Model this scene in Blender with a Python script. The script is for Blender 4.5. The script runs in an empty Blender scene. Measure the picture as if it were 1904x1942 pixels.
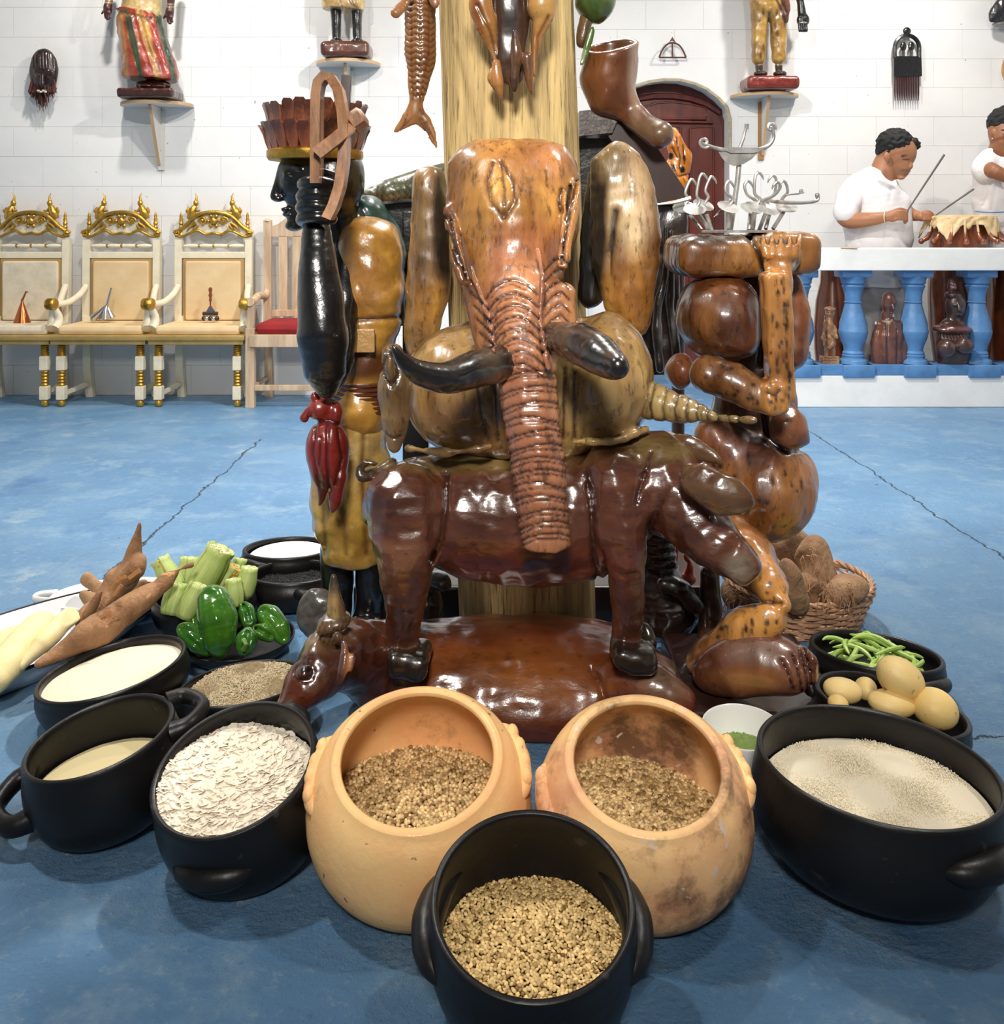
import bpy, bmesh, math, random
import numpy as np
from mathutils import Vector, Matrix, Euler
R = math.radians
rnd = random.Random(7)
sc = bpy.context.scene
COL = sc.collection
# ---------------------------------------------------------------- camera, world, lamps, exposure
K = 1.2                                        # depth unit: distances below are given in units of K metres
F, H, CX, HY = 1500.0, 1.05, 952.0, 430.0      # focal length (px) / K, eye height, principal point
cam = bpy.data.cameras.new('camera'); cam_o = bpy.data.objects.new('camera', cam); COL.objects.link(cam_o)
cam_o.location = (0, 0, H); cam_o.rotation_euler = (R(90), 0, 0)
cam.sensor_fit = 'HORIZONTAL'; cam.sensor_width = 36; cam.lens = 36*F*K/1904; cam.shift_y = -(971-HY)/1904
cam.clip_start = .02
sc.camera = cam_o
sc.view_settings.view_transform = 'Standard'; sc.view_settings.look = 'None'
sc.view_settings.gamma = 1; sc.view_settings.use_curve_mapping = False
sc.view_settings.exposure = 0.05
w = bpy.data.worlds.new('world'); sc.world = w; w.use_nodes = True
w.node_tree.nodes['Background'].inputs[0].default_value = (1, .96, .90, 1)
w.node_tree.nodes['Background'].inputs[1].default_value = .11
def lamp(x, y, z, power, size=.5, col=(1, .96, .9), tx=None, ty=None, tz=0, sy=None, spread=180):
    l = bpy.data.lights.new('ceiling_lamp', 'AREA'); l.energy = power; l.size = size; l.color = col
    l.spread = R(spread)
    if sy: l.shape = 'RECTANGLE'; l.size_y = sy
    o = bpy.data.objects.new('ceiling_lamp', l); COL.objects.link(o); o.location = (x, y, z)
    t = Vector((tx if tx is not None else x, ty if ty is not None else y, tz)) - Vector((x, y, z))
    o.rotation_euler = t.to_track_quat('-Z', 'Y').to_euler()
lamp(.35, 3.8, 3.25, 125, .14)                        # lamp above and behind the pillar, throws the pot shadows forward
lamp(-1.5, 2.2, 3.3, 62, .13, ty=3.0, tx=-.8)        # front left
lamp(1.6, 2.0, 3.3, 48, .18, ty=3.6, tx=1.2)
lamp(-.15, -1.3, 2.75, 17, .5, ty=2.3, tx=.05, tz=.85, spread=52)
lamp(2.5, 5.35, 3.4, 46, .16, ty=5.9)
lamp(-1.95, 4.7, 3.4, 40, .12, ty=5.2)

def P(x, y, Y): return Vector(((x-CX)/F*Y, Y*K, H-(y-HY)/F*Y))
def PR(x, y, Y): return P(x, y, Y/K)           # same with the distance in plain metres
def G(y, z=0): return F*(H-z)/(y-HY)            # how far away something at height z stands when it shows on image row y

# ---------------------------------------------------------------- naming and tagging
def tag(o, label=None, cat=None, group=None, kind=None):
    if label: o['label'] = label
    if cat: o['category'] = cat
    if group: o['group'] = group
    if kind: o['kind'] = kind
    return o
def thing(name, label, cat, loc=(0, 0, 0), rz=0, group=None):
    o = bpy.data.objects.new(name, None); COL.objects.link(o); o.empty_display_size = .05
    o.location = loc; o.rotation_euler = (0, 0, rz)
    return tag(o, label, cat, group)
def base(name, label, cat, loc, group=None): # Empty whose children are given in world space
    return thing(name, label, cat, loc, 0, group)
def wmat(o):
    m = Matrix.LocRotScale(o.location, o.rotation_euler, o.scale)
    return wmat(o.parent) @ o.matrix_parent_inverse @ m if o.parent else m
def link(name, me, mat, parent=None, world=True):
    o = bpy.data.objects.new(name, me); COL.objects.link(o)
    if mat is not None and not me.materials: me.materials.append(mat)
    if parent is not None:
        o.parent = parent
        if world:
            o.matrix_parent_inverse = wmat(parent).inverted()
    return o
def copy_tree(o, parent=None):
    c = o.copy(); COL.objects.link(c)
    if parent: c.parent = parent
    for ch in list(o.children): copy_tree(ch, c)
    return c
def np_mesh(name, V, Q, smooth=True, col=None):
    me = bpy.data.meshes.new(name); V = np.asarray(V, 'f4'); Q = np.asarray(Q, 'i4')
    k = Q.shape[1]
    me.vertices.add(len(V)); me.vertices.foreach_set('co', V.ravel())
    me.loops.add(Q.size); me.loops.foreach_set('vertex_index', Q.ravel())
    me.polygons.add(len(Q)); me.polygons.foreach_set('loop_start', np.arange(0, Q.size, k, dtype='i4'))
    me.polygons.foreach_set('use_smooth', np.full(len(Q), smooth))
    if col is not None:
        a = me.color_attributes.new('Col', 'FLOAT_COLOR', 'POINT')
        a.data.foreach_set('color', np.c_[col, np.ones(len(col))].astype('f4').ravel())
    me.update(calc_edges=True); me.validate()
    return me

# ---------------------------------------------------------------- materials
def mat(name, col, rough=.5, metal=0, coat=0, spec=.5, var=.0, vscale=8, vcol=None, bump=0, bscale=60, grain=None,
        attr=False, vor=0, vorscale=60, sss=0, stretch=None, spots=None, coatr=.08, world=False, lite=None):
    """col: base colour; vcol: second colour mixed by noise; bump: noise relief; vor: chiselled facets; attr: use painted colour 'Col'"""
    m = bpy.data.materials.new(name); m.use_nodes = True; nt = m.node_tree; N = nt.nodes; L = nt.links
    b = N['Principled BSDF']; b.inputs['Roughness'].default_value = rough; b.inputs['Metallic'].default_value = metal
    b.inputs['Coat Weight'].default_value = coat; b.inputs['Coat Roughness'].default_value = coatr
    b.inputs['Specular IOR Level'].default_value = spec
    if sss: b.inputs['Subsurface Weight'].default_value = sss; b.inputs['Subsurface Radius'].default_value = (.01, .004, .002)
    tc = N.new('ShaderNodeNewGeometry' if world else 'ShaderNodeTexCoord'); mp = N.new('ShaderNodeMapping'); L.new(tc.outputs['Position' if world else 'Object'], mp.inputs[0])
    if stretch: mp.inputs['Scale'].default_value = stretch
    if attr:
        a = N.new('ShaderNodeVertexColor'); a.layer_name = 'Col'; src = a.outputs[0]
    else:
        a = N.new('ShaderNodeRGB'); a.outputs[0].default_value = (*col, 1); src = a.outputs[0]
    def noise(s, det=5, rg=.6):
        n = N.new('ShaderNodeTexNoise'); n.inputs['Scale'].default_value = s; n.inputs['Detail'].default_value = det
        n.inputs['Roughness'].default_value = rg; L.new(mp.outputs[0], n.inputs['Vector']); return n
    if vcol is not None or var:
        n = noise(vscale); r = N.new('ShaderNodeMapRange'); L.new(n.outputs[0], r.inputs[0])
        r.inputs[1].default_value = .38; r.inputs[2].default_value = .62
        mx = N.new('ShaderNodeMix'); mx.data_type = 'RGBA'; L.new(r.outputs[0], mx.inputs[0])
        if vcol is not None:
            L.new(src, mx.inputs[6]); mx.inputs[7].default_value = (*vcol, 1)
            if attr: mx.blend_type = 'MULTIPLY'
        else:
            mx.blend_type = 'MULTIPLY'; L.new(src, mx.inputs[6]); v = 1-var; mx.inputs[7].default_value = (v, v, v, 1)
        src = mx.outputs[2]
    if lite:                                      # paler worn patches
        n = noise(vscale*.63+3, 6, .65); r = N.new('ShaderNodeMapRange'); L.new(n.outputs[0], r.inputs[0]); r.inputs[1].default_value = .48; r.inputs[2].default_value = .66
        mx = N.new('ShaderNodeMix'); mx.data_type = 'RGBA'; mx.blend_type = 'MULTIPLY'; L.new(r.outputs[0], mx.inputs[0]); L.new(src, mx.inputs[6]); mx.inputs[7].default_value = (*lite, 1); src = mx.outputs[2]
    if grain:                                     # fine dark streaks
        n = noise(grain[0], 6, .7); r = N.new('ShaderNodeMapRange'); L.new(n.outputs[0], r.inputs[0])
        r.inputs[1].default_value = grain[2]; r.inputs[2].default_value = grain[2]+.12; r.inputs[3].default_value = 1; r.inputs[4].default_value = 1-grain[1]
        mx = N.new('ShaderNodeMix'); mx.data_type = 'RGBA'; mx.blend_type = 'MULTIPLY'; mx.inputs[0].default_value = 1
        L.new(src, mx.inputs[6]); L.new(r.outputs[0], mx.inputs[7]); src = mx.outputs[2]
    if spots:
        n = noise(spots[0], 3, .5); r = N.new('ShaderNodeMapRange'); L.new(n.outputs[0], r.inputs[0])
        r.inputs[1].default_value = spots[1]; r.inputs[2].default_value = spots[1]+.04
        mx = N.new('ShaderNodeMix'); mx.data_type = 'RGBA'; L.new(r.outputs[0], mx.inputs[0])
        L.new(src, mx.inputs[6]); mx.inputs[7].default_value = (*spots[2], 1); src = mx.outputs[2]
    L.new(src, b.inputs['Base Color'])
    h = None
    if bump:
        n = noise(bscale, 6); h = n.outputs[0]
        bp = N.new('ShaderNodeBump'); bp.inputs['Strength'].default_value = 1; bp.inputs['Distance'].default_value = bump
        L.new(h, bp.inputs['Height']); last = bp.outputs[0]
    if vor:
        v = N.new('ShaderNodeTexVoronoi'); v.feature = 'SMOOTH_F1'; v.inputs['Scale'].default_value = vorscale
        L.new(mp.outputs[0], v.inputs['Vector'])
        b2 = N.new('ShaderNodeBump'); b2.inputs['Distance'].default_value = vor; L.new(v.outputs[0], b2.inputs['Height'])
        if bump: L.new(last, b2.inputs['Normal'])
        last = b2.outputs[0]
    if bump or vor:
        L.new(last, b.inputs['Normal'])
        if coat: L.new(last, b.inputs['Coat Normal'])
    return m
M = {}
wood = dict(attr=True, rough=.40, coat=.8, vcol=(.30, .22, .16), vscale=6, bump=.0016, bscale=40, vor=.0045, vorscale=30, lite=(1.5, 1.7, 1.5))
M['carved'] = mat('varnished_carved_wood', (0, 0, 0), grain=(75, .62, .53), stretch=(1, 1, .3), **wood)
M['carved_dark'] = mat('dark_varnished_wood', (0, 0, 0), attr=True, rough=.3, coat=.9, vcol=(.5, .42, .34), vscale=9, bump=.0012, bscale=60, vor=.006, vorscale=32, coatr=.05, lite=(1.5, 1.6, 1.6), grain=(70, .5, .56), stretch=(.5, 1, 1))
M['carved_smooth'] = mat('polished_carved_wood', (0, 0, 0), attr=True, rough=.35, coat=.7, vcol=(.55, .48, .4), vscale=6, lite=(1.5, 1.6, 1.6), bump=.0018, bscale=18, grain=(70, .5, .57), stretch=(1, 1, .4))
M['black_gloss'] = mat('black_lacquered_wood', (.006, .006, .006), .28, coat=.8, bump=.002, bscale=30)
M['painted'] = mat('painted_carving', (0, 0, 0), attr=True, rough=.35, coat=.7, vcol=(.6, .52, .45), vscale=12, bump=.002, bscale=35, lite=(1.35, 1.45, 1.4), vor=.002, vorscale=30)
M['tan_wood'] = mat('tan_pale_carving', (0, 0, 0), attr=True, rough=.5, coat=.25, vcol=(.5, .42, .35), vscale=16, bump=.003, bscale=40, grain=(80, .4, .55))
M['post'] = mat('weathered_post', (.74, .53, .22), .75, vcol=(.36, .24, .10), vscale=5, grain=(20, .75, .555), bump=.008, bscale=16, stretch=(5, 5, .32), coat=.0)
M['gold'] = mat('gold_paint', (.62, .36, .06), .33, metal=.85, bump=.002, bscale=60, var=.35, vscale=30)
M['cream'] = mat('cream_paint', (.78, .70, .52), .45, var=.12, vscale=14)
M['cream_fabric'] = mat('cream_damask', (.72, .56, .33), .8, vcol=(.66, .47, .25), vscale=5, bump=.001, bscale=200)
M['piping'] = mat('tan_edging', (.42, .26, .09), .6)
M['pale_wood'] = mat('pale_limed_wood', (.60, .44, .29), .6, vcol=(.42, .29, .18), vscale=6, stretch=(4, 4, .5), bump=.002, bscale=30)
M['red_velvet'] = mat('red_velvet', (.28, .006, .01), .8, var=.3)
M['white_pt'] = mat('white_paint', (.88, .87, .84), .6, var=.08, vscale=5, bump=.0015, bscale=25)
M['blue_pt'] = mat('blue_gloss_paint', (.10, .25, .50), .38, var=.22, vscale=9, bump=.0025, bscale=30)
M['shelf'] = mat('shelf_board', (.62, .60, .56), .55)
M['shelf_edge'] = mat('raw_board_edge', (.55, .36, .2), .6)
M['clay'] = mat('terracotta', (.86, .55, .23), .62, vcol=(.80, .40, .16), vscale=5, bump=.0012, bscale=60, grain=(7, .45, .6), spots=(55, .70, (.25, .12, .06)), coat=.12)
M['clay_burnt'] = mat('scorched_terracotta', (.84, .52, .23), .6, vcol=(.62, .29, .14), vscale=6, bump=.0012, bscale=60, grain=(5, .75, .50), spots=(45, .68, (.62, .5, .4)), coat=.15)
M['black_clay'] = mat('black_clay', (.009, .008, .008), .38, var=.3, vscale=12, bump=.0007, bscale=60, spec=.35, spots=(25, .69, (.035, .03, .028)))
M['enamel'] = mat('white_enamel', (.72, .73, .76), .18, coat=.4)
M['porcelain'] = mat('white_porcelain', (.88, .86, .82), .15, coat=.5)
M['black_enamel'] = mat('black_enamel', (.008, .008, .01), .2)
M['steel'] = mat('silver_painted_iron', (.52, .50, .47), .35, metal=.45, var=.4, vscale=30)
M['chrome'] = mat('polished_metal', (.6, .6, .6), .22, metal=1)
M['copper'] = mat('copper', (.45, .14, .05), .25, metal=.9)
M['dark_wood'] = mat('dark_stained_wood', (.035, .013, .009), .4, coat=.35, var=.4, vscale=7, stretch=(3, 3, .5))
M['door_wood'] = mat('reddish_door_wood', (.125, .018, .008), .42, coat=.3, vcol=(.07, .01, .006), vscale=5, stretch=(4, 4, .5))
M['wicker'] = mat('wicker', (.44, .24, .13), .6, var=.35, vscale=20, bump=.001, bscale=150)
M['skin'] = mat('skin', (.38, .17, .085), .5, sss=.05, var=.1, vscale=10)
M['skin_dark'] = mat('skin_deeper', (.22, .085, .035), .5, sss=.05, var=.1, vscale=10)
M['hair'] = mat('black_hair', (.004, .004, .004), .7, bump=.004, bscale=120)
M['cotton'] = mat('white_cotton', (.74, .71, .72), .85, bump=.004, bscale=9)
M['cotton_grey'] = mat('grey_cotton', (.42, .40, .40), .85, bump=.004, bscale=9)
M['hide'] = mat('drum_hide', (.68, .52, .3), .65, vcol=(.52, .36, .18), vscale=14, bump=.004, bscale=25)
M['drum_wood'] = mat('red_brown_drum_wood', (.22, .055, .015), .3, coat=.6, vcol=(.13, .03, .01), vscale=5, stretch=(4, 4, .6))
M['green_pepper'] = mat('green_pepper_skin', (.022, .10, .008), .18, coat=.6, vcol=(.05, .15, .01), vscale=12)
M['pepper_stem'] = mat('pepper_stem', (.12, .24, .04), .6)
M['husk'] = mat('corn_husk', (.34, .46, .10), .5, vcol=(.46, .53, .18), vscale=6, stretch=(6, 6, .4), bump=.002, bscale=40)
M['kernels'] = mat('corn_kernels', (.68, .42, .07), .4, var=.25, vscale=30, vor=.01, vorscale=130)
M['corn_cut'] = mat('cut_corn_end', (.62, .58, .35), .8, bump=.006, bscale=150, spots=(120, .57, (.14, .09, .04)))
M['cassava'] = mat('cassava_bark', (.24, .115, .05), .85, vcol=(.36, .19, .09), vscale=16, bump=.008, bscale=45, spots=(22, .68, (.52, .26, .11)), stretch=(1, 1, 1))
M['cassava_peeled'] = mat('peeled_cassava', (.76, .62, .28), .55, vcol=(.80, .68, .38), vscale=6, bump=.001)
M['yam'] = mat('yam_skin', (.21, .11, .055), .9, vcol=(.32, .19, .10), vscale=12, bump=.01, bscale=40)
M['ginger'] = mat('ginger_skin', (.40, .23, .11), .8, var=.35, vscale=25, bump=.004, bscale=60)
M['potato'] = mat('potato_skin', (.78, .53, .18), .5, vcol=(.82, .60, .25), vscale=7, bump=.0008, bscale=80, spots=(45, .66, (.46, .27, .09)))
M['bean_pod'] = mat('green_bean_pod', (.22, .34, .05), .45, vcol=(.32, .44, .10), vscale=25)
M['flour'] = mat('white_flour', (.76, .67, .50), .95, bump=.002, bscale=30)
M['cornmeal'] = mat('cornmeal', (.74, .62, .34), .95, bump=.0008, bscale=60)
M['salt'] = mat('white_salt', (.8, .8, .8), .9, bump=.004, bscale=200)
M['rice'] = mat('rice_grain', (.74, .60, .38), .7, var=.25, vscale=90, bump=.002, bscale=300)
M['brown_rice'] = mat('brown_rice', (.42, .30, .15), .7, var=.4, vscale=120, bump=.003, bscale=350)
M['flake'] = mat('pale_flake', (.90, .80, .64), .75, var=.1, vscale=60)
M['pea'] = mat('bean_seed', (0, 0, 0), .32, coat=.3, attr=True, vcol=(.6, .5, .4), vscale=130)
M['lentil'] = mat('lentil_seed', (0, 0, 0), .42, attr=True, var=.15, vscale=80)
M['seed_gap_shade'] = mat('seed_shade', (.035, .018, .008), .9)  # near-black sheet colour standing in for shade in the gaps between seeds
M['blackbean'] = mat('black_beans', (.006, .006, .007), .4, bump=.01, bscale=180)
M['green_seed'] = mat('green_seed', (.20, .30, .06), .6, var=.3, vscale=60)
M['orange_gloss'] = mat('orange_gloss', (.85, .13, .02), .3, coat=.5)
# ---------------------------------------------------------------- mesh collector
class MB:
    def __init__(s): s.v = []; s.f = []; s.wn = False
    def add(s, vs, fs):
        n = len(s.v); s.v += [tuple(v) for v in vs]; s.f += [tuple(i+n for i in f) for f in fs]; return s
    def box(s, c, h, rot=None, bev=0):
        c = Vector(c); m = rot.to_matrix() if isinstance(rot, Euler) else (rot or Matrix.Identity(3))
        if not bev:
            vs = [c+m@Vector((x*h[0], y*h[1], z*h[2])) for x in (-1, 1) for y in (-1, 1) for z in (-1, 1)]
            return s.add(vs, [(0, 1, 3, 2), (4, 6, 7, 5), (0, 4, 5, 1), (2, 3, 7, 6), (0, 2, 6, 4), (1, 5, 7, 3)])
        s.wn = True; bm = bmesh.new(); bmesh.ops.create_cube(bm, size=2)
        for v in bm.verts: v.co = Vector((v.co.x*h[0], v.co.y*h[1], v.co.z*h[2]))
        bmesh.ops.bevel(bm, geom=bm.edges[:], offset=bev, segments=2, affect='EDGES', profile=.5)
        bm.verts.index_update()
        s.add([c+m@v.co for v in bm.verts], [[v.index for v in f.verts] for f in bm.faces]); bm.free(); return s
    def tube(s, pts, rad, n=10, cap=True, flat=1, smooth=0, axis=None):
        pts = [Vector(p) for p in pts]
        if not hasattr(rad, '__len__'): rad = [rad]*len(pts)
        if smooth: pts, rad = spline(pts, rad, smooth)
        t0 = (pts[1]-pts[0]).normalized()
        u = Vector(axis) if axis else (Vector((0, 0, 1)) if abs(t0.z) < .9 else Vector((1, 0, 0)))
        vs = []
        for i, p in enumerate(pts):
            t = (pts[min(i+1, len(pts)-1)]-pts[max(i-1, 0)]).normalized()
            u = (u-t*u.dot(t)).normalized(); w = t.cross(u)
            for k in range(n):
                a = 2*math.pi*k/n; vs.append(p+(u*math.cos(a)+w*math.sin(a)*flat)*rad[i])
        fs = [(i*n+k, i*n+(k+1) % n, (i+1)*n+(k+1) % n, (i+1)*n+k) for i in range(len(pts)-1) for k in range(n)]
        if cap: fs += [tuple(range(n))[::-1], tuple((len(pts)-1)*n+k for k in range(n))]
        return s.add(vs, fs)
    def lathe(s, prof, c=(0, 0, 0), n=32, rot=None, ax=1, ay=1, cap=True):
        c = Vector(c); m = rot.to_matrix() if isinstance(rot, Euler) else (rot or Matrix.Identity(3)); vs = []
        for r, z in prof:
            for k in range(n):
                a = 2*math.pi*k/n; vs.append(c+m@Vector((r*ax*math.cos(a), r*ay*math.sin(a), z)))
        fs = [(i*n+k, i*n+(k+1) % n, (i+1)*n+(k+1) % n, (i+1)*n+k) for i in range(len(prof)-1) for k in range(n)]
        if cap:
            if prof[0][0] > 1e-5: fs.append(tuple(range(n))[::-1])
            if prof[-1][0] > 1e-5: fs.append(tuple((len(prof)-1)*n+k for k in range(n)))
        return s.add(vs, fs)
    def ball(s, c, r, n=12, rot=None):
        r = r if hasattr(r, '__len__') else (r, r, r)
        m2 = rot.to_matrix() if isinstance(rot, Euler) else (rot or Matrix.Identity(3)); c = Vector(c)
        pr = [(math.sin(math.pi*i/(n//2+1)), -math.cos(math.pi*i/(n//2+1))) for i in range(1, n//2+1)]
        vs = [c+m2@Vector((0, 0, -r[2]))]
        for q, z in pr: vs += [c+m2@Vector((q*r[0]*math.cos(2*math.pi*k/n), q*r[1]*math.sin(2*math.pi*k/n), z*r[2])) for k in range(n)]
        vs.append(c+m2@Vector((0, 0, r[2]))); L = len(vs)-1
        fs = [(0, 1+(k+1) % n, 1+k) for k in range(n)]
        for i in range(len(pr)-1): fs += [(1+i*n+k, 1+i*n+(k+1) % n, 1+(i+1)*n+(k+1) % n, 1+(i+1)*n+k) for k in range(n)]
        b = 1+(len(pr)-1)*n; fs += [(b+k, b+(k+1) % n, L) for k in range(n)]
        return s.add(vs, fs)
    def bar(s, pts, w, d, up=(0, 1, 0)):       # rectangular section swept along pts; w across, d along 'up'
        pts = [Vector(p) for p in pts]; vs = []; up = Vector(up)
        ws = w if hasattr(w, '__len__') else [w]*len(pts)
        for i, p in enumerate(pts):
            t = (pts[min(i+1, len(pts)-1)]-pts[max(i-1, 0)]).normalized(); sd = t.cross(up).normalized()
            vs += [p+sd*ws[i]/2+up*d/2, p-sd*ws[i]/2+up*d/2, p-sd*ws[i]/2-up*d/2, p+sd*ws[i]/2-up*d/2]
        fs = [(i*4+k, i*4+(k+1) % 4, i*4+4+(k+1) % 4, i*4+4+k) for i in range(len(pts)-1) for k in range(4)]
        fs += [(3, 2, 1, 0), tuple(len(vs)-4+k for k in range(4))]
        return s.add(vs, fs)
    def prism(s, poly, a, b, fn=None):         # polygon (u,v) extruded from depth a to b; fn maps (u,v,d) to a point
        fn = fn or (lambda u, v, d: (u, d, v)); n = len(poly)
        vs = [fn(u, v, a) for u, v in poly]+[fn(u, v, b) for u, v in poly]
        return s.add(vs, [tuple(range(n)), tuple(range(n, 2*n))[::-1]]+[(k, k+n, (k+1) % n+n, (k+1) % n) for k in range(n)])
    def mesh(s, name, smooth=True, ang=40):
        me = bpy.data.meshes.new(name); me.from_pydata(s.v, [], s.f)
        bm = bmesh.new(); bm.from_mesh(me); bmesh.ops.recalc_face_normals(bm, faces=bm.faces[:])
        if smooth:
            for f in bm.faces: f.smooth = True
            for e in bm.edges:
                if len(e.link_faces) == 2 and e.calc_face_angle(0) > R(ang): e.smooth = False
        bm.to_mesh(me); bm.free(); return me
    def build(s, name, mt, parent=None, world=True, smooth=True, ang=40):
        o = link(name, s.mesh(name, smooth, ang), M[mt] if isinstance(mt, str) else mt, parent, world)
        if s.wn: md = o.modifiers.new('w', 'WEIGHTED_NORMAL'); md.keep_sharp = True
        return o
def spline(pts, rad, sub):
    P_, R_ = [], []; n = len(pts)
    for i in range(n-1):
        p0, p1, p2, p3 = pts[max(i-1, 0)], pts[i], pts[i+1], pts[min(i+2, n-1)]
        for j in range(sub):
            t = j/sub
            P_.append(.5*((2*p1)+(p2-p0)*t+(2*p0-5*p1+4*p2-p3)*t*t+(3*p1-p0-3*p2+p3)*t**3))
            R_.append(rad[i]*(1-t)+rad[i+1]*t)
    P_.append(pts[-1]); R_.append(rad[-1]); return P_, R_
def join(a, b): return a.add(b.v, b.f)

# ---------------------------------------------------------------- sculpting: distance field -> mesh (surface nets)
def surfnet(d, o, h):
    s = d < 0; cs = tuple(n-1 for n in d.shape)
    acc = [np.zeros(cs, 'f4') for _ in range(3)]; cnt = np.zeros(cs, 'f4'); E = []
    idx = np.indices
    for ax in range(3):
        a = [slice(None)]*3; b = [slice(None)]*3; a[ax] = slice(0, -1); b[ax] = slice(1, None)
        d0 = d[tuple(a)]; d1 = d[tuple(b)]; cr = s[tuple(a)] != s[tuple(b)]; E.append(cr)
        t = np.where(cr, d0/np.where(cr, d0-d1, 1), 0).astype('f4')
        o1, o2 = [q for q in range(3) if q != ax]
        for u in (0, 1):
            for v in (0, 1):
                sl = [slice(None)]*3; sl[o1] = slice(u, d.shape[o1]-1+u); sl[o2] = slice(v, d.shape[o2]-1+v)
                c = cr[tuple(sl)]; cnt += c; acc[ax] += np.where(c, t[tuple(sl)], 0)
                if u: acc[o1] += c
                if v: acc[o2] += c
    act = cnt > 0; ids = np.full(cs, -1, 'i4'); n = int(act.sum()); ids[act] = np.arange(n)
    w = np.argwhere(act).astype('f4'); c = cnt[act]
    V = np.stack([w[:, q]+acc[q][act]/c for q in range(3)], 1)*h+np.asarray(o, 'f4')
    Q = []
    for ax in range(3):
        o1, o2 = [(1, 2), (2, 0), (0, 1)][ax]
        I = np.argwhere(E[ax]); ok = (I[:, o1] > 0) & (I[:, o2] > 0) & (I[:, o1] < cs[o1]) & (I[:, o2] < cs[o2]); I = I[ok]
        def g(u, v):
            J = I.copy(); J[:, o1] += u; J[:, o2] += v; return ids[J[:, 0], J[:, 1], J[:, 2]]
        q = np.stack([g(-1, -1), g(0, -1), g(0, 0), g(-1, 0)], 1); fl = ~s[I[:, 0], I[:, 1], I[:, 2]]
        q[fl] = q[fl][:, ::-1]; Q.append(q)
    return V, np.concatenate(Q)
def smin(a, b, k):
    if k <= 0: return np.minimum(a, b)
    h = np.clip(.5+.5*(b-a)/k, 0, 1); return b+(a-b)*h-k*h*(1-h)
def rotm(rot, yaw, pitch): return np.array(Euler((R(pitch), R(rot), R(yaw))).to_matrix(), 'f4')
class Carve:
    """Shapes are given as image column/row and distance in metres, radii in image pixels at that distance."""
    def __init__(s, h=.006, k=.02, col=(.3, .12, .04), lump=.0012, lf=45):
        s.h = h; s.k = k; s.col = col; s.o = []; s.gr = []; s.pt = []; s.lump = lump; s.lf = lf; s.zmin = None; s.fac = None
    def _add(s, f, lo, hi, op, k, col): s.o.append((f, np.array(lo), np.array(hi), op, s.k if k is None else k, col or s.col)); return s
    def ell(s, x, y, Y, rx, ry, rd, rot=0, yaw=0, pitch=0, k=None, col=None, op='u'):
        c = np.array(P(x, y, Y), 'f4'); r = np.array([rx*Y/F, rd, ry*Y/F], 'f4'); m = rotm(rot, yaw, pitch)
        def f(p):
            q = (p-c)@m; k0 = np.linalg.norm(q/r, axis=-1); k1 = np.linalg.norm(q/(r*r), axis=-1)+1e-9; return k0*(k0-1)/k1
        e = np.sqrt(((m*r)**2).sum(1)); return s._add(f, c-e, c+e, op, k, col)
    def tube(s, pts, flat=1, sub=4, k=None, col=None, op='u'):
        pp = [P(x, y, Y) for x, y, Y, r in pts]; rr = [r*Y/F for x, y, Y, r in pts]
        if sub > 1: pp, rr = spline(pp, rr, sub)
        A = np.array(pp, 'f4'); rr = np.array(rr, 'f4')
        def f(p):
            d = None
            for i in range(len(A)-1):
                ba = A[i+1]-A[i]; t = np.clip((p-A[i])@ba/(ba@ba+1e-12), 0, 1); q = p-A[i]-t[..., None]*ba
                if flat != 1: q[..., 1] /= flat
                e = np.sqrt((q*q).sum(-1))-(rr[i]+(rr[i+1]-rr[i])*t)
                d = e if d is None else np.minimum(d, e)
            return d*min(1, flat) if flat < 1 else d
        m = np.max(rr)*max(1, flat); return s._add(f, A.min(0)-m, A.max(0)+m, op, k, col)
    def box(s, x, y, Y, hx, hy, hd, rot=0, yaw=0, pitch=0, r=.01, k=None, col=None, op='u'):
        c = np.array(P(x, y, Y), 'f4'); hh = np.array([hx*Y/F, hd, hy*Y/F], 'f4')-r; m = rotm(rot, yaw, pitch)
        def f(p):
            q = np.abs((p-c)@m)-hh; return np.linalg.norm(np.maximum(q, 0), axis=-1)+np.minimum(q.max(-1), 0)-r
        e = (np.abs(m)*(hh+r)).sum(1); return s._add(f, c-e, c+e, op, k, col)
    def groove(s, pts, w, dep, ymax=9, col=None): s.gr.append((np.array(pts, 'f4'), w, dep, ymax, col)); return s
    def paint(s, x, y, rx, ry, col, soft=.3, rot=0, amt=1): s.pt.append((x, y, rx, ry, col, soft, rot, amt)); return s
    def _g(s, p, only_col=False):
        yy = p[..., 1]/K; px = CX+p[..., 0]/yy*F; py = HY-(p[..., 2]-H)/yy*F; out = []
        for pts, w, dep, ymax, col in s.gr:
            b = (px > pts[:, 0].min()-3*w) & (px < pts[:, 0].max()+3*w) & (py > pts[:, 1].min()-3*w) & (py < pts[:, 1].max()+3*w) & (yy < ymax)
            if not b.any(): continue
            x, y = px[b], py[b]; d = np.full(x.shape, 1e9, 'f4')
            for i in range(len(pts)-1):
                ba = pts[i+1]-pts[i]; t = np.clip(((x-pts[i, 0])*ba[0]+(y-pts[i, 1])*ba[1])/(ba@ba+1e-6), 0, 1)
                d = np.minimum(d, (x-pts[i, 0]-t*ba[0])**2+(y-pts[i, 1]-t*ba[1])**2)
            out.append((b, np.exp(-d/(w*w)), dep, col))
        return out, px, py
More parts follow.
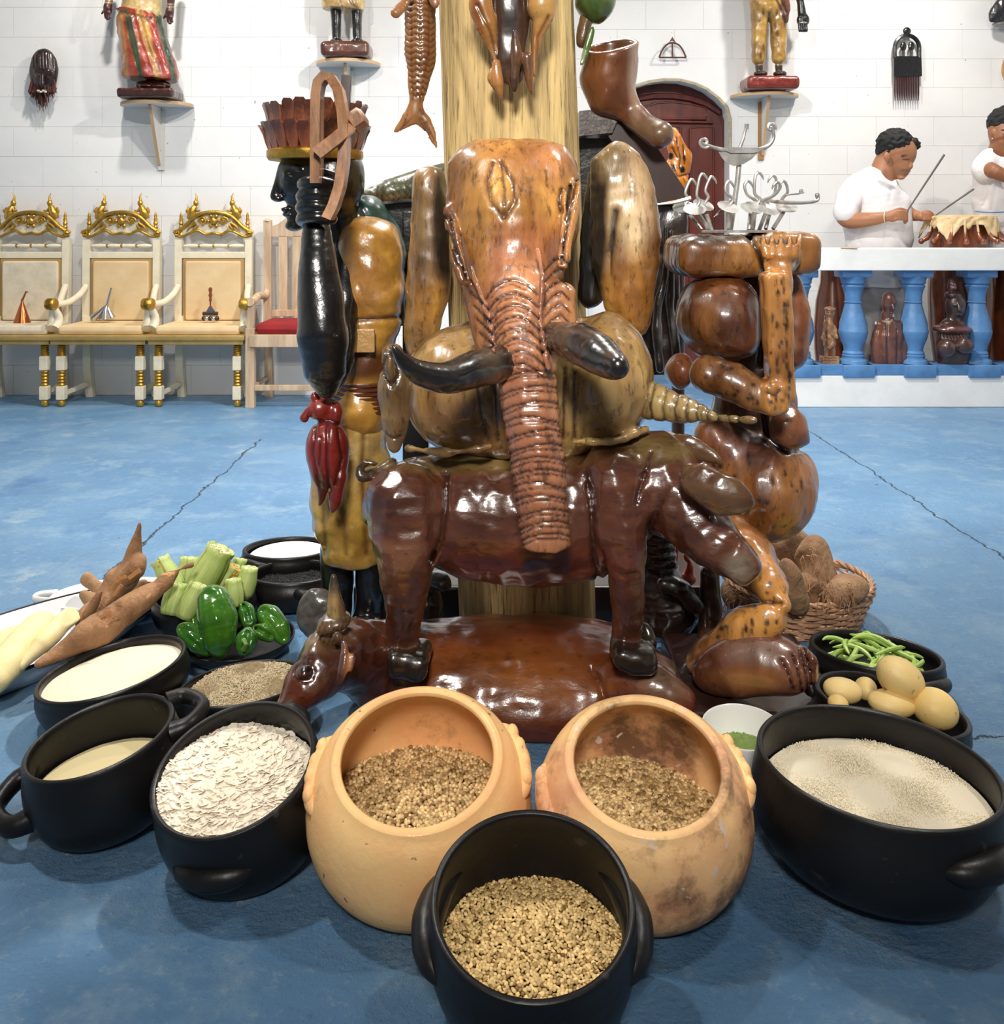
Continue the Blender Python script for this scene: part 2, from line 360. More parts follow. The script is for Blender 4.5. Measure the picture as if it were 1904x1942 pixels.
    def mesh(s, name):
        h = s.h; us = [o for o in s.o if o[3] == 'u']
        lo = np.min([o[1] for o in us], 0)-3*h; hi = np.max([o[2] for o in us], 0)+3*h
        if s.zmin is not None: lo[2] = max(lo[2], s.zmin-2*h)
        n = np.ceil((hi-lo)/h).astype(int)+1
        ax = [lo[i]+h*np.arange(n[i]) for i in range(3)]
        D = np.full(n, .5, 'f4')
        for f, a, b, op, k, col in s.o:
            m = k+2*h; i0 = np.clip(((a-m-lo)/h).astype(int), 0, n-1); i1 = np.clip(np.ceil((b+m-lo)/h).astype(int)+1, 0, n)
            if (i1 <= i0).any(): continue
            g = np.stack(np.meshgrid(*[ax[i][i0[i]:i1[i]] for i in range(3)], indexing='ij'), -1).astype('f4')
            sl = tuple(slice(i0[i], i1[i]) for i in range(3)); e = f(g).astype('f4')
            if op == 'u': D[sl] = smin(D[sl], e, k)
            elif op == 's': D[sl] = -smin(-D[sl], e, k)
        if s.lump or s.gr or s.fac or s.zmin is not None:
            g = np.argwhere(np.abs(D) < 4*h); p = (g*h+lo).astype('f4'); v = D[g[:, 0], g[:, 1], g[:, 2]]
            if s.lump:
                q = p*s.lf
                v = v+s.lump*(np.sin(q[:, 0]*1.3+2*np.sin(q[:, 2]*.7))+np.sin(q[:, 1]*1.1+q[:, 2]*.9)+np.sin(q[:, 2]*1.7+1.5*np.sin(q[:, 0]*.8)))
            if s.fac and s.fac[0]:                 # gouge marks: shallow facets with ridges between them
                am, sz = s.fac; u = p/np.array([sz, sz, sz*1.5], 'f4'); ci = np.floor(u).astype('i8'); best = np.full(len(p), 9., 'f4')
                for dx in (-1, 0, 1):
                    for dy in (-1, 0, 1):
                        for dz in (-1, 0, 1):
                            cc = ci+np.array([dx, dy, dz]); hsh = (cc[:, 0]*73856093) ^ (cc[:, 1]*19349663) ^ (cc[:, 2]*83492791)
                            js = np.stack([((hsh >> sh) & 1023)/1023. for sh in (0, 7, 13)], 1).astype('f4')
                            best = np.minimum(best, (((cc+js)-u)**2).sum(1))
                v = v-am*(np.minimum(best, 1.2)-.35)
            if s.gr:
                for b, e, dep, col in s._g(p)[0]: v[b] += dep*e
            if s.zmin is not None: v = np.maximum(v, s.zmin-p[:, 2])
            D[g[:, 0], g[:, 1], g[:, 2]] = v
            if s.zmin is not None: D[:, :, ax[2] < s.zmin] = np.maximum(D[:, :, ax[2] < s.zmin], h*.5)
        D[0] = D[-1] = .5; D[:, 0] = D[:, -1] = .5; D[:, :, 0] = D[:, :, -1] = .5
        V, Q = surfnet(D, lo, h)
        C = np.tile(np.array(s.col, 'f4'), (len(V), 1))
        if len({o[5] for o in us}) > 1:
            W = np.zeros(len(V), 'f4'); C[:] = 0
            for f, a, b, op, k, col in us:
                wt = np.exp(-np.clip(np.abs(f(V)), 0, .2)/(.35*h)).astype('f4')+1e-20; W += wt; C += wt[:, None]*np.array(col, 'f4')
            C /= W[:, None]
        if s.pt or s.gr:
            gs, px, py = s._g(V)
            for x, y, rx, ry, col, soft, rot, amt in s.pt:
                c, sn = math.cos(R(rot)), math.sin(R(rot)); dx, dy = px-x, py-y; u = (dx*c+dy*sn)/rx; v = (-dx*sn+dy*c)/ry
                t = (np.clip((1+soft/2-np.sqrt(u*u+v*v))/soft, 0, 1)*amt)[:, None]; C = C*(1-t)+np.array(col, 'f4')*t
            for b, e, dep, col in gs:
                if col is not None: C[b] = C[b]*(1-e[:, None])+np.array(col, 'f4')*e[:, None]
        return np_mesh(name, V, Q, True, C)
    def build(s, name, mt, parent=None, smooth=1):
        if s.fac is None: s.fac = {'carved': (.0065, .036), 'carved_dark': (.0075, .032), 'painted': (.003, .028), 'tan_wood': (.003, .03), 'carved_smooth': (.0018, .03), 'black_gloss': (.0012, .03)}.get(mt)
        me = s.mesh(name); return link(name, me, M[mt], parent)
# ---------------------------------------------------------------- loose grain
def grains(name, label, cat, mt, spots, size, jitter=.25, flat=(1, .8, .6), bed=None, shape=0, seed=1, tilt=1., parent=None):
    """one mesh of many low-poly seeds; spots = list of (x,y,z,nx,ny,nz)"""
    r = np.random.RandomState(seed)
    if shape == 0:     # seed: 12-vertex ball
        mb = MB().ball((0, 0, 0), 1, 8)
    else:              # flake: hexagonal wafer
        mb = MB().lathe([(0.001, .0), (1, .0), (.9, .12), (.001, .16)], n=7, cap=False)
    bv = np.array(mb.v, 'f4'); bf = []
    for f in mb.f: bf += [(f[0], f[i], f[i+1]) for i in range(1, len(f)-1)]
    bf = np.array(bf, 'i4'); n = len(spots); S = np.array(spots, 'f4')
    A = r.rand(n, 3).astype('f4')*np.array([tilt, tilt, 6.28], 'f4')
    sx = size*(1+jitter*(r.rand(n, 1)-.5)*2)*np.array(flat, 'f4')
    v = bv[None]*sx[:, None, :]
    cz, sz = np.cos(A[:, 2])[:, None], np.sin(A[:, 2])[:, None]
    x, y, z = v[..., 0]*cz-v[..., 1]*sz, v[..., 0]*sz+v[..., 1]*cz, v[..., 2]
    a = (A[:, 0]-tilt/2)[:, None]; x, z = x*np.cos(a)+z*np.sin(a), -x*np.sin(a)+z*np.cos(a)
    a = (A[:, 1]-tilt/2)[:, None]; y, z = y*np.cos(a)-z*np.sin(a), y*np.sin(a)+z*np.cos(a)
    V = np.stack([x, y, z], -1)+S[:, None, :3]
    Q = bf[None]+(np.arange(n)*len(bv))[:, None, None]
    bc = {'pea': (.80, .60, .30), 'lentil': (.80, .57, .25)}.get(mt); C = None
    if bc: k = r.rand(n, 1)**.6; C = np.repeat(np.array(bc)*(.22+1.0*k)*np.array((1, 1, 1))+np.array((.0, -.05, -.06))*(1-k), len(bv), axis=0).clip(.01, 1)
    me = np_mesh(name, V.reshape(-1, 3), Q.reshape(-1, 3), shape == 0, C)
    o = link(name, me, M[mt], parent); o['kind'] = 'stuff'
    if label: tag(o, label, cat)
    return o
# ---------------------------------------------------------------- room shell
def floor_mat():
    m = bpy.data.materials.new('blue_painted_concrete'); m.use_nodes = True; nt = m.node_tree; N = nt.nodes; L = nt.links; b = N['Principled BSDF']
    g = N.new('ShaderNodeNewGeometry')
    def noise(s, d=5, rg=.6, src=None):
        n = N.new('ShaderNodeTexNoise'); n.inputs['Scale'].default_value = s; n.inputs['Detail'].default_value = d; n.inputs['Roughness'].default_value = rg
        L.new(src or g.outputs['Position'], n.inputs['Vector']); return n.outputs[0]
    def rng(x, a, c, lo=0, hi=1):
        r = N.new('ShaderNodeMapRange'); L.new(x, r.inputs[0]); r.inputs[1].default_value = a; r.inputs[2].default_value = c; r.inputs[3].default_value = lo; r.inputs[4].default_value = hi; return r.outputs[0]
    def mix(f, a, c):
        x = N.new('ShaderNodeMix'); x.data_type = 'RGBA'; L.new(f, x.inputs[0])
        for k, v in ((6, a), (7, c)):
            if isinstance(v, tuple): x.inputs[k].default_value = (*v, 1)
            else: L.new(v, x.inputs[k])
        return x.outputs[2]
    def mth(op, a, c):
        x = N.new('ShaderNodeMath'); x.operation = op
        for k, v in ((0, a), (1, c)):
            if isinstance(v, (int, float)): x.inputs[k].default_value = v
            else: L.new(v, x.inputs[k])
        return x.outputs[0]
    c = mix(rng(noise(1.3), .35, .65), (.085, .205, .375), (.14, .28, .45))
    c = mix(rng(noise(5, 8, .7), .50, .66), c, (.19, .32, .46))
    c = mix(rng(noise(3, 9, .75), .60, .70), c, (.32, .41, .49))         # rubbed, greyer patches
    c = mix(rng(noise(2.2, 4), .60, .72), c, (.07, .18, .37))
    c = mix(rng(noise(9, 8, .7), .655, .69), c, (.42, .45, .46)); c = mix(rng(noise(40, 6, .8), .56, .72), c, (.26, .36, .46)); c = mix(rng(noise(33, 6, .8), .60, .75), c, (.03, .09, .2))
    c = mix(rng(noise(26, 3, .5), .74, .77), c, (.02, .04, .06))
    sp = N.new('ShaderNodeSeparateXYZ'); L.new(g.outputs['Position'], sp.inputs[0])
    wob = mth('MULTIPLY', mth('SUBTRACT', noise(6, 6, .7), .5), .10)
    cr = None
    for x0, w, y0, y1 in ((-1.19, .003, 2.7, 4.7), (1.585, .0028, 2.9, 4.9)):
        d = mth('ABSOLUTE', mth('ADD', mth('SUBTRACT', sp.outputs[0], x0), wob), 0); q = rng(d, w*.6, w*1.5, 1, 0)
        q = mth('MULTIPLY', q, mth('MULTIPLY', mth('GREATER_THAN', sp.outputs[1], y0), mth('LESS_THAN', sp.outputs[1], y1)))
        cr = q if cr is None else mth('MAXIMUM', cr, q)
    d = mth('ABSOLUTE', mth('ADD', mth('SUBTRACT', sp.outputs[1], 1.95), wob), 0)
    cr = mth('MAXIMUM', cr, mth('MULTIPLY', rng(d, .0012, .003, 1, 0), mth('GREATER_THAN', sp.outputs[0], .9)))
    c = mix(cr, c, (.015, .03, .05))
    L.new(c, b.inputs['Base Color'])
    L.new(rng(noise(3.5, 6), .3, .7, .30, .50), b.inputs['Roughness'])
    h = mth('ADD', mth('MULTIPLY', noise(20, 9, .72), 1.1), mth('MULTIPLY', noise(90, 5, .6), .40)); h = mth('SUBTRACT', h, mth('MULTIPLY', cr, .8))
    near = rng(sp.outputs[1], 1.5, 3.6, .036, .008)
    near = mth('MULTIPLY', near, rng(sp.outputs[0], -.6, .9, .4, 1.0))
    bp = N.new('ShaderNodeBump'); L.new(h, bp.inputs['Height']); bp.inputs['Distance'].default_value = 1; L.new(near, bp.inputs['Strength'])
    m2 = mth('MULTIPLY', h, near); bp.inputs['Strength'].default_value = 1; nt.links.remove(bp.inputs['Strength'].links[0]); L.new(m2, bp.inputs['Height'])
    L.new(bp.outputs[0], b.inputs['Normal'])
    return m
M['floor'] = floor_mat()
def struct(o): o['kind'] = 'structure'; return o
struct(MB().box((0, 3, -.05), (6, 6.5, .05)).build('floor', 'floor'))
struct(MB().box((0, 3, 3.55), (6, 6.5, .05)).build('ceiling', mat('ceiling_paint', (.30, .29, .27), .9)))
M['wall'] = mat('white_painted_block', (.78, .77, .75), .75, vcol=(.72, .715, .71), vscale=1.6, bump=.0012, world=True, bscale=18, spots=(34, .735, (.30, .29, .29)))
M['joint'] = mat('block_joint', (.60, .59, .57), .9)
YL, YR, XJ = 4.94*K, 5.5*K, .25
def block_wall(name, x0, x1, Y, bh, bl, ztop, holes=(), phase=0):
    back = MB()
    xs = [(x0, x1)]
    if holes:
        hx0, hx1, hz = holes; back.box(((x0+hx0)/2, Y+.075, ztop/2), ((hx0-x0)/2, .07, ztop/2)); back.box(((x1+hx1)/2, Y+.075, ztop/2), ((x1-hx1)/2, .07, ztop/2))
        back.box(((hx0+hx1)/2, Y+.075, (ztop+hz)/2), ((hx1-hx0)/2, .07, (ztop-hz)/2))
    else: back.box(((x0+x1)/2, Y+.075, ztop/2), ((x1-x0)/2, .07, ztop/2))
    wl = struct(back.build(name, 'joint'))
    cache = {}; r = 0; z = 0
    while z < ztop-.05:
        x = x0-(bl*.5 if r % 2 else 0)-phase
        while x < x1-.02:
            a, b = max(x, x0), min(x+bl, x1)
            cuts = [(a, b)]
            if holes and z < holes[2]-.01:
                if holes[0] < b and holes[1] > a: cuts = [(a, holes[0]), (holes[1], b)]
            for a, b in cuts:
                if b-a < .03: continue
                k = round(b-a, 3)
                if k not in cache:
                    cache[k] = MB().box((0, 0, 0), (k/2-.0005, .006, bh/2-.0005), bev=.0006).mesh('block', smooth=False); cache[k].materials.append(M['wall'])
                o = link('block', cache[k], None, wl, False); o.location = ((a+b)/2, Y+.003+rnd.uniform(-.0004, .0003), z+bh/2)
            x += bl
        z += bh; r += 1
    return wl
block_wall('wall_back', -4.4, XJ, YL, .1861, .37, 3.44, phase=.13)
struct(MB().box((XJ+.03, (YL+YR)/2, 1.74), (.03, (YR-YL)/2, 1.74)).build('wall_return', 'wall'))
DX0, DX1 = .77, 1.64
wr = block_wall('wall_right', XJ, 4.4, YR, .2016, .40, 3.40, holes=(DX0, DX1, 2.2176), phase=.05)
struct(MB().box((4.46, 3, 1.75), (.05, 6.5, 1.75)).build('wall_east', 'wall')); struct(MB().box((-4.46, 3, 1.75), (.05, 6.5, 1.75)).build('wall_west', 'wall'))
# plaster arch around the door
def P3(x, y, Y): p = PR(x, y, Y); return (p.x, p.z)
arc = [P3(x, y, YR) for x, y in ((1383, 720), (1383, 300), (1383, 225), (1377, 203), (1362, 187), (1340, 170), (1318, 160), (1290, 153), (1260, 152), (1232, 156), (1205, 164), (1180, 180), (1168, 205), (1168, 300), (1168, 720))]
arc[0] = (arc[0][0], 0); arc[-1] = (arc[-1][0], 0)
poly = [(DX1, 0)]+arc+[(DX0, 0), (DX0, 2.2176), (DX1, 2.2176)]
mb = MB()
mb.prism([(DX1, 0)]+arc+[(DX0, 0), (DX0, 2.2176), (DX1, 2.2176)], YR-.0035, YR+.15)
n = len(arc)
struct(mb.build('trim_1', 'wall', smooth=False))
mb = MB()
for i in range(1, n-2):
    a, b = arc[i], arc[i+1]; mb.tube([(a[0], YR-.008, a[1]), (b[0], YR-.008, b[1])], .014, 6)
struct(mb.build('trim_2', mat('rough_plaster_lip', (.42, .37, .27), .95, bump=.02, bscale=30), smooth=False))
dr = thing('door_1', None, None, (0, 0, 0)); dr['kind'] = 'structure'
MB().box((1.27, YR+.17, 1.1), (.42, .02, 1.12)).build('door_leaf', 'door_wood', dr)
def rail(pts, w, name='door_moulding'): return MB().tube([(x, YR+.148, z) for x, z in pts], w, 6).build(name, 'door_wood', dr)
ac = [P3(x, y, YR+.14) for x, y in ((1180, 190), (1205, 182), (1240, 177), (1275, 177), (1310, 182), (1340, 192), (1366, 208))]
MB().tube([(x, YR+.14, z-.02) for x, z in ac], .022, 8).build('door_arch_rail', 'door_wood', dr)
def panel(x0, y0, x1, y1, top=None):
    m = MB(); a, b = P3(x0, y0, YR+.15), P3(x1, y1, YR+.15); t = [(a[0], a[1])]+([(P3(x, y, YR+.15)) for x, y in top] if top else [])+[(b[0], a[1])]
    pl = t+[(b[0], b[1]), (a[0], b[1])]
    m.prism(pl, YR+.135, YR+.16)
    o = m.build('door_panel', 'door_wood', dr)
    m = MB(); m.tube([(x, YR+.135, z) for x, z in pl+[pl[0]]], .008, 6); m.build('panel_moulding', 'door_wood', o)
panel(1215, 205, 1338, 226, top=((1245, 196), (1275, 194), (1310, 198)))
panel(1200, 242, 1290, 640); panel(1308, 242, 1352, 640)
MB().tube([PR(1195, 229, YR+.13), PR(1352, 232, YR+.13)], .010, 6).build('door_rail', 'door_wood', dr)

# ---------------------------------------------------------------- parapet on the right
YP = 4.6*K; U = YP/F/K
pb = thing('trim_3', None, None, (0, 0, 0)); pb['kind'] = 'structure'
X0 = PR(1509, 0, YP).x
z = lambda y, Y=YP: PR(0, y, Y).z
MB().box(((X0+4.3)/2, YP+.10, z(712)/2), ((4.3-X0)/2, .10, z(712)/2), bev=.006).build('parapet_base', 'white_pt', pb)
MB().box((X0-.03, YP+.18, z(704)/2), (.05, .10, z(706)/2), bev=.004).build('parapet_end', 'white_pt', pb)
MB().box(((X0+4.3)/2-.04, YP+.095, (z(471)+z(513))/2), ((4.3-X0)/2+.05, .115, (z(471)-z(513))/2), bev=.006).build('parapet_rail', 'white_pt', pb)
MB().box(((X0+4.3)/2-.04, YP+.09, (z(712)+z(692))/2), ((4.3-X0)/2+.04, .09, (z(692)-z(712))/2), bev=.004).build('parapet_ledge', 'blue_pt', pb)
def baluster_mesh():
    b = MB(); q = lambda y: z(y)-z(712)
    b.box((0, 0, (q(512)+q(527))/2), (.088, .075, (q(512)-q(527))/2), bev=.006)
    b.box((0, -.012, (q(716)+q(692))/2), (.093, .092, (q(692)-q(716))/2), bev=.008)
    pr = [(27, 692), (26, 686), (20, 682), (20, 679), (21, 677), (19, 675), (20, 672), (17, 668), (18, 660), (24, 645), (27, 632), (26.5, 628), (25.5, 626), (25, 615), (20, 598), (16, 582), (15, 577), (17, 575), (15, 573), (15.5, 562), (18, 550), (20, 547), (21, 544), (19, 541), (22, 538), (22, 533), (24, 528), (25, 524)]
    b.lathe([(r*U*1.02, q(y)) for r, y in pr], n=28); return b.mesh('baluster')
bm_ = baluster_mesh(); bm_.materials.append(M['blue_pt'])
for i, x in enumerate((1525, 1628, 1744, 1866, 1984)):
    o = link('baluster', bm_, None, pb, False); o.location = (PR(x, 0, YP).x, YP+.085, z(712)); 
# ---------------------------------------------------------------- pots and bowls
def inplane(px, py, zrim): Y = G(py, zrim); return P(px, py, Y), Y
def pot(label, cx, cy, rpx, hz, prof, mt, tilt=0, roll=0, name='clay_pot', cat='pot', group=None, n=56, handles=None, wall=.012):
    """(cx,cy): image position of the rim centre, rpx: rim radius in px, hz: rim height; prof: outer profile [(r/rim, z/h)...] bottom -> rim"""
    c, Y = inplane(cx, cy, hz); r = rpx*Y/F
    o = thing(name, label, cat, (0, 0, 0), 0, group)
    o.rotation_euler = (R(tilt), R(roll), 0)
    m = o.rotation_euler.to_matrix(); o.location = c-m@Vector((0, 0, hz))
    out = [(a*r, b*hz) for a, b in prof]
    inn = [(max(a-wall, .001), max(b, wall)) for a, b in out[::-1]]
    t = out[-1][0]-wall/2
    lip = [(out[-1][0]-wall*.15, hz+wall*.35), (out[-1][0]-wall*.5, hz+wall*.5), (out[-1][0]-wall*.85, hz+wall*.35)]
    mb = MB().lathe([(.001, out[0][1])]+out+lip+inn+[(.001, inn[-1][1])], n=n, cap=False)
    b = mb.build('vessel_body', mt, o, False)
    md = b.modifiers.new('s', 'SUBSURF'); md.levels = md.render_levels = 1
    o['_'] = 0; del o['_']
    return o, r, hz, m
def heap(o, hz, r, zc, n, dome=.1, seed=1, layers=2, lay=.004, untilt=1, holesq=0, off=(0, 0), slope=(0, 0)):
    """points on the surface of a heap that fills vessel o at height zc (fraction), radius r"""
    q = np.random.RandomState(seed); out = []
    c = o.location+o.rotation_euler.to_matrix()@Vector((0, 0, zc*hz))
    i = 0
    for k in range(n):
        a = k*2.39996; rr = math.sqrt((k+.5)/n); jt = .85*r/math.sqrt(n)
        x, y = rr*math.cos(a)*r+off[0]*r+(q.rand()-.5)*jt, rr*math.sin(a)*r+off[1]*r+(q.rand()-.5)*jt
        zz = dome*r*(1-rr*rr)+slope[0]*x+slope[1]*y+.003*math.sin(x*40+seed)*math.cos(y*34)-q.rand()*lay
        out.append((c.x+x, c.y+y, c.z+zz))
    return out, c
def fill(name, label, cat, mt, c, r, dome=.1, bump=.0, n=48, nz=1, slope=(0, 0), ax=1, ay=1, kind='stuff'):
    mb = MB(); rings = 14; vs = []; mb.v.append((c.x, c.y, c.z+dome*r)); q = np.random.RandomState(3)
    for i in range(1, rings+1):
        for k in range(n):
            a = 2*math.pi*k/n; rr = i/rings; x, y = rr*r*math.cos(a)*ax, rr*r*math.sin(a)*ay
            mb.v.append((c.x+x, c.y+y, c.z+dome*r*(1-rr*rr)+slope[0]*x+slope[1]*y+bump*(math.sin(x*38)*math.cos(y*31)+.4*math.sin(x*90+y*70))))
    mb.f += [(0, 1+k, 1+(k+1) % n) for k in range(n)]
    mb.f += [(1+(i-1)*n+k, 1+i*n+k, 1+i*n+(k+1) % n, 1+(i-1)*n+(k+1) % n) for i in range(1, rings) for k in range(n)]
    b = len(mb.v); mb.v.append((c.x, c.y, c.z-.02)); e = 1+(rings-1)*n
    mb.f += [(b, e+(k+1) % n, e+k) for k in range(n)]
    o = mb.build(name, mt); tag(o, label, cat, kind=kind); return o
BOWL = [(.55, 0), (.72, .04), (.90, .22), (1.0, .5), (1.03, .75), (.99, .9), (1.0, 1)]
DEEP = [(.55, 0), (.78, .05), (.98, .25), (1.07, .5), (1.06, .75), (1.0, .9), (1.0, 1)]
FLARE = [(.45, 0), (.55, .02), (.74, .25), (.9, .6), (.97, .85), (1.0, 1)]
OLLA = [(.50, 0), (.78, .03), (1.08, .14), (1.27, .32), (1.33, .50), (1.29, .68), (1.20, .84), (1.10, .95), (1.0, 1)]
def hpt(o, r, ang, rad, z):   # local point at angle (deg, 0 = +x, 90 = away)
    return Vector((r*rad*math.cos(R(ang)), r*rad*math.sin(R(ang)), z))
def loop_handle(o, r, hz, ang, z=.8, span=22, outw=.32, rad=.020, drop=0, mt='black_clay', r0=1.0):
    a = [hpt(o, r, ang-span, r0*.98, z*hz), hpt(o, r, ang-span*.8, r0+outw*.6, z*hz+.004), hpt(o, r, ang, r0+outw, z*hz-drop*.5), hpt(o, r, ang+span*.8, r0+outw*.6, z*hz-drop), hpt(o, r, ang+span, r0*.98, z*hz-drop)]
    MB().tube(a, [rad*1.3, rad, rad*.85, rad, rad*1.3], 12, smooth=5, flat=1).build('handle', mt, o, False)
def lug_handle(o, r, hz, ang, z=.72, span=30, outw=.10, th=.02, mt='black_clay', r0=1.03):
    ts = [-1, -.7, -.4, 0, .4, .7, 1]
    a = [hpt(o, r, ang+span*t, r0+outw*.9*(1-t*t)-.05, z*hz-.15*th*abs(t)) for t in ts]
    MB().tube(a, [th*.25, th*.75, th*.95, th*1.0, th*.95, th*.75, th*.25], 14, smooth=4, flat=1.0, axis=(0, 0, 1)).build('handle', mt, o, False)
def bead_handle(o, r, hz, ang, mt, z=.66, r0=1.25, n=4, stp=9.5):
    mb = MB().tube([hpt(o, r, ang+t*stp, r0+.015, z*hz+.005) for t in (-2.6, -1.8, 0, 1.8, 2.6)], [.005, .018, .022, .018, .005], 10, smooth=4, flat=.8, axis=(0, 0, 1))
    h = mb.build('handle', mt, o, False)
    for i in range(n):
        t = i-(n-1)/2
        MB().ball(hpt(o, r, ang+t*stp, r0+.045, z*hz+.014), (.011, .016, .014), 12).build('pressed_bead', mt, h, False)
# front black pot with lentils
p, r, hz, m = pot('black clay pot of brown lentils, nearest the viewer at the bottom edge', 1010, 1706, 196, .16, [(.5, 0), (.75, .03), (.94, .2), (1.03, .48), (1.04, .7), (1.0, .88), (1.0, 1)], 'black_clay', tilt=16)
lug_handle(p, r, hz, 6, z=.66, th=.022, span=36, outw=.06); lug_handle(p, r, hz, 174, z=.66, th=.022, span=36, outw=.06)
s, c = heap(p, hz, r*.95, .47, 2350, .10, 2, lay=.003, slope=(0, .10), off=(0, .0))
fill('lentil_gap_shade', 'dark sheet painted as the shade between lentils in the nearest black pot', 'lentils', 'seed_gap_shade', c-Vector((0, 0, .010)), r*.96, .10, slope=(0, .10))
s2 = [q for q in s]
grains('lentils', 'heap of brown lentils filling the nearest black clay pot', 'lentils', 'lentil', s, .0035, .15, (1, 1, .5), tilt=1.3)
# terracotta pots
p, r, hz, m = pot('orange terracotta pot of round beans, left of the two terracotta pots', 792, 1438, 166, .21, OLLA, 'clay', tilt=21, name='terracotta_pot', wall=.021)
bead_handle(p, r, hz, 176, 'clay', z=.74, r0=1.19); bead_handle(p, r, hz, 14, 'clay', z=.74, r0=1.19)
s, c = heap(p, hz, r*1.10, .50, 1750, .06, 3, lay=.003, slope=(0, .08), off=(.02, .03))
fill('bean_gap_shade', 'dark sheet painted as the shade between round beans in the left terracotta pot', 'beans', 'seed_gap_shade', c+Vector((.02*r, .03*r, -.011)), r*1.10, .06, slope=(0, .08))
grains('round_beans', 'heap of small speckled round beans in the left terracotta pot', 'beans', 'pea', s, .0047, .15, (1, .85, .75))
p, r, hz, m = pot('scorched terracotta pot of oval beans, right of the two terracotta pots', 1226, 1450, 160, .21, OLLA, 'clay_burnt', tilt=21, name='terracotta_pot', wall=.021)
bead_handle(p, r, hz, 190, 'clay_burnt', z=.74, r0=1.19); bead_handle(p, r, hz, 12, 'clay', z=.74, r0=1.19)
s, c = heap(p, hz, r*1.10, .47, 1500, .05, 4, lay=.0025, slope=(-.12, .08), off=(0, .03))
fill('bean_gap_shade', 'dark sheet painted as the shade between oval beans in the right terracotta pot', 'beans', 'seed_gap_shade', c+Vector((0, .03*r, -.009)), r*1.10, .05, slope=(-.12, .08))
grains('oval_beans', 'heap of brown oval beans in the scorched right terracotta pot', 'beans', 'pea', s, .0050, .15, (1.3, .8, .7))
# big black pot right
p, r, hz, m = pot('large black clay pot of coarse rice flour at the right edge', 1663, 1447, 222, .165, [(.55, 0), (.76, .04), (.93, .2), (1.02, .45), (1.04, .7), (1.0, .9), (1.0, 1)], 'black_clay', tilt=-1, roll=3)
lug_handle(p, r, hz, -62, z=.70, th=.022, span=22, outw=.09); lug_handle(p, r, hz, 40, z=.72, th=.026, span=14)
c = p.location+m@Vector((0, 0, .62*hz))
fill('rice_flour', 'cream coarse rice meal in the large black pot at the right', 'rice', 'flour', c, r*.95, .06, .0, slope=(0, .03))
s, c = heap(p, hz, r*.94, .627, 6500, .06, 5, lay=.0012, slope=(0, .03))
grains('rice_crumbs', 'loose crumbs on the cream meal in the large black pot at the right', 'rice', 'flour', s, .0019, .4, (1, .7, .7))
# white flakes pot
p, r, hz, m = pot('black clay pot heaped with white flakes, left of the terracotta pots', 445, 1455, 157, .165, [(.5, 0), (.78, .04), (.96, .2), (1.04, .45), (1.04, .7), (1.0, .9), (1.0, 1)], 'black_clay', tilt=18, roll=-8)
lug_handle(p, r, hz, -100, z=.60, th=.020, span=30, outw=.05); lug_handle(p, r, hz, 62, z=.8, th=.02, span=16)
s, c = heap(p, hz, r*.90, .84, 2500, .16, 6, lay=.006, slope=(-.05, .22))
fill('flake_bed', 'under-layer of white flakes in the heaped black pot', 'flakes', 'flake', c-Vector((0, 0, .005)), r*.95, .16, slope=(-.05, .22))
grains('flakes', 'heap of thin white flakes in the black pot left of the terracotta pots', 'flakes', 'flake', s, .0088, .35, (1, .8, .8), shape=1, tilt=1.0)
# cornmeal pot with two loop handles
p, r, hz, m = pot('black clay pot with two loop handles holding yellowish meal, at the left edge', 190, 1398, 138, .15, DEEP, 'black_clay', tilt=4, roll=-10)
loop_handle(p, r, hz, 196, z=.62, outw=.42, rad=.017, drop=.02); loop_handle(p, r, hz, 22, z=.9, outw=.36, rad=.015, drop=-.01)
c = p.location+m@Vector((0, 0, .55*hz))
fill('cornmeal', 'smooth pale yellow meal in the pot with loop handles', 'meal', 'cornmeal', c, r*.9, .05, .0005, slope=(.1, 0))
# flour bowl
p, r, hz, m = pot('black clay bowl full of white flour beside the enamel tray', 213, 1268, 136, .10, BOWL, 'black_clay', tilt=0, roll=-9, name='clay_bowl', cat='bowl')
c = p.location+m@Vector((0, 0, .86*hz)); fill('flour', 'white flour in the bowl beside the enamel tray', 'flour', 'flour', c, r*.93, .12, .0012, slope=(.15, 0))
# brown rice
p, r, hz, m = pot('black bowl of raw brown rice behind the flake pot', 462, 1297, 122, .085, BOWL, 'black_clay', tilt=-6, roll=-4, name='clay_bowl', cat='bowl')
lug_handle(p, r, hz, 66, z=.85, th=.014, span=16)
c = p.location+m@Vector((0, 0, .8*hz)); fill('rice_bed', 'under-layer of raw rice behind the flake pot', 'rice', 'brown_rice', c, r*.93, .08, .001, slope=(.05, .06))
s, c = heap(p, hz, r*.91, .82, 3000, .08, 8, lay=.002, slope=(.05, .06))
grains('raw_rice', 'raw beige rice in the bowl behind the flake pot', 'rice', 'rice', s, .0024, .3, (1.4, .5, .5))
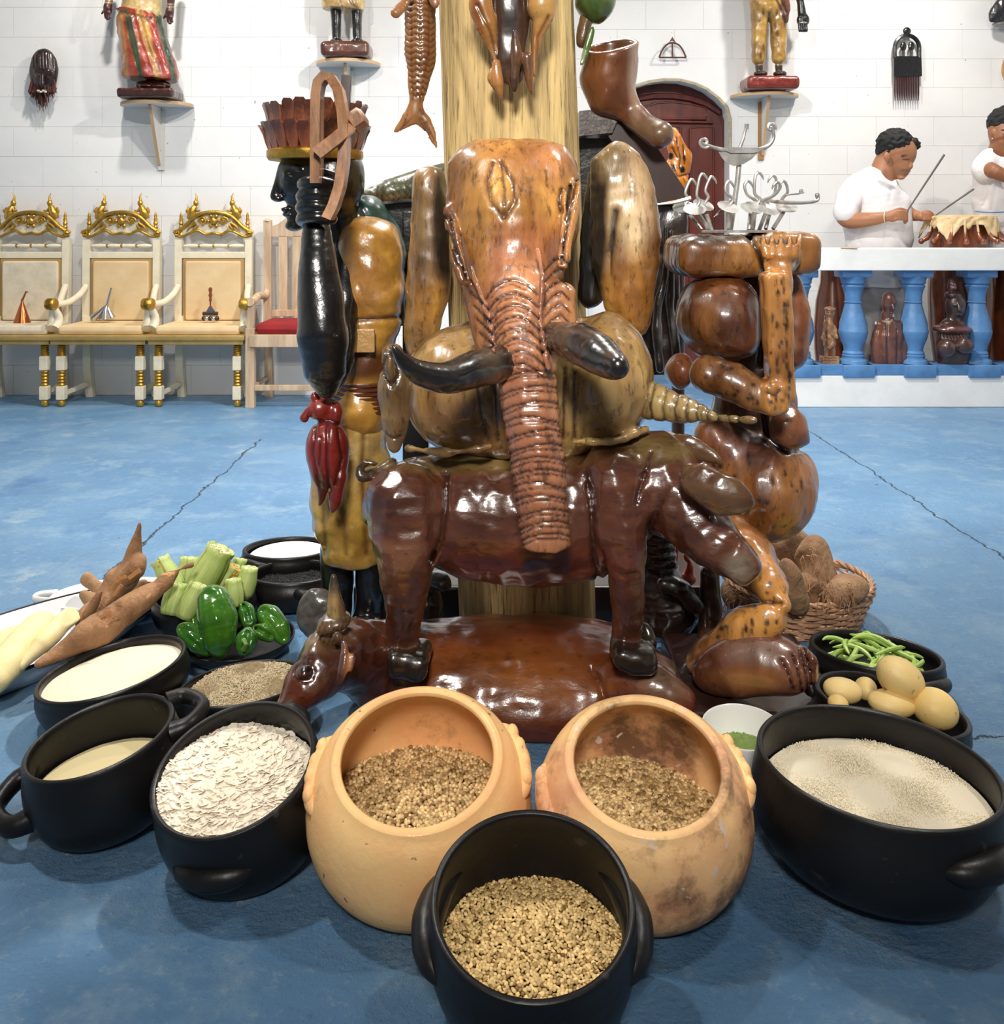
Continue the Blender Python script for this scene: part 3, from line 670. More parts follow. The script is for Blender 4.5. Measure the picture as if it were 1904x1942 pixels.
# two bowls at the rear left
p, r, hz, m = pot('black clay bowl of white salt, rearmost on the left', 548, 1040, 86, .08, BOWL, 'black_clay', tilt=-5, name='clay_bowl', cat='bowl')
lug_handle(p, r, hz, -130, z=.8, th=.014)
c = p.location+m@Vector((0, 0, .8*hz)); fill('salt', 'white salt in the rearmost black bowl', 'salt', 'salt', c, r*.85, .1)
p, r, hz, m = pot('black clay pot of black beans in front of the salt bowl', 557, 1086, 82, .085, DEEP, 'black_clay', tilt=-4)
loop_handle(p, r, hz, -50, z=.72, outw=.25, rad=.012)
c = p.location+m@Vector((0, 0, .6*hz)); fill('black_beans', 'black beans in the pot in front of the salt bowl', 'beans', 'blackbean', c, r*.95, .05)
s, c = heap(p, hz, r*.93, .62, 900, .05, 9); grains('loose_black_beans', 'upper layer of black beans in the pot in front of the salt bowl', 'beans', 'blackbean', s, .004, .2, (1.2, .8, .7))
# potato bowl, green bean bowl, white bowl on the right
PB, pr_, phz, pm = pot('black clay bowl holding yellow potatoes behind the large right pot', 1690, 1336, 140, .10, BOWL, 'black_clay', tilt=-3, roll=8, name='clay_bowl', cat='bowl')
lug_handle(PB, pr_, phz, 150, z=.85, th=.013, span=16)
GB, gr_, ghz, gm = pot('black clay bowl of green beans in front of the wicker basket', 1661, 1236, 121, .085, BOWL, 'black_clay', tilt=-6, roll=4, name='clay_bowl', cat='bowl')
lug_handle(GB, gr_, ghz, -60, z=.7, th=.016)
p, r, hz, m = pot('small white bowl of green seeds between the terracotta and large black pots', 1408, 1378, 76, .09, FLARE, 'porcelain', tilt=4, name='white_bowl', cat='bowl', wall=.004)
s, c = heap(p, hz, r*.74, .5, 500, .1, 10); fill('seed_layer', 'under-layer of green seeds in the small white bowl', 'seeds', 'green_seed', c, r*.78, .1)
grains('green_seeds', 'green seeds in the small white bowl', 'seeds', 'green_seed', s, .005, .3, (1.2, .6, .5))
# ---------------------------------------------------------------- wooden post
OC, DKB, BLK, TAN = (.30, .115, .028), (.10, .028, .010), (.006, .005, .004), (.50, .30, .12)
pt = thing('wooden_post', 'tall round weathered timber post rising behind the carved elephant head', 'post')
a, b = P(1002, 1235, 2.0), P(957, -40, 2.0); a.z = 0; d = (b-a); top = a+d*(3.5/d.z)
mb = MB(); q = random.Random(3); V_ = []
N_ = 72
for i in range(25):
    t = i/24; c = a.lerp(top, t); r = .170+.004*math.sin(t*9)+.006*max(0, t-.35)
    for k in range(N_):
        an = 2*math.pi*k/N_; rr = r+.0022*math.sin(an*9+t*3)+.0016*math.sin(an*23+t*5)+.0012*math.sin(an*31-t*9); mb.v.append((c.x+rr*math.cos(an), c.y+rr*math.sin(an), c.z))
mb.f = [(i*N_+k, i*N_+(k+1) % N_, (i+1)*N_+(k+1) % N_, (i+1)*N_+k) for i in range(24) for k in range(N_)]
mb.build('post_shaft', 'post', pt, ang=80)

# ---------------------------------------------------------------- elephant head
E1 = thing('carved_elephant_head', 'large varnished carved elephant head with ringed trunk mounted on the post', 'carving', (.03, 1.8, .8))
c = Carve(.0045, .03, (.44, .19, .045), lump=.0005, lf=30)
c.box(972, 385, 1.70, 124, 118, .125, r=.085)
c.tube([(968, 420, 1.66, 112), (970, 500, 1.64, 102), (978, 580, 1.59, 88), (990, 650, 1.545, 66), (1000, 720, 1.52, 57), (1012, 820, 1.50, 53), (1024, 920, 1.49, 51), (1034, 1020, 1.485, 50)], flat=1, sub=4)
c.box(1036, 1075, 1.48, 90, 38, .2, op='s', k=.004, r=.002)
c.tube([(852, 400, 1.62, 12), (862, 460, 1.58, 13), (880, 530, 1.56, 12)], k=.012)          # left eye ridge
c.tube([(1090, 350, 1.62, 12), (1080, 420, 1.58, 14), (1068, 500, 1.55, 14)], k=.012)
c.tube([(1065, 560, 1.56, 28), (1062, 640, 1.54, 30)], k=.02); c.tube([(905, 560, 1.58, 26), (925, 650, 1.55, 26)], k=.02)
rb = dict(k=.004, col=(.16, .035, .012))
c.tube([(1018, 472, 1.528, 5), (1030, 530, 1.500, 7), (1024, 600, 1.482, 7), (1030, 650, 1.466, 7), (1040, 700, 1.456, 5)], **rb)
c.tube([(893, 505, 1.55, 4), (912, 560, 1.520, 7), (930, 610, 1.49, 8), (938, 665, 1.462, 6), (945, 700, 1.456, 4)], **rb)
DG = (.030, .007, .004); gv = dict(w=2.3, dep=.0048, ymax=1.66, col=DG)
q = random.Random(5)
c.groove([(935, 310), (924, 345), (932, 385), (956, 414), (976, 384), (974, 345), (950, 308)], 4, .005, 1.62, (.12, .04, .012))
c.groove([(950, 308), (957, 360), (956, 414)], 3, .004, 1.62, (.12, .04, .012))
c.paint(948, 350, 22, 40, (.55, .27, .06), .6); c.paint(945, 425, 40, 30, (.48, .22, .05), 1.0)
c.paint(985, 470, 90, 50, (.46, .15, .06), 1.0, amt=.8); c.paint(1000, 560, 110, 80, (.36, .13, .06), 1.0, amt=.9); c.paint(1010, 850, 120, 270, (.33, .125, .06), .6, amt=.95); c.paint(900, 420, 30, 110, (.52, .27, .06), 1.0, amt=.7); c.paint(1030, 300, 60, 40, (.36, .12, .04), 1, amt=.7)
c.paint(860, 300, 40, 60, (.28, .15, .06), 1.0, amt=.7)
for pts in ([(1064, 360), (1060, 385), (1064, 402)], [(1092, 345), (1082, 400), (1070, 460), (1066, 500)], [(1082, 352), (1073, 420)], [(846, 410), (856, 420), (862, 460), (884, 530)], [(850, 440), (868, 500)]):
    c.groove(pts, 3.4, .009, 1.72, DG)
for i, y in enumerate((530, 555, 577, 599, 620, 640, 664, 688)):      # arched rings on the brow between the two ridges
    t = i/7; xl, xr = 922+t*20, 1021+t*14
    c.groove([(xl, y+36), (xl+14, y+16), (xl+34, y+4), ((xl+xr)/2+4, y+1), (xr-20, y+12), (xr-2, y+28)], 2.7, .0052, 1.66, DG)
    c.groove([(xl+8, y+36), (xl+26, y+16), ((xl+xr)/2, y+9), (xr-24, y+20)], 1.6, .0025, 1.66, (.09, .02, .008))
y = 708
while y < 1030:
    t = (y-690)/340; xc = 1000+t*36; hw = 60-t*8; o = q.uniform(-5, 5)
    c.groove([(xc-hw, y+14+o), (xc-hw*.6, y+2+o), (xc, y-4+o*.3), (xc+hw*.5, y-2-o), (xc+hw, y+5-o)], 2.4, .0052, 1.66, DG)
    c.groove([(xc-hw, y+22+o), (xc-hw*.3, y+7), (xc+hw*.4, y+6), (xc+hw, y+12-o)], 1.9, .0035, 1.66, (.05, .012, .005))
    y += q.uniform(23, 30)-t*2
for i in range(8):
    yy = 492+i*22; c.groove([(1032, yy+22), (1048, yy+4), (1066, yy-4), (1080, yy+12)], 2.3, .005, 1.64, DG)
for i in range(6):
    yy = 560+i*26; xo = i*6; c.groove([(893+xo, yy-6), (908+xo, yy+8), (926+xo, yy+26)], 2.3, .005, 1.66, DG)
c.build('head', 'carved', E1)
c = Carve(.005, .02, (.30, .15, .045), lump=.0006)
c.tube([(1138, 340, 1.90, 22), (1128, 440, 1.90, 26), (1122, 560, 1.90, 24)], flat=.8, col=BLK)  # shade of the hollow between head and ear, put in as a black slab
c.tube([(1172, 318, 1.83, 50), (1186, 400, 1.83, 66), (1188, 490, 1.83, 66), (1190, 560, 1.83, 50), (1205, 615, 1.84, 26)], flat=.62)
c.ell(1215, 430, 1.70, 26, 110, .022, rot=-4, op='s', k=.02); c.groove([(1196, 300), (1222, 360), (1238, 440), (1242, 520)], 5, .006, 1.8, (.14, .055, .02))
c.groove([(1128, 620), (1150, 540), (1162, 460), (1168, 400)], 7, .005, 1.8, (.02, .012, .008))
c.paint(1128, 420, 26, 230, BLK, .5, rot=3, amt=.95); c.paint(1195, 400, 38, 95, (.85, .60, .36), .7); c.paint(1200, 560, 48, 80, (.50, .22, .045), .8)
c.paint(1160, 300, 30, 45, (.20, .12, .045), .8)
c.build('ear', 'carved', E1)
c = Carve(.005, .02, (.30, .16, .055), lump=.0006)
c.tube([(815, 345, 1.88, 32), (815, 430, 1.88, 36), (812, 540, 1.88, 42), (800, 620, 1.88, 34), (790, 660, 1.88, 20)], flat=1.2)
c.paint(845, 420, 26, 130, BLK, .5, amt=.95); c.paint(812, 575, 30, 45, (.42, .2, .04), .7); c.paint(800, 440, 12, 90, (.26, .16, .07), .8)
c.build('ear', 'carved', E1)
for pts in ([(945, 690, 1.50, 36), (900, 700, 1.45, 36), (850, 716, 1.40, 31), (800, 708, 1.37, 25), (765, 684, 1.35, 15), (745, 656, 1.34, 4)],
            [(1055, 640, 1.51, 30), (1100, 652, 1.44, 40), (1135, 672, 1.38, 39), (1160, 690, 1.34, 30), (1172, 696, 1.31, 22)]):
    c = Carve(.004, .01, (.012, .009, .007), lump=.0002); c.fac = (.0012, .03); c.tube(pts)
    c.paint(pts[0][0]+(-15 if pts[0][0] < 1000 else 8), pts[0][1], 22, 40, (.05, .035, .02), .7); c.build('tusk', 'carved_dark', E1)

# ---------------------------------------------------------------- armadillo
A1 = thing('carved_armadillo', 'ochre carved armadillo with domed shell and ringed tail behind the elephant trunk', 'carving', (.05, 1.8, .6))
OA = (.36, .21, .07)
c = Carve(.005, .02, OA, lump=.0008)
c.ell(1000, 740, 1.73, 236, 150, .155); c.ell(870, 735, 1.71, 108, 112, .14); c.ell(1150, 715, 1.70, 86, 122, .14)
c.box(1000, 925, 1.72, 300, 68, .3, op='s', k=.02, r=.01); c.tube([(775, 850, 1.66, 8), (850, 858, 1.60, 8), (930, 846, 1.60, 7)], k=.01); c.tube([(1090, 838, 1.60, 7), (1170, 835, 1.60, 8), (1225, 815, 1.64, 8)], k=.01)
for xs in ([(905, 725), (912, 780), (925, 835)], [(938, 725), (945, 835)], [(1070, 700), (1068, 830)], [(1088, 705), (1090, 830)]): c.groove(xs, 3, .006, 1.75, (.05, .02, .01))
c.groove([(775, 680), (768, 760), (780, 830)], 4, .006, 1.8, (.05, .02, .01)); c.paint(870, 790, 80, 30, (.30, .16, .06), 1); c.paint(1150, 770, 60, 50, (.32, .2, .08), 1); c.paint(1060, 600, 40, 30, (.2, .1, .03), 1)
c.build('shell', 'carved', A1)
c = Carve(.004, .012, (.20, .115, .045), lump=.0015)
c.tube([(745, 672, 1.60, 22), (748, 730, 1.60, 31), (748, 790, 1.60, 28), (748, 838, 1.60, 18)]); c.ell(738, 690, 1.575, 14, 34, .02, k=.008)
c.groove([(735, 668), (726, 700), (742, 736), (756, 712), (750, 676), (737, 668)], 3, .006, 1.62, (.05, .025, .012)); c.groove([(733, 820), (745, 832), (760, 826)], 2.5, .004, 1.62, (.05, .02, .01))
c.build('head', 'carved', A1)
c = Carve(.004, .01, (.33, .22, .085), lump=.001)
c.tube([(1215, 755, 1.68, 40), (1262, 768, 1.64, 32), (1310, 782, 1.61, 21), (1365, 792, 1.58, 11), (1432, 796, 1.55, 5)])
for i, x in enumerate((1238, 1262, 1284, 1305, 1325, 1345, 1365, 1385, 1403)): hgt = 38-i*4; c.groove([(x+4, 768+i*3-hgt), (x-5, 770+i*3), (x+1, 772+i*3+hgt)], 2.3, .004, 1.66, (.07, .04, .015))
c.build('tail', 'carved', A1)

# ---------------------------------------------------------------- standing animal
B1 = thing('carved_standing_boar', 'dark brown carved long-eared animal with curled tail, standing on the lying bull', 'carving', (.1, 1.7, .3))
BR, HF = (.095, .030, .015), (.022, .014, .009)
c = Carve(.005, .035, BR, lump=.0010, lf=34)
c.tube([(745, 955, 1.69, 56), (800, 960, 1.69, 92), (900, 975, 1.69, 118), (1000, 980, 1.69, 126), (1090, 972, 1.69, 124), (1180, 930, 1.69, 96), (1260, 905, 1.66, 78)], flat=.95)
c.tube([(765, 950, 1.63, 72), (768, 1030, 1.61, 62), (770, 1100, 1.61, 48), (766, 1165, 1.63, 34), (764, 1215, 1.645, 30), (766, 1235, 1.65, 27)], k=.025)
c.tube([(1165, 905, 1.63, 66), (1178, 990, 1.60, 50), (1188, 1080, 1.59, 36), (1192, 1150, 1.61, 31), (1188, 1205, 1.63, 27), (1190, 1225, 1.635, 24)], k=.018)
c.tube([(1240, 905, 1.66, 78), (1290, 960, 1.62, 68), (1335, 1010, 1.58, 56), (1380, 1050, 1.55, 44)], k=.03); c.box(1396, 1060, 1.54, 36, 34, .05, rot=38, r=.02, k=.02)
c.tube([(742, 880, 1.68, 12), (712, 896, 1.66, 10), (690, 905, 1.65, 12), (681, 892, 1.65, 9), (693, 878, 1.65, 8), (715, 880, 1.65, 6)], k=.004, col=(.03, .017, .01))
c.box(774, 1250, 1.63, 40, 26, .05, rot=6, r=.018, k=.004, col=HF); c.ell(745, 1250, 1.66, 25, 20, .03, k=.006, col=HF)
c.box(1200, 1240, 1.61, 42, 23, .05, rot=10, r=.018, k=.004, col=HF); c.ell(1230, 1205, 1.66, 12, 26, .02, rot=-20, k=.006, col=HF)
c.groove([(848, 900), (845, 960), (838, 1020), (815, 1070)], 5, .010, 1.75, (.04, .012, .006)); c.groove([(1112, 900), (1122, 960), (1125, 1050), (1135, 1100)], 5, .010, 1.75, (.04, .012, .006))
c.groove([(1235, 860), (1212, 930), (1205, 960)], 4, .007, 1.75, (.04, .012, .006)); c.groove([(1230, 1010), (1255, 950)], 5, .007, 1.7, (.04, .012, .006))
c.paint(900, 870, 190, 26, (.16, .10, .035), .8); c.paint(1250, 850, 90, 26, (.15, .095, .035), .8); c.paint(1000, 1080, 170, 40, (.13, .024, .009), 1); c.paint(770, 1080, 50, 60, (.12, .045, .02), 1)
c.paint(1400, 1075, 26, 26, (.2, .15, .11), 1)
c.build('body', 'carved_dark', B1)
for pts in ([(1296, 882, 1.545, 8), (1330, 912, 1.52, 36), (1375, 942, 1.50, 40), (1408, 952, 1.49, 24), (1428, 958, 1.485, 3)], [(1275, 838, 1.66, 14), (1310, 850, 1.64, 24), (1345, 862, 1.63, 16), (1366, 874, 1.62, 2)]):
    c = Carve(.004, .01, (.12, .06, .026), lump=.0005); c.fac = (.0015, .03); c.tube(pts, flat=.35); c.paint(1340, 900, 30, 14, (.08, .03, .012), 1); c.build('ear', 'carved_dark', B1)

# ---------------------------------------------------------------- lying bull
L1 = thing('carved_lying_bull', 'glossy red-brown carved bull lying on the floor, one short horn upright', 'carving', (0, 1.8, 0))
BL = (.12, .026, .008)
c = Carve(.006, .04, BL, lump=.001, lf=28); c.fac = (.003, .045); c.zmin = .0
c.tube([(690, 1240, 1.72, 62), (760, 1262, 1.74, 76), (840, 1300, 1.76, 118), (920, 1318, 1.77, 140), (1010, 1322, 1.77, 145), (1110, 1325, 1.77, 140), (1200, 1342, 1.77, 112), (1270, 1362, 1.76, 72), (1330, 1385, 1.74, 40)], flat=1.2)
c.tube([(1180, 1290, 1.66, 46), (1240, 1300, 1.62, 42), (1290, 1330, 1.60, 30)], k=.03); 
c.groove([(1120, 1270), (1140, 1300), (1150, 1340)], 6, .008); c.paint(960, 1290, 160, 60, (.22, .068, .013), 1.2); c.paint(1260, 1290, 50, 40, (.17, .09, .055), 1)
c.build('body', 'carved_dark', L1)
c = Carve(.0045, .02, (.085, .024, .012), lump=.0014); c.zmin = .0
c.tube([(710, 1238, 1.68, 58), (660, 1232, 1.63, 60), (622, 1252, 1.58, 56), (590, 1292, 1.54, 46), (562, 1330, 1.52, 34), (545, 1352, 1.51, 24)], k=.02)
c.ell(632, 1182, 1.57, 34, 20, .04, rot=-10, k=.015, col=(.16, .09, .045)); c.ell(640, 1210, 1.53, 16, 18, .015, k=.01)
c.ell(577, 1276, 1.515, 13, 12, .020, k=.004, col=(.006, .003, .003)); c.groove([(577+19*math.cos(a_*.7), 1276+17*math.sin(a_*.7)) for a_ in range(10)], 2.5, .004, 1.6, (.03, .008, .005)); c.groove([(556, 1256), (572, 1248), (592, 1252)], 2.5, .004, 1.6, (.03, .01, .006)); c.tube([(668, 1270, 1.64, 44), (715, 1290, 1.68, 52), (760, 1310, 1.70, 60)], k=.03)
for i in range(9): x = 588+i*8; c.groove([(x+12, 1160+i*2), (x, 1180), (x-14, 1205+i*3)], 1.8, .003, 1.62, (.07, .035, .018))
c.paint(600, 1200, 60, 34, (.17, .10, .05), 1); c.paint(560, 1310, 30, 30, (.16, .035, .012), 1); c.paint(540, 1350, 24, 24, (.15, .09, .06), 1)
c.build('head', 'carved_dark', L1)
c = Carve(.003, .008, (.30, .18, .07), lump=.0006); c.tube([(640, 1180, 1.57, 20), (636, 1150, 1.57, 16), (633, 1120, 1.57, 11), (632, 1094, 1.57, 8)]); c.paint(632, 1098, 18, 26, (.05, .03, .02), 1); c.paint(650, 1150, 10, 60, (.1, .05, .02), 1); c.build('horn', 'carved', L1)
c = Carve(.0035, .008, (.10, .035, .02), lump=.0008); c.tube([(652, 1218, 1.52, 6), (655, 1250, 1.50, 17), (650, 1280, 1.49, 14), (640, 1302, 1.49, 3)], flat=.5); c.groove([(664, 1228), (658, 1290)], 5, .004, 2, (.42, .17, .05)); c.build('ear', 'carved', L1)

pl = tag(MB().box(((P(690, 0, 2.2).x+P(1325, 0, 2.2).x)/2, 2.22*K, .062), ((P(1325, 0, 2.2).x-P(690, 0, 2.2).x)/2, .22, .062), bev=.012).build('black_plinth', 'dark_wood'), 'low black wooden plinth around the foot of the post, behind the lying bull', 'plinth')
# ---------------------------------------------------------------- hunter statue on the left
S1 = thing('carved_hunter_statue', 'tall black-skinned carved hunter with feather crown and teal cape holding up a wooden bow', 'statue', (-.4, 2.0, 0))
OG, GD, TL, SK = (.40, .20, .035), (.50, .31, .07), (.008, .055, .05), (.008, .007, .006)
c = Carve(.005, .02, OG, lump=.0018)
c.tube([(700, 470, 1.97, 62), (702, 560, 1.97, 64), (700, 640, 1.97, 52), (690, 720, 1.97, 52), (684, 770, 1.97, 60)], flat=1.1)
c.paint(690, 540, 40, 60, (.36, .17, .04), 1); c.paint(690, 690, 60, 30, (.12, .045, .015), .7)
c.groove([(640, 610), (765, 600)], 4, .006, 3, (.06, .02, .01)); c.groove([(680, 540), (690, 575), (720, 600)], 3, .003, 3)
c.build('torso', 'painted', S1)
c = Carve(.005, .02, TL, lump=.0015)
c.tube([(655, 420, 2.02, 36), (690, 420, 2.03, 50), (722, 470, 2.04, 46), (745, 540, 2.04, 26), (760, 610, 2.04, 8)], flat=1.2)
c.groove([(680, 385), (725, 470), (757, 600)], 5, .005, 3, (.01, .02, .02)); c.paint(670, 400, 40, 30, (.02, .09, .08), 1); c.build('cape', 'painted', S1)
c = Carve(.0045, .015, SK, lump=.0006)
c.ell(632, 340, 1.97, 60, 78, .085); c.ell(575, 335, 1.97, 48, 62, .065, k=.03); c.tube([(590, 390, 1.97, 36), (566, 410, 1.96, 22)], k=.025); c.tube([(640, 400, 1.99, 45), (650, 450, 1.99, 45)])
c.tube([(536, 322, 1.95, 9), (527, 350, 1.95, 8), (521, 372, 1.95, 9)], k=.008); c.ell(529, 377, 1.95, 9, 6, .016, k=.006)
c.ell(545, 397, 1.95, 13, 5.5, .02, k=.006); c.ell(547, 407, 1.95, 12, 6, .02, k=.006); c.ell(557, 428, 1.96, 17, 11, .024, k=.012)
c.tube([(534, 316, 1.95, 5), (550, 314, 1.93, 6), (566, 320, 1.91, 4)], k=.006); c.ell(547, 332, 1.925, 12, 6, .012, k=.004); c.groove([(536, 332), (558, 333)], 2, .003)
c.ell(620, 350, 1.89, 12, 20, .012, k=.006)
c.build('head', 'black_gloss', S1)
CH = P(598, 300, 1.97); rr = .112
MB().lathe([(rr*.9, -.014), (rr*1.02, -.014), (rr*1.06, -.006), (rr*1.06, .008), (rr, .014), (rr*.9, .014)], CH+Vector((0, 0, .008)), 36).build('headband', 'gold_dull' if 'gold_dull' in M else 'gold', S1)
M['feather'] = mat('red_brown_feather_carving', (.30, .085, .028), .32, coat=.8, vcol=(.09, .024, .010), vscale=30, bump=.006, bscale=60, stretch=(1, 1, .25))
fm = MB(); fm.v = []; L_ = .064
for i, (w_, z_, o_) in enumerate(((.010, 0, 0), (.014, .3, .007), (.017, .65, .013), (.017, .92, .021), (.010, 1.04, .026))):
    fm.v += [(-w_, o_-.004, z_*L_), (0, o_-.010, z_*L_), (w_, o_-.004, z_*L_), (w_, o_+.007, z_*L_), (-w_, o_+.007, z_*L_)]
fm.f = [(i*5+k, i*5+(k+1) % 5, i*5+5+(k+1) % 5, i*5+5+k) for i in range(4) for k in range(5)]+[(4, 3, 2, 1, 0), tuple(range(20, 25))]
fme = fm.mesh('feather'); fme.materials.append(M['feather'])
for tier, (zz, sc_, n_, ra) in enumerate(((.018, .95, 24, rr*.96), (.062, 1.0, 24, rr*.94))):
    for k in range(n_):
        an = 2*math.pi*(k+.5*tier)/n_; o = link('feather', fme, None, S1, False)
        o.matrix_parent_inverse = Matrix.Translation(-S1.location)
        o.location = CH+Vector((ra*math.cos(an), ra*math.sin(an), zz)); o.rotation_euler = (.13-.08*(1-tier)+rnd.uniform(-.05, .05), rnd.uniform(-.06, .06), an-math.pi/2); o.scale = (1, 1, sc_*rnd.uniform(.92, 1.06))
MB().lathe([(.001, 0), (rr*.90, 0), (rr*.92, .06), (rr*.86, .10), (.001, .102)], CH, 24).build('crown_core', 'feather', S1)
c = Carve(.0045, .018, SK, lump=.0008)
c.tube([(600, 432, 1.80, 24), (602, 470, 1.79, 32), (606, 540, 1.78, 41), (612, 630, 1.77, 48), (616, 700, 1.78, 40), (620, 742, 1.79, 16)], k=.01)
c.tube([(628, 730, 1.83, 18), (646, 680, 1.86, 27), (652, 600, 1.90, 28), (655, 530, 1.93, 28), (660, 470, 1.96, 30)], k=.01)
c.ell(602, 385, 1.80, 34, 46, .035, k=.01)
for i, y in enumerate((345, 368, 390, 411)): c.tube([(628, y+4, 1.765, 11), (600, y, 1.75, 12.5), (575, y+2, 1.765, 12), (572, y+8, 1.80, 10)], k=.004)
c.tube([(640, 352, 1.80, 10), (632, 334, 1.78, 11), (612, 326, 1.77, 10)], k=.004)
c.build('raised_arm', 'black_gloss', S1)
BW = (.24, .115, .045)
M['bow_wood'] = mat('pale_brown_bow_wood', (.36, .17, .07), .5, coat=.35, vcol=(.20, .09, .04), vscale=14, bump=.003, bscale=60, stretch=(3, 3, .5))
bw = MB().bar([P(601, 348, 1.74), P(601, 250, 1.74), P(602, 180, 1.74), P(606, 158, 1.74), P(616, 146, 1.74), P(630, 150, 1.75), P(643, 172, 1.76), P(651, 215, 1.77), P(654, 260, 1.77), P(652, 310, 1.76), P(645, 355, 1.74), P(634, 390, 1.72), P(622, 414, 1.71)], .021, .05)
bw.build('bow', 'bow_wood', S1)
ar = MB().bar([P(601, 292, 1.70), P(640, 262, 1.74), P(668, 238, 1.78)], .028, .022)
ar.build('arrow', 'bow_wood', S1)
MB().lathe([(.014, -.02), (.026, -.014), (.026, .014), (.016, .02)], P(678, 228, 1.79), 6, rot=Euler((0, R(55), 0))).build('arrow_head', 'bow_wood', S1)
MB().box(P(655, 190, 1.90), (.012, .01, .06), rot=Euler((0, R(4), 0)), bev=.002).build('quiver_board', 'dark_wood', S1)
for i in range(7):
    MB().lathe([(.072, -.003), (.079, -.004), (.080, .002), (.074, .004)], P(688, 722+i*8.5, 1.97), 28, ax=1.08).build('belt_ring', mat('belt_red', (.10, .03, .012), .3, coat=.8) if i == 0 else bpy.data.materials['belt_red'], S1)
MB().box(P(690, 646, 1.885), (.026, .006, .028), bev=.003).build('belt_plate', mat('belt_plate_gold', (.42, .24, .08), .3, coat=.8, bump=.004, bscale=40), S1)
c = Carve(.005, .02, GD, lump=.002)
c.tube([(672, 785, 1.99, 62), (665, 860, 1.99, 72), (664, 950, 1.99, 76), (672, 1030, 1.99, 64)], flat=1.1); c.box(670, 1110, 1.98, 120, 48, .2, op='s', k=.006, r=.003)
for x in (612, 650, 690): c.groove([(x, 800), (x-4, 900), (x+6, 1050)], 5, .004, 3, (.2, .1, .02))
c.paint(690, 870, 30, 60, (.46, .32, .12), 1); c.paint(660, 1010, 50, 40, (.34, .2, .03), 1); c.build('skirt', 'painted', S1)
mb = MB()
for i in range(9): mb.ball(P(598+i*2.2+(i > 5)*(i-5)*3, 960+i*11, 1.95), (.011, .012, .010), 8)
mb.build('skirt_fringe', 'gold', S1)['kind'] = 'stuff'
for x in (640, 705):
    c = Carve(.006, .02, SK, lump=.001); c.zmin = .0; c.tube([(x, 1040, 1.99, 34), (x, 1120, 2.0, 30), (x-4, 1180, 2.02, 26)]); c.ell(x-14, 1188, 1.97, 34, 16, .07); c.build('leg', 'black_gloss', S1)
c = Carve(.005, .01, (.10, .10, .10), lump=.001); c.zmin = 0
c.ell(605, 1165, 1.86, 44, 50, .03); c.groove([(580, 1140), (620, 1190)], 3, .003); c.groove([(572, 1150), (600, 1120), (630, 1130)], 3, .003); c.groove([(570, 1175), (620, 1165)], 3, .003); c.groove([(575, 1200), (615, 1150)], 3, .003)
tag(c.build('carved_shell_stone', 'painted'), 'grey round carved stone-like piece behind the bull head and horn', 'carving')
c = Carve(.005, .01, (.05, .055, .055), lump=.002); c.zmin = 0
c.ell(815, 1150, 1.95, 26, 52, .05); c.ell(830, 1105, 1.93, 28, 18, .03, rot=20); c.groove([(800, 1110), (815, 1190)], 3, .003); c.groove([(815, 1120), (826, 1180)], 3, .003)
tag(c.build('carved_bird', 'carved_dark'), 'small grey-black glossy carving seen between the boar hind leg and the post', 'carving')
# red bird
S2 = thing('carved_red_bird', 'dark red carved fowl hanging head-up under the black elbow of the hunter statue', 'carving', P(620, 850, 1.8))
RD = (.19, .016, .010)
c = Carve(.0035, .012, RD, lump=.0012)
c.ell(621, 858, 1.82, 40, 72, .05); c.ell(607, 776, 1.82, 24, 25, .03); c.ell(638, 785, 1.82, 12, 22, .02); c.tube([(585, 778, 1.81, 7), (578, 792, 1.81, 9)], k=.004); c.ell(596, 752, 1.81, 10, 12, .012, k=.004)
c.tube([(612, 915, 1.81, 14), (610, 940, 1.81, 8), (606, 958, 1.81, 2)], k=.008); c.tube([(640, 905, 1.81, 18), (636, 945, 1.81, 12), (630, 972, 1.81, 2)], k=.008)
for pts in ([(600, 805), (594, 860), (608, 925)], [(622, 805), (620, 870), (626, 930)], [(640, 815), (648, 870), (636, 920)], [(590, 800), (625, 798), (645, 806)], [(608, 830), (606, 880)]): c.groove(pts, 3.2, .005, 3, (.06, .004, .004))
c.paint(600, 930, 30, 30, (.07, .012, .006), 1)
c.build('body', 'painted', S2)
# snake-like scaled body and black box behind
c = Carve(.005, .012, (.07, .075, .030), lump=.001)
c.tube([(690, 378, 2.14, 16), (740, 366, 2.14, 26), (800, 350, 2.14, 30), (850, 338, 2.14, 30), (900, 330, 2.14, 28)])
c.paint(730, 385, 70, 14, (.2, .09, .02), 1)
for i in range(16):
    x = 700+i*11; 
    for j in range(4): y = 352-(x-700)*.22+j*13; c.groove([(x, y), (x+6, y+6), (x+1, y+12)], 1.6, .0018, 3, (.03, .03, .015))
tag(c.build('carved_scaly_tail', 'painted'), 'green-brown scaly carved tail sloping behind the hunter statue and left elephant ear', 'carving')
bx = thing('black_carved_stool', 'black lacquered box-shaped carving half hidden behind the left elephant ear', 'carving', P(750, 480, 2.2))
MB().prism([(P(x, y, 2.13).x, P(x, y, 2.13).z) for x, y in ((700, 385), (800, 378), (800, 640), (775, 640), (752, 500), (715, 430))], 2.12*K, 2.19*K).build('side_board', 'black_gloss', bx)
MB().bar([P(696, 388, 2.1), P(840, 374, 2.1)], .008, .03).build('top_edge', 'chrome_dull' if 'chrome_dull' in M else 'black_gloss', bx)
MB().box(P(790, 640, 2.13), (.035, .03, .34), bev=.004).build('leg', 'black_gloss', bx)

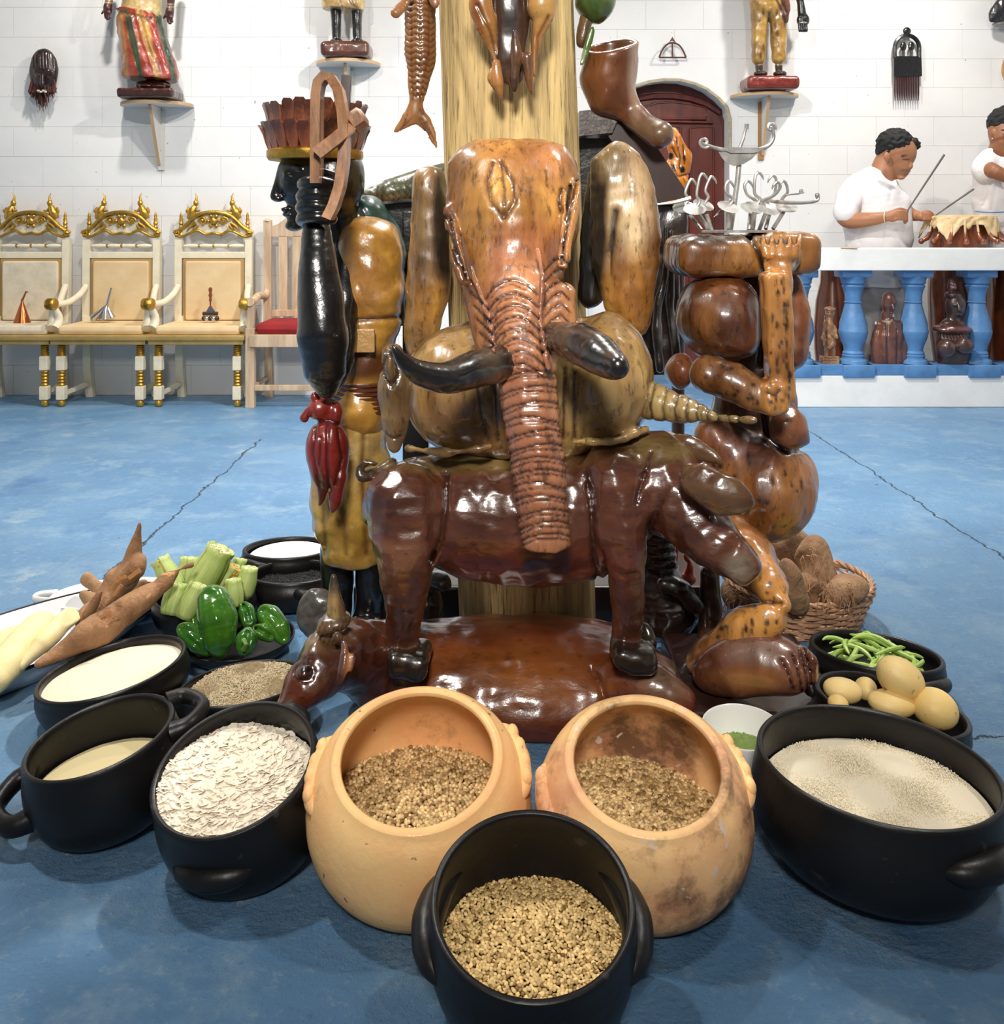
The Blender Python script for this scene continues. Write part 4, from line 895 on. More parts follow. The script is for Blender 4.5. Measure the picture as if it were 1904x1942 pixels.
# ---------------------------------------------------------------- fish hanging left of the post
fs = thing('hanging_carved_fish', 'orange-brown scaled carved fish hanging tail down left of the post', 'carving', P(795, 100, 1.95))
c = Carve(.0035, .01, (.36, .165, .055), lump=.0006)
c.tube([(797, -60, 1.93, 30), (797, 40, 1.93, 30), (797, 100, 1.93, 29), (795, 150, 1.93, 22), (790, 195, 1.93, 12), (786, 212, 1.93, 9)], flat=.7)
c.tube([(786, 205, 1.93, 9), (775, 225, 1.93, 13), (752, 248, 1.93, 3)], flat=.5, k=.008); c.tube([(788, 205, 1.93, 9), (805, 232, 1.93, 13), (828, 278, 1.93, 3)], flat=.5, k=.008)
for i in range(21):
    y = -50+i*11.5; hw = 28 if y < 110 else max(9, 28-(y-110)*.2)
    xs = [797-hw+j*(2*hw/6) for j in range(7)]
    c.groove([(x, y+(3.5 if j % 2 else -2)) for j, x in enumerate(xs)], 1.5, .003, 1.93, (.12, .045, .015))
for x in (780, 797, 813): c.groove([(x, -60), (x, 100), (790+(x-797)*.4, 190)], 1.2, .0015, 1.93, (.16, .06, .02))
for a_, b_ in (((780, 225), (760, 245)), ((772, 218), (765, 240)), ((800, 225), (815, 255)), ((808, 232), (824, 268)), ((795, 225), (812, 258))): c.groove([a_, b_], 1.3, .002, 3, (.14, .05, .02))
c.build('body', 'carved_smooth', fs)
for pts in ([(782, -20, 1.90, 10), (765, 8, 1.88, 9), (750, 24, 1.87, 10)], [(815, -20, 1.88, 10), (824, 5, 1.87, 10), (826, 14, 1.87, 4)]):
    c = Carve(.003, .006, (.30, .13, .045), lump=.0004); c.tube(pts, flat=.5); c.build('fin', 'carved_smooth', fs)
# pale carving on the post front
hk = thing('carved_antelope_skulls', 'pale orange pointed carving hanging on the front of the post above the elephant', 'carving', P(960, 80, 1.78))
c = Carve(.0035, .012, (.50, .23, .055), lump=.0008)
c.tube([(912, -60, 1.79, 20), (912, 10, 1.79, 22), (922, 45, 1.79, 22), (934, 85, 1.79, 11), (944, 120, 1.79, 9), (938, 150, 1.79, 12), (950, 182, 1.79, 3)], flat=.8)
c.tube([(1022, -60, 1.79, 26), (1024, 10, 1.79, 27), (1030, 30, 1.79, 20), (1018, 70, 1.79, 11), (1016, 110, 1.79, 8), (1014, 140, 1.79, 5)], flat=.8)
c.groove([(905, 10), (930, 60), (945, 120)], 3, .004, 3, (.2, .08, .02)); c.groove([(1040, 30), (1020, 70), (1018, 140)], 3, .003, 3, (.25, .1, .03))
c.paint(905, 20, 10, 50, (.32, .10, .02), 1); c.paint(1000, 60, 12, 60, (.3, .14, .05), 1); c.paint(1030, 10, 20, 40, (.62, .36, .10), 1)
c.build('horn_sheath', 'carved_smooth', hk)
c = Carve(.0035, .01, (.075, .035, .018), lump=.0008)
c.tube([(968, -60, 1.80, 40), (968, 20, 1.80, 38), (968, 70, 1.80, 34), (962, 110, 1.80, 34), (975, 140, 1.80, 22)], flat=.55); c.tube([(976, 60, 1.765, 7), (978, 100, 1.765, 10), (976, 150, 1.77, 9), (975, 172, 1.78, 4)], k=.006)
c.tube([(942, 120, 1.77, 9), (945, 160, 1.77, 10), (951, 188, 1.78, 2)], k=.006, col=(.45, .2, .06)); c.tube([(1000, 110, 1.77, 10), (1003, 150, 1.77, 8), (1008, 180, 1.78, 2)], k=.006, col=(.35, .16, .06))
c.paint(968, 20, 12, 60, (.02, .01, .006), .6); c.paint(995, 110, 20, 40, (.16, .07, .03), 1); c.build('dark_hollow', 'carved_smooth', hk)
# ---------------------------------------------------------------- crouching figure on the right
RS = thing('carved_crouching_figure', 'stout brown carved crouching figure steadying a slab on its head, right of the post', 'statue', (.6, 2.1, 0))
WB, WD, WR = (.50, .20, .05), (.21, .065, .022), (.27, .095, .035)
SP = (.05, .02, .008)
c = Carve(.006, .02, WD, lump=.001, lf=30)
c.ell(1364, 600, 1.80, 82, 84, .13); c.ell(1400, 640, 1.76, 45, 42, .07); c.tube([(1498, 540, 1.88, 24), (1510, 610, 1.88, 30), (1500, 668, 1.88, 32)], k=.015)
c.ell(1430, 600, 1.95, 70, 90, .10); c.tube([(1430, 690, 1.92, 70), (1430, 780, 1.92, 80)])
c.ell(1290, 704, 1.84, 26, 34, .05, k=.012)
c.ell(1438, 915, 1.88, 108, 106, .16, col=WB); c.tube([(1355, 830, 1.86, 40), (1400, 870, 1.86, 60)], col=WR)
c.tube([(1478, 765, 1.80, 24), (1492, 805, 1.78, 36), (1508, 832, 1.78, 26)], k=.012, col=WR)
c.groove([(1446, 780), (1455, 830), (1490, 860), (1530, 850)], 5, .012, 3, (.04, .012, .006)); c.groove([(1446, 520), (1448, 640), (1440, 690)], 6, .014, 3, (.03, .01, .005))
c.paint(1335, 600, 50, 70, (.20, .075, .02), 1); c.paint(1410, 600, 35, 55, (.14, .05, .028), 1); c.paint(1440, 850, 60, 45, (.22, .085, .05), 1); c.paint(1500, 950, 40, 50, (.40, .17, .045), 1); c.paint(1420, 960, 40, 40, (.38, .15, .04), 1)
q = random.Random(8)
for i in range(26): c.paint(q.uniform(1350, 1530), q.uniform(850, 990), q.uniform(2, 6), q.uniform(4, 12), SP, .8)
c.build('body', 'carved', RS)
c = Carve(.006, .012, (.42, .18, .04), lump=.0006, lf=30)
c.box(1358, 484, 1.84, 88, 38, .13, r=.035); c.box(1478, 479, 1.86, 53, 40, .12, r=.03)
c.groove([(1418, 445), (1438, 480), (1450, 520)], 5, .014, 1.86, (.03, .012, .006)); c.paint(1350, 450, 90, 14, (.11, .06, .03), 1)
c.build('head_slab', 'carved', RS)
c = Carve(.005, .012, (.54, .24, .06), lump=.0003)
c.tube([(1484, 482, 1.735, 36), (1482, 490, 1.73, 35), (1478, 514, 1.71, 26), (1478, 545, 1.70, 24)], flat=.6, k=.012); c.box(1474, 640, 1.68, 25, 125, .034, rot=-3.5, r=.014, k=.012); c.box(1466, 752, 1.67, 26, 30, .034, rot=-4, r=.014, k=.01)
for i in range(5): x = 1446+i*17; c.tube([(1480+(x-1480)*.8, 485, 1.705, 9), (x, 456, 1.72, 8.5), (x, 450, 1.76, 8)], k=.004)
for i in range(5): x = 1438+i*17; c.groove([(x-4, 438), (x, 460), (x+2, 462), (x+6, 438)], 2.6, .008, 1.9, (.06, .02, .01))
for i in range(34): c.paint(q.uniform(1456, 1500), q.uniform(530, 770), q.uniform(1.5, 3.5), q.uniform(3, 9), SP, .8)
c.tube([(1340, 708, 1.72, 34), (1385, 722, 1.70, 38), (1430, 748, 1.68, 32), (1466, 768, 1.66, 20)], k=.008, col=(.30, .13, .04))
for i in range(24): c.paint(q.uniform(1320, 1450), q.uniform(690, 770), q.uniform(2, 5), q.uniform(2, 6), SP, .8)
c.groove([(1455, 745), (1470, 750), (1478, 740)], 3, .004, 3, (.1, .04, .02)); c.build('arm', 'carved', RS)
c = Carve(.005, .015, (.46, .19, .05), lump=.0015)
c.tube([(1390, 1020, 1.80, 58), (1425, 1065, 1.72, 50), (1462, 1115, 1.65, 34), (1484, 1145, 1.62, 14)], k=.006, sub=1)
c.tube([(1484, 1150, 1.62, 14), (1455, 1170, 1.63, 36), (1405, 1200, 1.66, 42), (1350, 1238, 1.70, 34), (1330, 1256, 1.72, 28)], k=.006, sub=1)
c.groove([(1410, 1130), (1440, 1142), (1482, 1143)], 3.5, .008, 3, (.08, .03, .012))
for i in range(30): c.paint(q.uniform(1350, 1480), q.uniform(1050, 1250), q.uniform(2, 5), q.uniform(3, 9), SP, .8)
c.paint(1420, 1080, 20, 30, (.38, .19, .05), 1); c.build('leg', 'carved', RS)
c = Carve(.006, .015, (.13, .045, .022), lump=.001); c.zmin = .06
c.tube([(1346, 1090, 1.90, 20), (1347, 1190, 1.90, 22), (1345, 1235, 1.88, 30)]); c.ell(1365, 1265, 1.80, 44, 50, .09)
for i in range(16): c.paint(q.uniform(1335, 1365), q.uniform(1090, 1190), 3, 5, SP, .8)
c.build('leg', 'carved', RS)
c = Carve(.005, .012, (.15, .05, .026), lump=.001); c.zmin = .07
c.tube([(1350, 1280, 1.66, 36), (1400, 1262, 1.64, 56), (1450, 1258, 1.62, 58), (1490, 1268, 1.60, 48), (1520, 1275, 1.59, 30)], flat=.9)
for i, (x, y, r) in enumerate(((1492, 1286, 20), (1512, 1282, 15), (1525, 1272, 13), (1533, 1262, 12), (1538, 1252, 10))): c.tube([(x-16, y-18, 1.60, r), (x+2, y-2, 1.585-.004*i, r), (x+6, y+14, 1.59, r*.8)], k=.004)
for x0, x1 in ((1488, 1506), (1508, 1521), (1522, 1532), (1531, 1540)): c.groove([(x0-6, 1252-(x0-1488)*.5), (x0+6, 1275), (x1, 1310)], 2.6, .009, 2, (.03, .01, .006))
c.paint(1420, 1290, 80, 22, (.26, .10, .03), 1); c.paint(1430, 1235, 60, 22, (.18, .10, .075), 1); c.paint(1512, 1285, 30, 26, (.24, .09, .05), 1); c.build('foot', 'carved_smooth', RS)
b_ = MB().box((P(1425, 0, 1.72).x, 1.75*K, .038), (.16, .19, .034), bev=.008).build('plinth', 'dark_wood', RS)

# ---------------------------------------------------------------- iron tool group on the slab
IT = thing('iron_ritual_rods', 'cluster of silver painted iron rods, hooks and blades standing on the crouching figure head slab', 'ironwork', P(1400, 440, 1.86))
Yi = 1.86
MB().lathe([(.001, 0), (.088, 0), (.088, .006), (.001, .006)], P(1400, 441, Yi), 24).build('ring_plate', 'steel', IT)
MB().tube([P(1385, 438, Yi), P(1399, 340, Yi), P(1404, 285, Yi)], .0062, 10).build('pole', 'steel', IT)
MB().tube([P(1402, 283, Yi), P(1410, 262, Yi), P(1415, 240, Yi)], [.0045, .0038, .003], 8).build('spike', 'steel', IT)
MB().lathe([(.001, -.006), (.005, -.006), (.005, .006), (.001, .006)], P(1416, 240, Yi), 8).build('spike_cap', 'steel', IT)
def spiral(cx, cy, r, Y, turns=1.6, dirn=1, a0=0): return [P(cx+r*(1-t)*math.cos(a0+dirn*t*turns*6.283), cy+r*(1-t)*math.sin(a0+dirn*t*turns*6.283), Y) for t in [i/26 for i in range(24)]]
MB().tube([P(x, y, Yi) for x, y in ((1340, 275), (1362, 282), (1395, 287), (1430, 285), (1455, 278), (1467, 262), (1465, 245))], [.004, .0045, .0055, .0055, .0045, .004, .004], 8, smooth=4).build('bow_bar', 'steel', IT)
MB().tube(spiral(1336, 270, 11, Yi, a0=.6, dirn=1), .0038, 7).build('spiral_end', 'steel', IT)
MB().tube(spiral(1462, 242, 9, Yi, a0=.4, dirn=-1), .0038, 7).build('spiral_end', 'steel', IT)
def plate(pts, Y, name='blade', t=.002):
    mb = MB(); q_ = [P(x, y, Y) for x, y in pts]; mb.prism([(v.x, v.z) for v in q_], Y*K-t, Y*K+t); return mb.build(name, 'steel', IT)
plate([(1362, 288), (1400, 290), (1438, 289), (1425, 302), (1410, 311), (1392, 315), (1376, 308), (1368, 298)], Yi-.01)
plate([(1370, 282), (1385, 279), (1440, 280), (1450, 284), (1430, 290), (1385, 290)], Yi-.015)
rods = [(1330, 436, 1296, 392, 1309, 345), (1345, 436, 1318, 396, 1330, 335), (1350, 438, 1334, 388, 1347, 340), (1382, 437, 1381, 392, 1380, 348), (1420, 436, 1424, 395, 1416, 348), (1428, 435, 1432, 392, 1436, 332), (1452, 434, 1462, 394, 1468, 338), (1440, 435, 1455, 396, 1476, 350), (1466, 434, 1492, 392, 1488, 348)]
for i, (x0, y0, x1, y1, x2, y2) in enumerate(rods):
    Yr = Yi+(-.05 if i % 2 else .03); r = MB().tube([P(x0, y0, Yi), P(x1, y1, Yr)], .0048, 8).build('rod', 'steel', IT)
    s = 1 if i < 6 else -1
    MB().tube([P(x1, y1, Yr), P(x1+s*9, y1-14, Yr), P(x1+(x2-x1)*.5-s*3, y1-26, Yr), P(x2-s*4, y2+4, Yr), P(x2+2*s, y2-5, Yr), P(x2+9*s, y2+1, Yr), P(x2+12*s, y2+9, Yr)], [.003, .0045, .0035, .0035, .0035, .003, .001], 7, smooth=4).build('hook', 'steel', r)
    a = rnd.uniform(-.3, .3); MB().lathe([(.001, 0), (.026, .001), (.001, .003)], P(x1, y1+1, Yr-.01), 14, rot=Euler((.55, a, 0)), cap=False).build('disc', 'steel', r)
MB().tube([P(1245, 388, Yi), P(1280, 384, Yi), P(1310, 376, Yi)], [.002, .004, .005], 7).build('side_bar', 'steel', IT)
MB().tube([P(1440, 378, Yi), P(1490, 384, Yi), P(1530, 384, Yi), P(1550, 380, Yi), P(1552, 370, Yi)], [.004, .005, .004, .0035, .003], 8, smooth=3).build('side_bar', 'steel', IT)
MB().ball(P(1550, 371, Yi), (.006, .004, .008), 8).build('bar_knob', 'steel', IT)
MB().tube(spiral(1520, 362, 5, Yi, a0=.4), .0016, 6).build('spiral_end', 'steel', IT); MB().tube([P(1490, 370, Yi), P(1517, 367, Yi)], .002, 6).build('wire', 'steel', IT)
plate([(1372, 385), (1385, 379), (1394, 384), (1388, 391), (1374, 390)], Yi-.04); plate([(1353, 412), (1366, 398), (1376, 392), (1368, 404)], Yi-.04)

# ---------------------------------------------------------------- upper right: hollow boot-like carving, beam, gourd, mask, rods
bt = thing('hollow_wooden_horn', 'polished brown hollow carving shaped like a boot, mouth up, right of the post', 'carving', P(1170, 160, 2.05))
c = Carve(.005, .03, (.135, .045, .016), lump=.0008)
c.tube([(1158, 84, 2.05, 54), (1158, 110, 2.05, 53), (1160, 150, 2.05, 47), (1172, 180, 2.05, 36), (1196, 212, 2.04, 24), (1222, 238, 2.02, 24), (1250, 255, 2.0, 28)])
c.tube([(1140, 155, 2.05, 40), (1150, 185, 2.05, 36)]); c.tube([(1160, 20, 2.05, 41), (1158, 110, 2.05, 40), (1158, 140, 2.05, 26)], op='s', k=.004); c.box(1156, 50, 2.035, 95, 36, .25, rot=-10, pitch=20, op='s', k=.004, r=.002)
c.paint(1205, 130, 12, 90, (.30, .19, .13), 1); c.paint(1245, 240, 40, 26, (.17, .10, .055), 1); c.paint(1140, 130, 26, 40, (.19, .06, .015), 1); c.build('horn_body', 'carved_smooth', bt)
bb = thing('dark_wooden_beam', 'thick dark brown square beam leaning behind the right elephant ear', 'beam', P(1200, 300, 2.1))
mb = MB(); mb.prism([(P(x, y, 2.1).x, P(x, y, 2.1).z) for x, y in ((1178, 207), (1204, 228), (1298, 368), (1290, 377), (1240, 386), (1150, 262))], 2.06*K, 2.30*K); mb.build('beam_block', 'dark_wood', bb)
mb = MB(); mb.prism([(P(x, y, 2.1).x, P(x, y, 2.1).z) for x, y in ((1095, 216), (1178, 206), (1156, 256), (1095, 262))], 2.05*K, 2.3*K); mb.build('cross_block', mat('grey_dark_wood', (.06, .045, .038), .45, coat=.3, bump=.004, bscale=60), bb)
mb = MB(); mb.prism([(P(x, y, 2.12).x, P(x, y, 2.12).z) for x, y in ((1098, 262), (1160, 262), (1205, 330), (1200, 420), (1098, 420))], 2.12*K, 2.2*K); mb.build('dark_back_board', 'black_gloss', bb)
gd = thing('green_gourd', 'dark green carved gourd with brown stem at the top edge right of the post', 'carving', P(1132, 10, 2.0))
c = Carve(.004, .01, (.045, .09, .018), lump=.001); c.ell(1130, 0, 2.0, 38, 46, .06); c.paint(1150, 10, 14, 30, (.09, .13, .03), 1); c.paint(1105, 30, 16, 40, (.03, .07, .012), 1); c.build('gourd_body', 'painted', gd)
c = Carve(.004, .01, (.14, .08, .035), lump=.0006); c.tube([(1112, 38, 2.0, 14), (1106, 60, 2.0, 12), (1103, 82, 2.0, 10)]); c.build('stem', 'painted', gd)
c = Carve(.0035, .008, (.10, .22, .04), lump=.0006); c.tube([(1124, 52, 1.98, 2), (1118, 78, 1.98, 7), (1110, 105, 1.98, 9), (1102, 122, 1.98, 3)], flat=.5); c.paint(1104, 100, 5, 20, (.4, .5, .3), .8); c.build('leaf', 'painted', gd)
mk = Carve(.004, .01, (.72, .26, .03), lump=.002)
MB().tube([P(1286, 370, 2.42), P(1286, 1080, 2.42)], .02, 10).build('mask_stand', 'dark_wood', (MK := thing('orange_carved_mask', 'orange and black carved mask peeking out behind the beam in front of the door', 'mask', P(1286, 300, 2.4))))
mk.tube([(1275, 250, 2.4, 12), (1286, 280, 2.4, 18), (1288, 320, 2.4, 22), (1284, 352, 2.4, 18), (1270, 376, 2.4, 14)], flat=.5); mk.tube([(1296, 330, 2.38, 8), (1306, 350, 2.38, 3)], flat=.5)
for x, y, rx, ry in ((1272, 296, 6, 7), (1278, 318, 5, 6), (1294, 322, 5, 7), (1270, 345, 6, 5), (1298, 300, 3, 5)): mk.paint(x, y, rx, ry, BLK, .3)
for p_ in ([(1282, 260), (1290, 300), (1288, 320)], [(1272, 310), (1285, 335), (1304, 330)], [(1275, 280), (1285, 300)], [(1295, 275), (1298, 310)]): mk.groove(p_, 1.6, .003, 9, BLK)
mk.build('mask_face', 'painted', MK)
for i, (pts, lb) in enumerate((([(1262, 430, 2.0, 4), (1261, 520, 2.0, 5), (1248, 580, 2.0, 9), (1246, 640, 2.0, 10), (1252, 700, 2.0, 8)], 'left of two thin black glossy carved staffs between elephant ear and crouching figure'), ([(1271, 440, 2.02, 5), (1273, 520, 2.02, 6), (1270, 580, 2.02, 9), (1278, 630, 2.02, 9), (1284, 690, 2.02, 6)], 'right of two thin black glossy carved staffs between elephant ear and crouching figure'))):
    c = Carve(.0035, .01, (.012, .010, .010), lump=.001); c.tube(pts); c.paint(1278+(i-1)*25, 610, 4, 40, (.3, .3, .3), 1, amt=.3)
    tag(c.build('black_staff', 'painted'), lb, 'staff')
c = Carve(.006, .02, (.02, .012, .01), lump=.001); c.box(1268, 425, 2.15, 30, 40, .05, r=.01); c.box(1225, 560, 2.15, 60, 150, .04, r=.01)
tag(c.build('black_wooden_backboard', 'painted'), 'black wooden block hidden behind the right elephant ear and iron rods', 'block')
# dark seated carving near the floor
c = Carve(.005, .015, (.022, .011, .008), lump=.0012); c.zmin = 0
c.tube([(1248, 1015, 1.95, 36), (1248, 1075, 1.95, 36), (1250, 1110, 1.95, 52)]); c.ell(1262, 1155, 1.95, 62, 60, .07); c.tube([(1262, 1108, 1.86, 16), (1290, 1115, 1.86, 18), (1320, 1150, 1.88, 16)], k=.01); c.ell(1215, 1205, 1.9, 20, 20, .04)
for y in (1030, 1046, 1062, 1078): c.groove([(1212, y), (1250, y+3), (1285, y)], 2.2, .005, 3, (.005, .004, .004))
for i in range(8): x = 1216+i*8; c.groove([(x, 1066), (x+4, 1074), (x+8, 1066)], 1.5, .003)
for y in (1140, 1152, 1165): c.groove([(1225, y), (1260, y+5), (1290, y)], 2, .003)
tag(c.build('carved_seated_figure', 'carved_dark'), 'black-brown carved seated figure with banded hat low behind the boar front leg', 'carving')
c = Carve(.0035, .006, (.80, .12, .02), lump=.0008); c.tube([(1282, 1040, 2.0, 6), (1278, 1070, 2.0, 10), (1286, 1098, 2.0, 12), (1308, 1098, 2.0, 12)]); c.tube([(1300, 1055, 2.0, 6), (1308, 1075, 2.0, 9), (1300, 1100, 2.0, 10)]); c.groove([(1288, 1100), (1296, 1075), (1306, 1062)], 2.5, .004, 3, (.4, .05, .01))
c.ell(1292, 1150, 2.02, 26, 50, .03, col=(.05, .02, .01)); tag(c.build('orange_carving', 'painted'), 'bright orange glossy carved piece low behind the boar muzzle', 'carving')
# ---------------------------------------------------------------- thrones along the back wall
def zF(y): return 1.05-(y-430)*4.6/F
def zB(y): return 1.05-(y-430)*4.88/F
DB = (4.88-4.6)*K
def throne(label, X, fabric='cream_fabric', grp='gilded cream armchairs along the wall'):
    t = thing('gilded_armchair', label, 'chair', (X, 4.6*K, 0), 0, grp)
    B = lambda mb, n, m_, p=t: mb.build(n, m_, p, False)
    for s in (-1, 1):
        L = B(MB().box((s*.23, .025, (zF(676)+zF(703))/2), (.025, .025, .042), bev=.006).box((s*.23, .025, (zF(733)+zF(759))/2), (.025, .025, .040), bev=.006).tube([(s*.23, .025, .02), (s*.23, .025, .36)], .012, 8), 'leg', 'cream')
        mb = MB()
        for a, b in ((655, 676), (703, 733)):
            n_ = 5; pr = []
            for i in range(n_*4+1):
                z = zF(b)+(zF(a)-zF(b))*i/(n_*4); pr.append((.017+.007*abs(math.sin(math.pi*i/4)), z))
            mb.lathe(pr, (s*.23, .025, 0), 16)
        mb.lathe([(.001, .003), (.018, .004), (.023, .018), (.018, .034), (.012, .045)], (s*.23, .025, 0), 16); B(mb, 'gold_turning', 'gold', L)
        B(MB().bar([(s*.205, DB-.02, .50), (s*.205, DB-.02, .2), (s*.205, DB+.02, .0)], .045, .04), 'leg', 'cream')
        B(MB().bar([(s*.22, .03, .075), (s*.205, DB, .085)], .02, .022, up=(0, 0, 1)), 'stretcher', 'cream')
        B(MB().bar([(s*.216, DB-.01, .38), (s*.216, DB, .972)], .042, .04), 'back_post', 'cream')
        # arm
        A = B(MB().tube([(s*.216, DB-.02, .685), (s*.225, DB-.08, .64), (s*.25, DB-.17, .600), (s*.272, .05, .595), (s*.275, .015, .60)], [.020, .019, .019, .020, .022], 12, smooth=4), 'arm', 'cream')
        B(MB().lathe([(.001, -.024), (.03, -.024), (.034, -.018), (.034, .018), (.03, .024), (.001, .024)], (s*.277, .0, .60), 24, rot=Euler((0, R(90), 0)), ay=1.25), 'arm_scroll', 'gold', A)
        B(MB().tube([(s*.275, .02, .575), (s*.262, .05, .53), (s*.262, .05, .49), (s*.270, .02, .455)], [.018, .022, .026, .030], 12, smooth=4), 'arm_support', 'cream')
        # finial and crest figure
        pr = [(.014, 0), (.010, .012), (.016, .022), (.010, .034), (.015, .046), (.009, .058), (.015, .070), (.009, .082), (.012, .094), (.008, .106), (.010, .116), (.002, .142)]
        B(MB().lathe(pr, (s*.205, DB, 1.0), 14), 'finial', 'gold')
        fg = MB().tube([(s*.15, DB, 1.10), (s*.135, DB-.01, 1.14), (s*.118, DB, 1.175)], [.020, .026, .018], 10, smooth=3).ball((s*.112, DB-.005, 1.195), (.017, .017, .021), 10).tube([(s*.112, DB, 1.21), (s*.108, DB, 1.235), (s*.118, DB, 1.26)], [.010, .006, .001], 8)
        fg.tube([(s*.12, DB-.01, 1.17), (s*.10, DB-.02, 1.145), (s*.082, DB-.02, 1.15)], [.010, .008, .006], 8).tube([(s*.15, DB, 1.12), (s*.165, DB-.01, 1.15), (s*.155, DB, 1.17)], [.010, .011, .004], 8)
        B(fg, 'crest_figure', 'gold')
    # seat
    B(MB().box((0, .155, .405), (.285, .19, .016), bev=.008).box((0, .155, .380), (.275, .18, .014), bev=.004), 'seat_frame', 'gold_rail')
    B(MB().box((0, .165, .445), (.245, .165, .028), bev=.022), 'seat_cushion', fabric)
    B(MB().box((0, DB+.0, .661), (.19, .014, .194), bev=.006), 'back_panel', 'piping')
    B(MB().box((0, DB-.016, .657), (.172, .016, .182), bev=.014), 'back_upholstery', fabric)
    B(MB().box((0, DB, .876), (.20, .018, .02), bev=.004), 'top_rail', 'cream')
    pr = []
    for i in range(41): u = i/40; pr.append((.007+.006*abs(math.sin(u*math.pi*4))+(.004 if abs(u-.5) < .03 else 0), -.185+.37*u))
    sp = B(MB().lathe(pr, (0, DB-.006, .932), 12, rot=Euler((0, R(90), 0))), 'spindle', 'cream')
    B(MB().lathe([(.012, -.008), (.014, 0), (.012, .008)], (0, DB-.006, .932), 12, rot=Euler((0, R(90), 0))).lathe([(.012, -.004), (.012, .004)], (-.09, DB-.006, .932), 12, rot=Euler((0, R(90), 0))).lathe([(.012, -.004), (.012, .004)], (.09, DB-.006, .932), 12, rot=Euler((0, R(90), 0))), 'gold_bands', 'gold', sp)['kind'] = 'stuff'
    # crest
    cr = B(MB().prism([(-.235, .985), (-.19, .99), (-.15, 1.0), (-.10, 1.02), (-.05, 1.0), (0, 1.015), (.05, 1.0), (.10, 1.02), (.15, 1.0), (.19, .99), (.235, .985), (.235, 1.01), (.19, 1.03), (.15, 1.07), (.10, 1.11), (.05, 1.125), (0, 1.13), (-.05, 1.125), (-.10, 1.11), (-.15, 1.07), (-.19, 1.03), (-.235, 1.01)], DB-.008, DB+.012), 'crest', 'cream')
    sc_ = MB()
    for s in (-1, 1):
        sc_.tube([(s*.235, DB-.014, .995), (s*.19, DB-.014, .99), (s*.15, DB-.014, 1.008), (s*.10, DB-.014, 1.028), (s*.05, DB-.014, 1.004), (0, DB-.014, 1.012)], .009, 8, smooth=4)
        sc_.tube([(s*.225, DB-.014, 1.02), (s*.18, DB-.016, 1.05), (s*.14, DB-.016, 1.09), (s*.10, DB-.016, 1.12), (s*.05, DB-.016, 1.135), (0, DB-.016, 1.14)], [.012, .013, .012, .014, .013, .012], 8, smooth=4)
        for (x, z, r) in ((.065, 1.085, .028), (.225, 1.01, .020)):
            sc_.tube([(s*(x+r*(1-q_/14)*math.cos(q_*.75)), DB-.018-.001*q_, z+r*(1-q_/14)*math.sin(q_*.75)) for q_ in range(13)], .0075, 7)
        sc_.tube([(s*.11, DB-.016, 1.075), (s*.14, DB-.02, 1.055), (s*.165, DB-.016, 1.02)], [.014, .010, .002], 8).tube([(s*.10, DB-.016, 1.06), (s*.12, DB-.02, 1.035), (s*.13, DB-.016, 1.015)], [.012, .009, .002], 8)
    sc_.ball((0, DB-.022, 1.085), (.022, .014, .022), 12)
    for a in range(6): sc_.ball((.034*math.cos(a*1.047), DB-.016, 1.085+.034*math.sin(a*1.047)), (.013, .009, .013), 8)
    B(sc_, 'gilded_scrollwork', 'gold', cr)
    return t
M['gold_rail'] = mat('dull_gold_rail', (.52, .34, .11), .45, metal=.35, var=.3)
M['swirl_fabric'] = mat('swirl_damask', (.72, .62, .46), .75, vcol=(.60, .53, .40), vscale=9, bump=.002, bscale=25, vor=.004, vorscale=14)
throne('cream and gold armchair with swirl-patterned upholstery, cut by the left edge', -2.90, 'swirl_fabric')
throne('cream and gold armchair holding the silver cone bells, middle of three', -2.342)
throne('cream and gold armchair holding the dark-handled rattle, beside the limed wood armchair', -1.775)
# objects lying on the seats
def seatP(x, y, Y=4.76): return P(x, y, Y)
t = thing('copper_cone_bell', 'copper cone bell standing on the swirl-patterned armchair', 'bell', seatP(42, 614))
MB().lathe([(.048, 0), (.050, .004), (.040, .035), (.022, .09), (.008, .13), (.006, .15)], (0, 0, 0), 20).build('bell_body', 'copper', t, False)
MB().tube([(0, 0, .14), (.018, 0, .18), (.022, 0, .192), (.036, 0, .19)], [.007, .006, .006, .003], 8).build('handle', 'copper', t, False)
t = thing('silver_cone_bells', 'cluster of silver cone bells on one handle, lying on the middle armchair', 'bell', seatP(196, 609))
for i, (dx, dy) in enumerate(((-.045, -.01), (-.018, .01), (.012, -.01), (.038, .008))):
    MB().tube([(dx*1.3, dy, .012+abs(i-1.5)*.004), (dx*.5+.01, dy, .06), (.022, 0, .10)], [.024, .013, .005], 12).build('cone', 'chrome', t, False)
MB().tube([(.02, 0, .09), (.045, .005, .20)], [.009, .007], 10).build('handle', 'chrome', t, False)
t = thing('wooden_handled_rattle', 'metal rattle with turned dark wooden handle on the third armchair', 'rattle', seatP(399, 609))
for i in range(5): MB().ball((-.04+i*.02, -.008*(i % 2), .016), (.014, .014, .016), 10).build('bell', 'chrome' if i % 2 else 'dark_wood', t, False)
MB().tube([(-.045, 0, .045), (.045, 0, .045)], .012, 10).build('cross_bar', 'dark_wood', t, False)
MB().prism([(-.032, .048), (.036, .048), (0, .10)], -.002, .002).build('web_plate', 'chrome', t, False)
MB().lathe([(.004, .06), (.005, .115), (.009, .125), (.007, .14), (.012, .155), (.007, .17), (.012, .185), (.010, .2), (.001, .206)], (0, 0, 0), 14).build('handle', 'copper_wood' if 'copper_wood' in M else 'drum_wood', t, False)
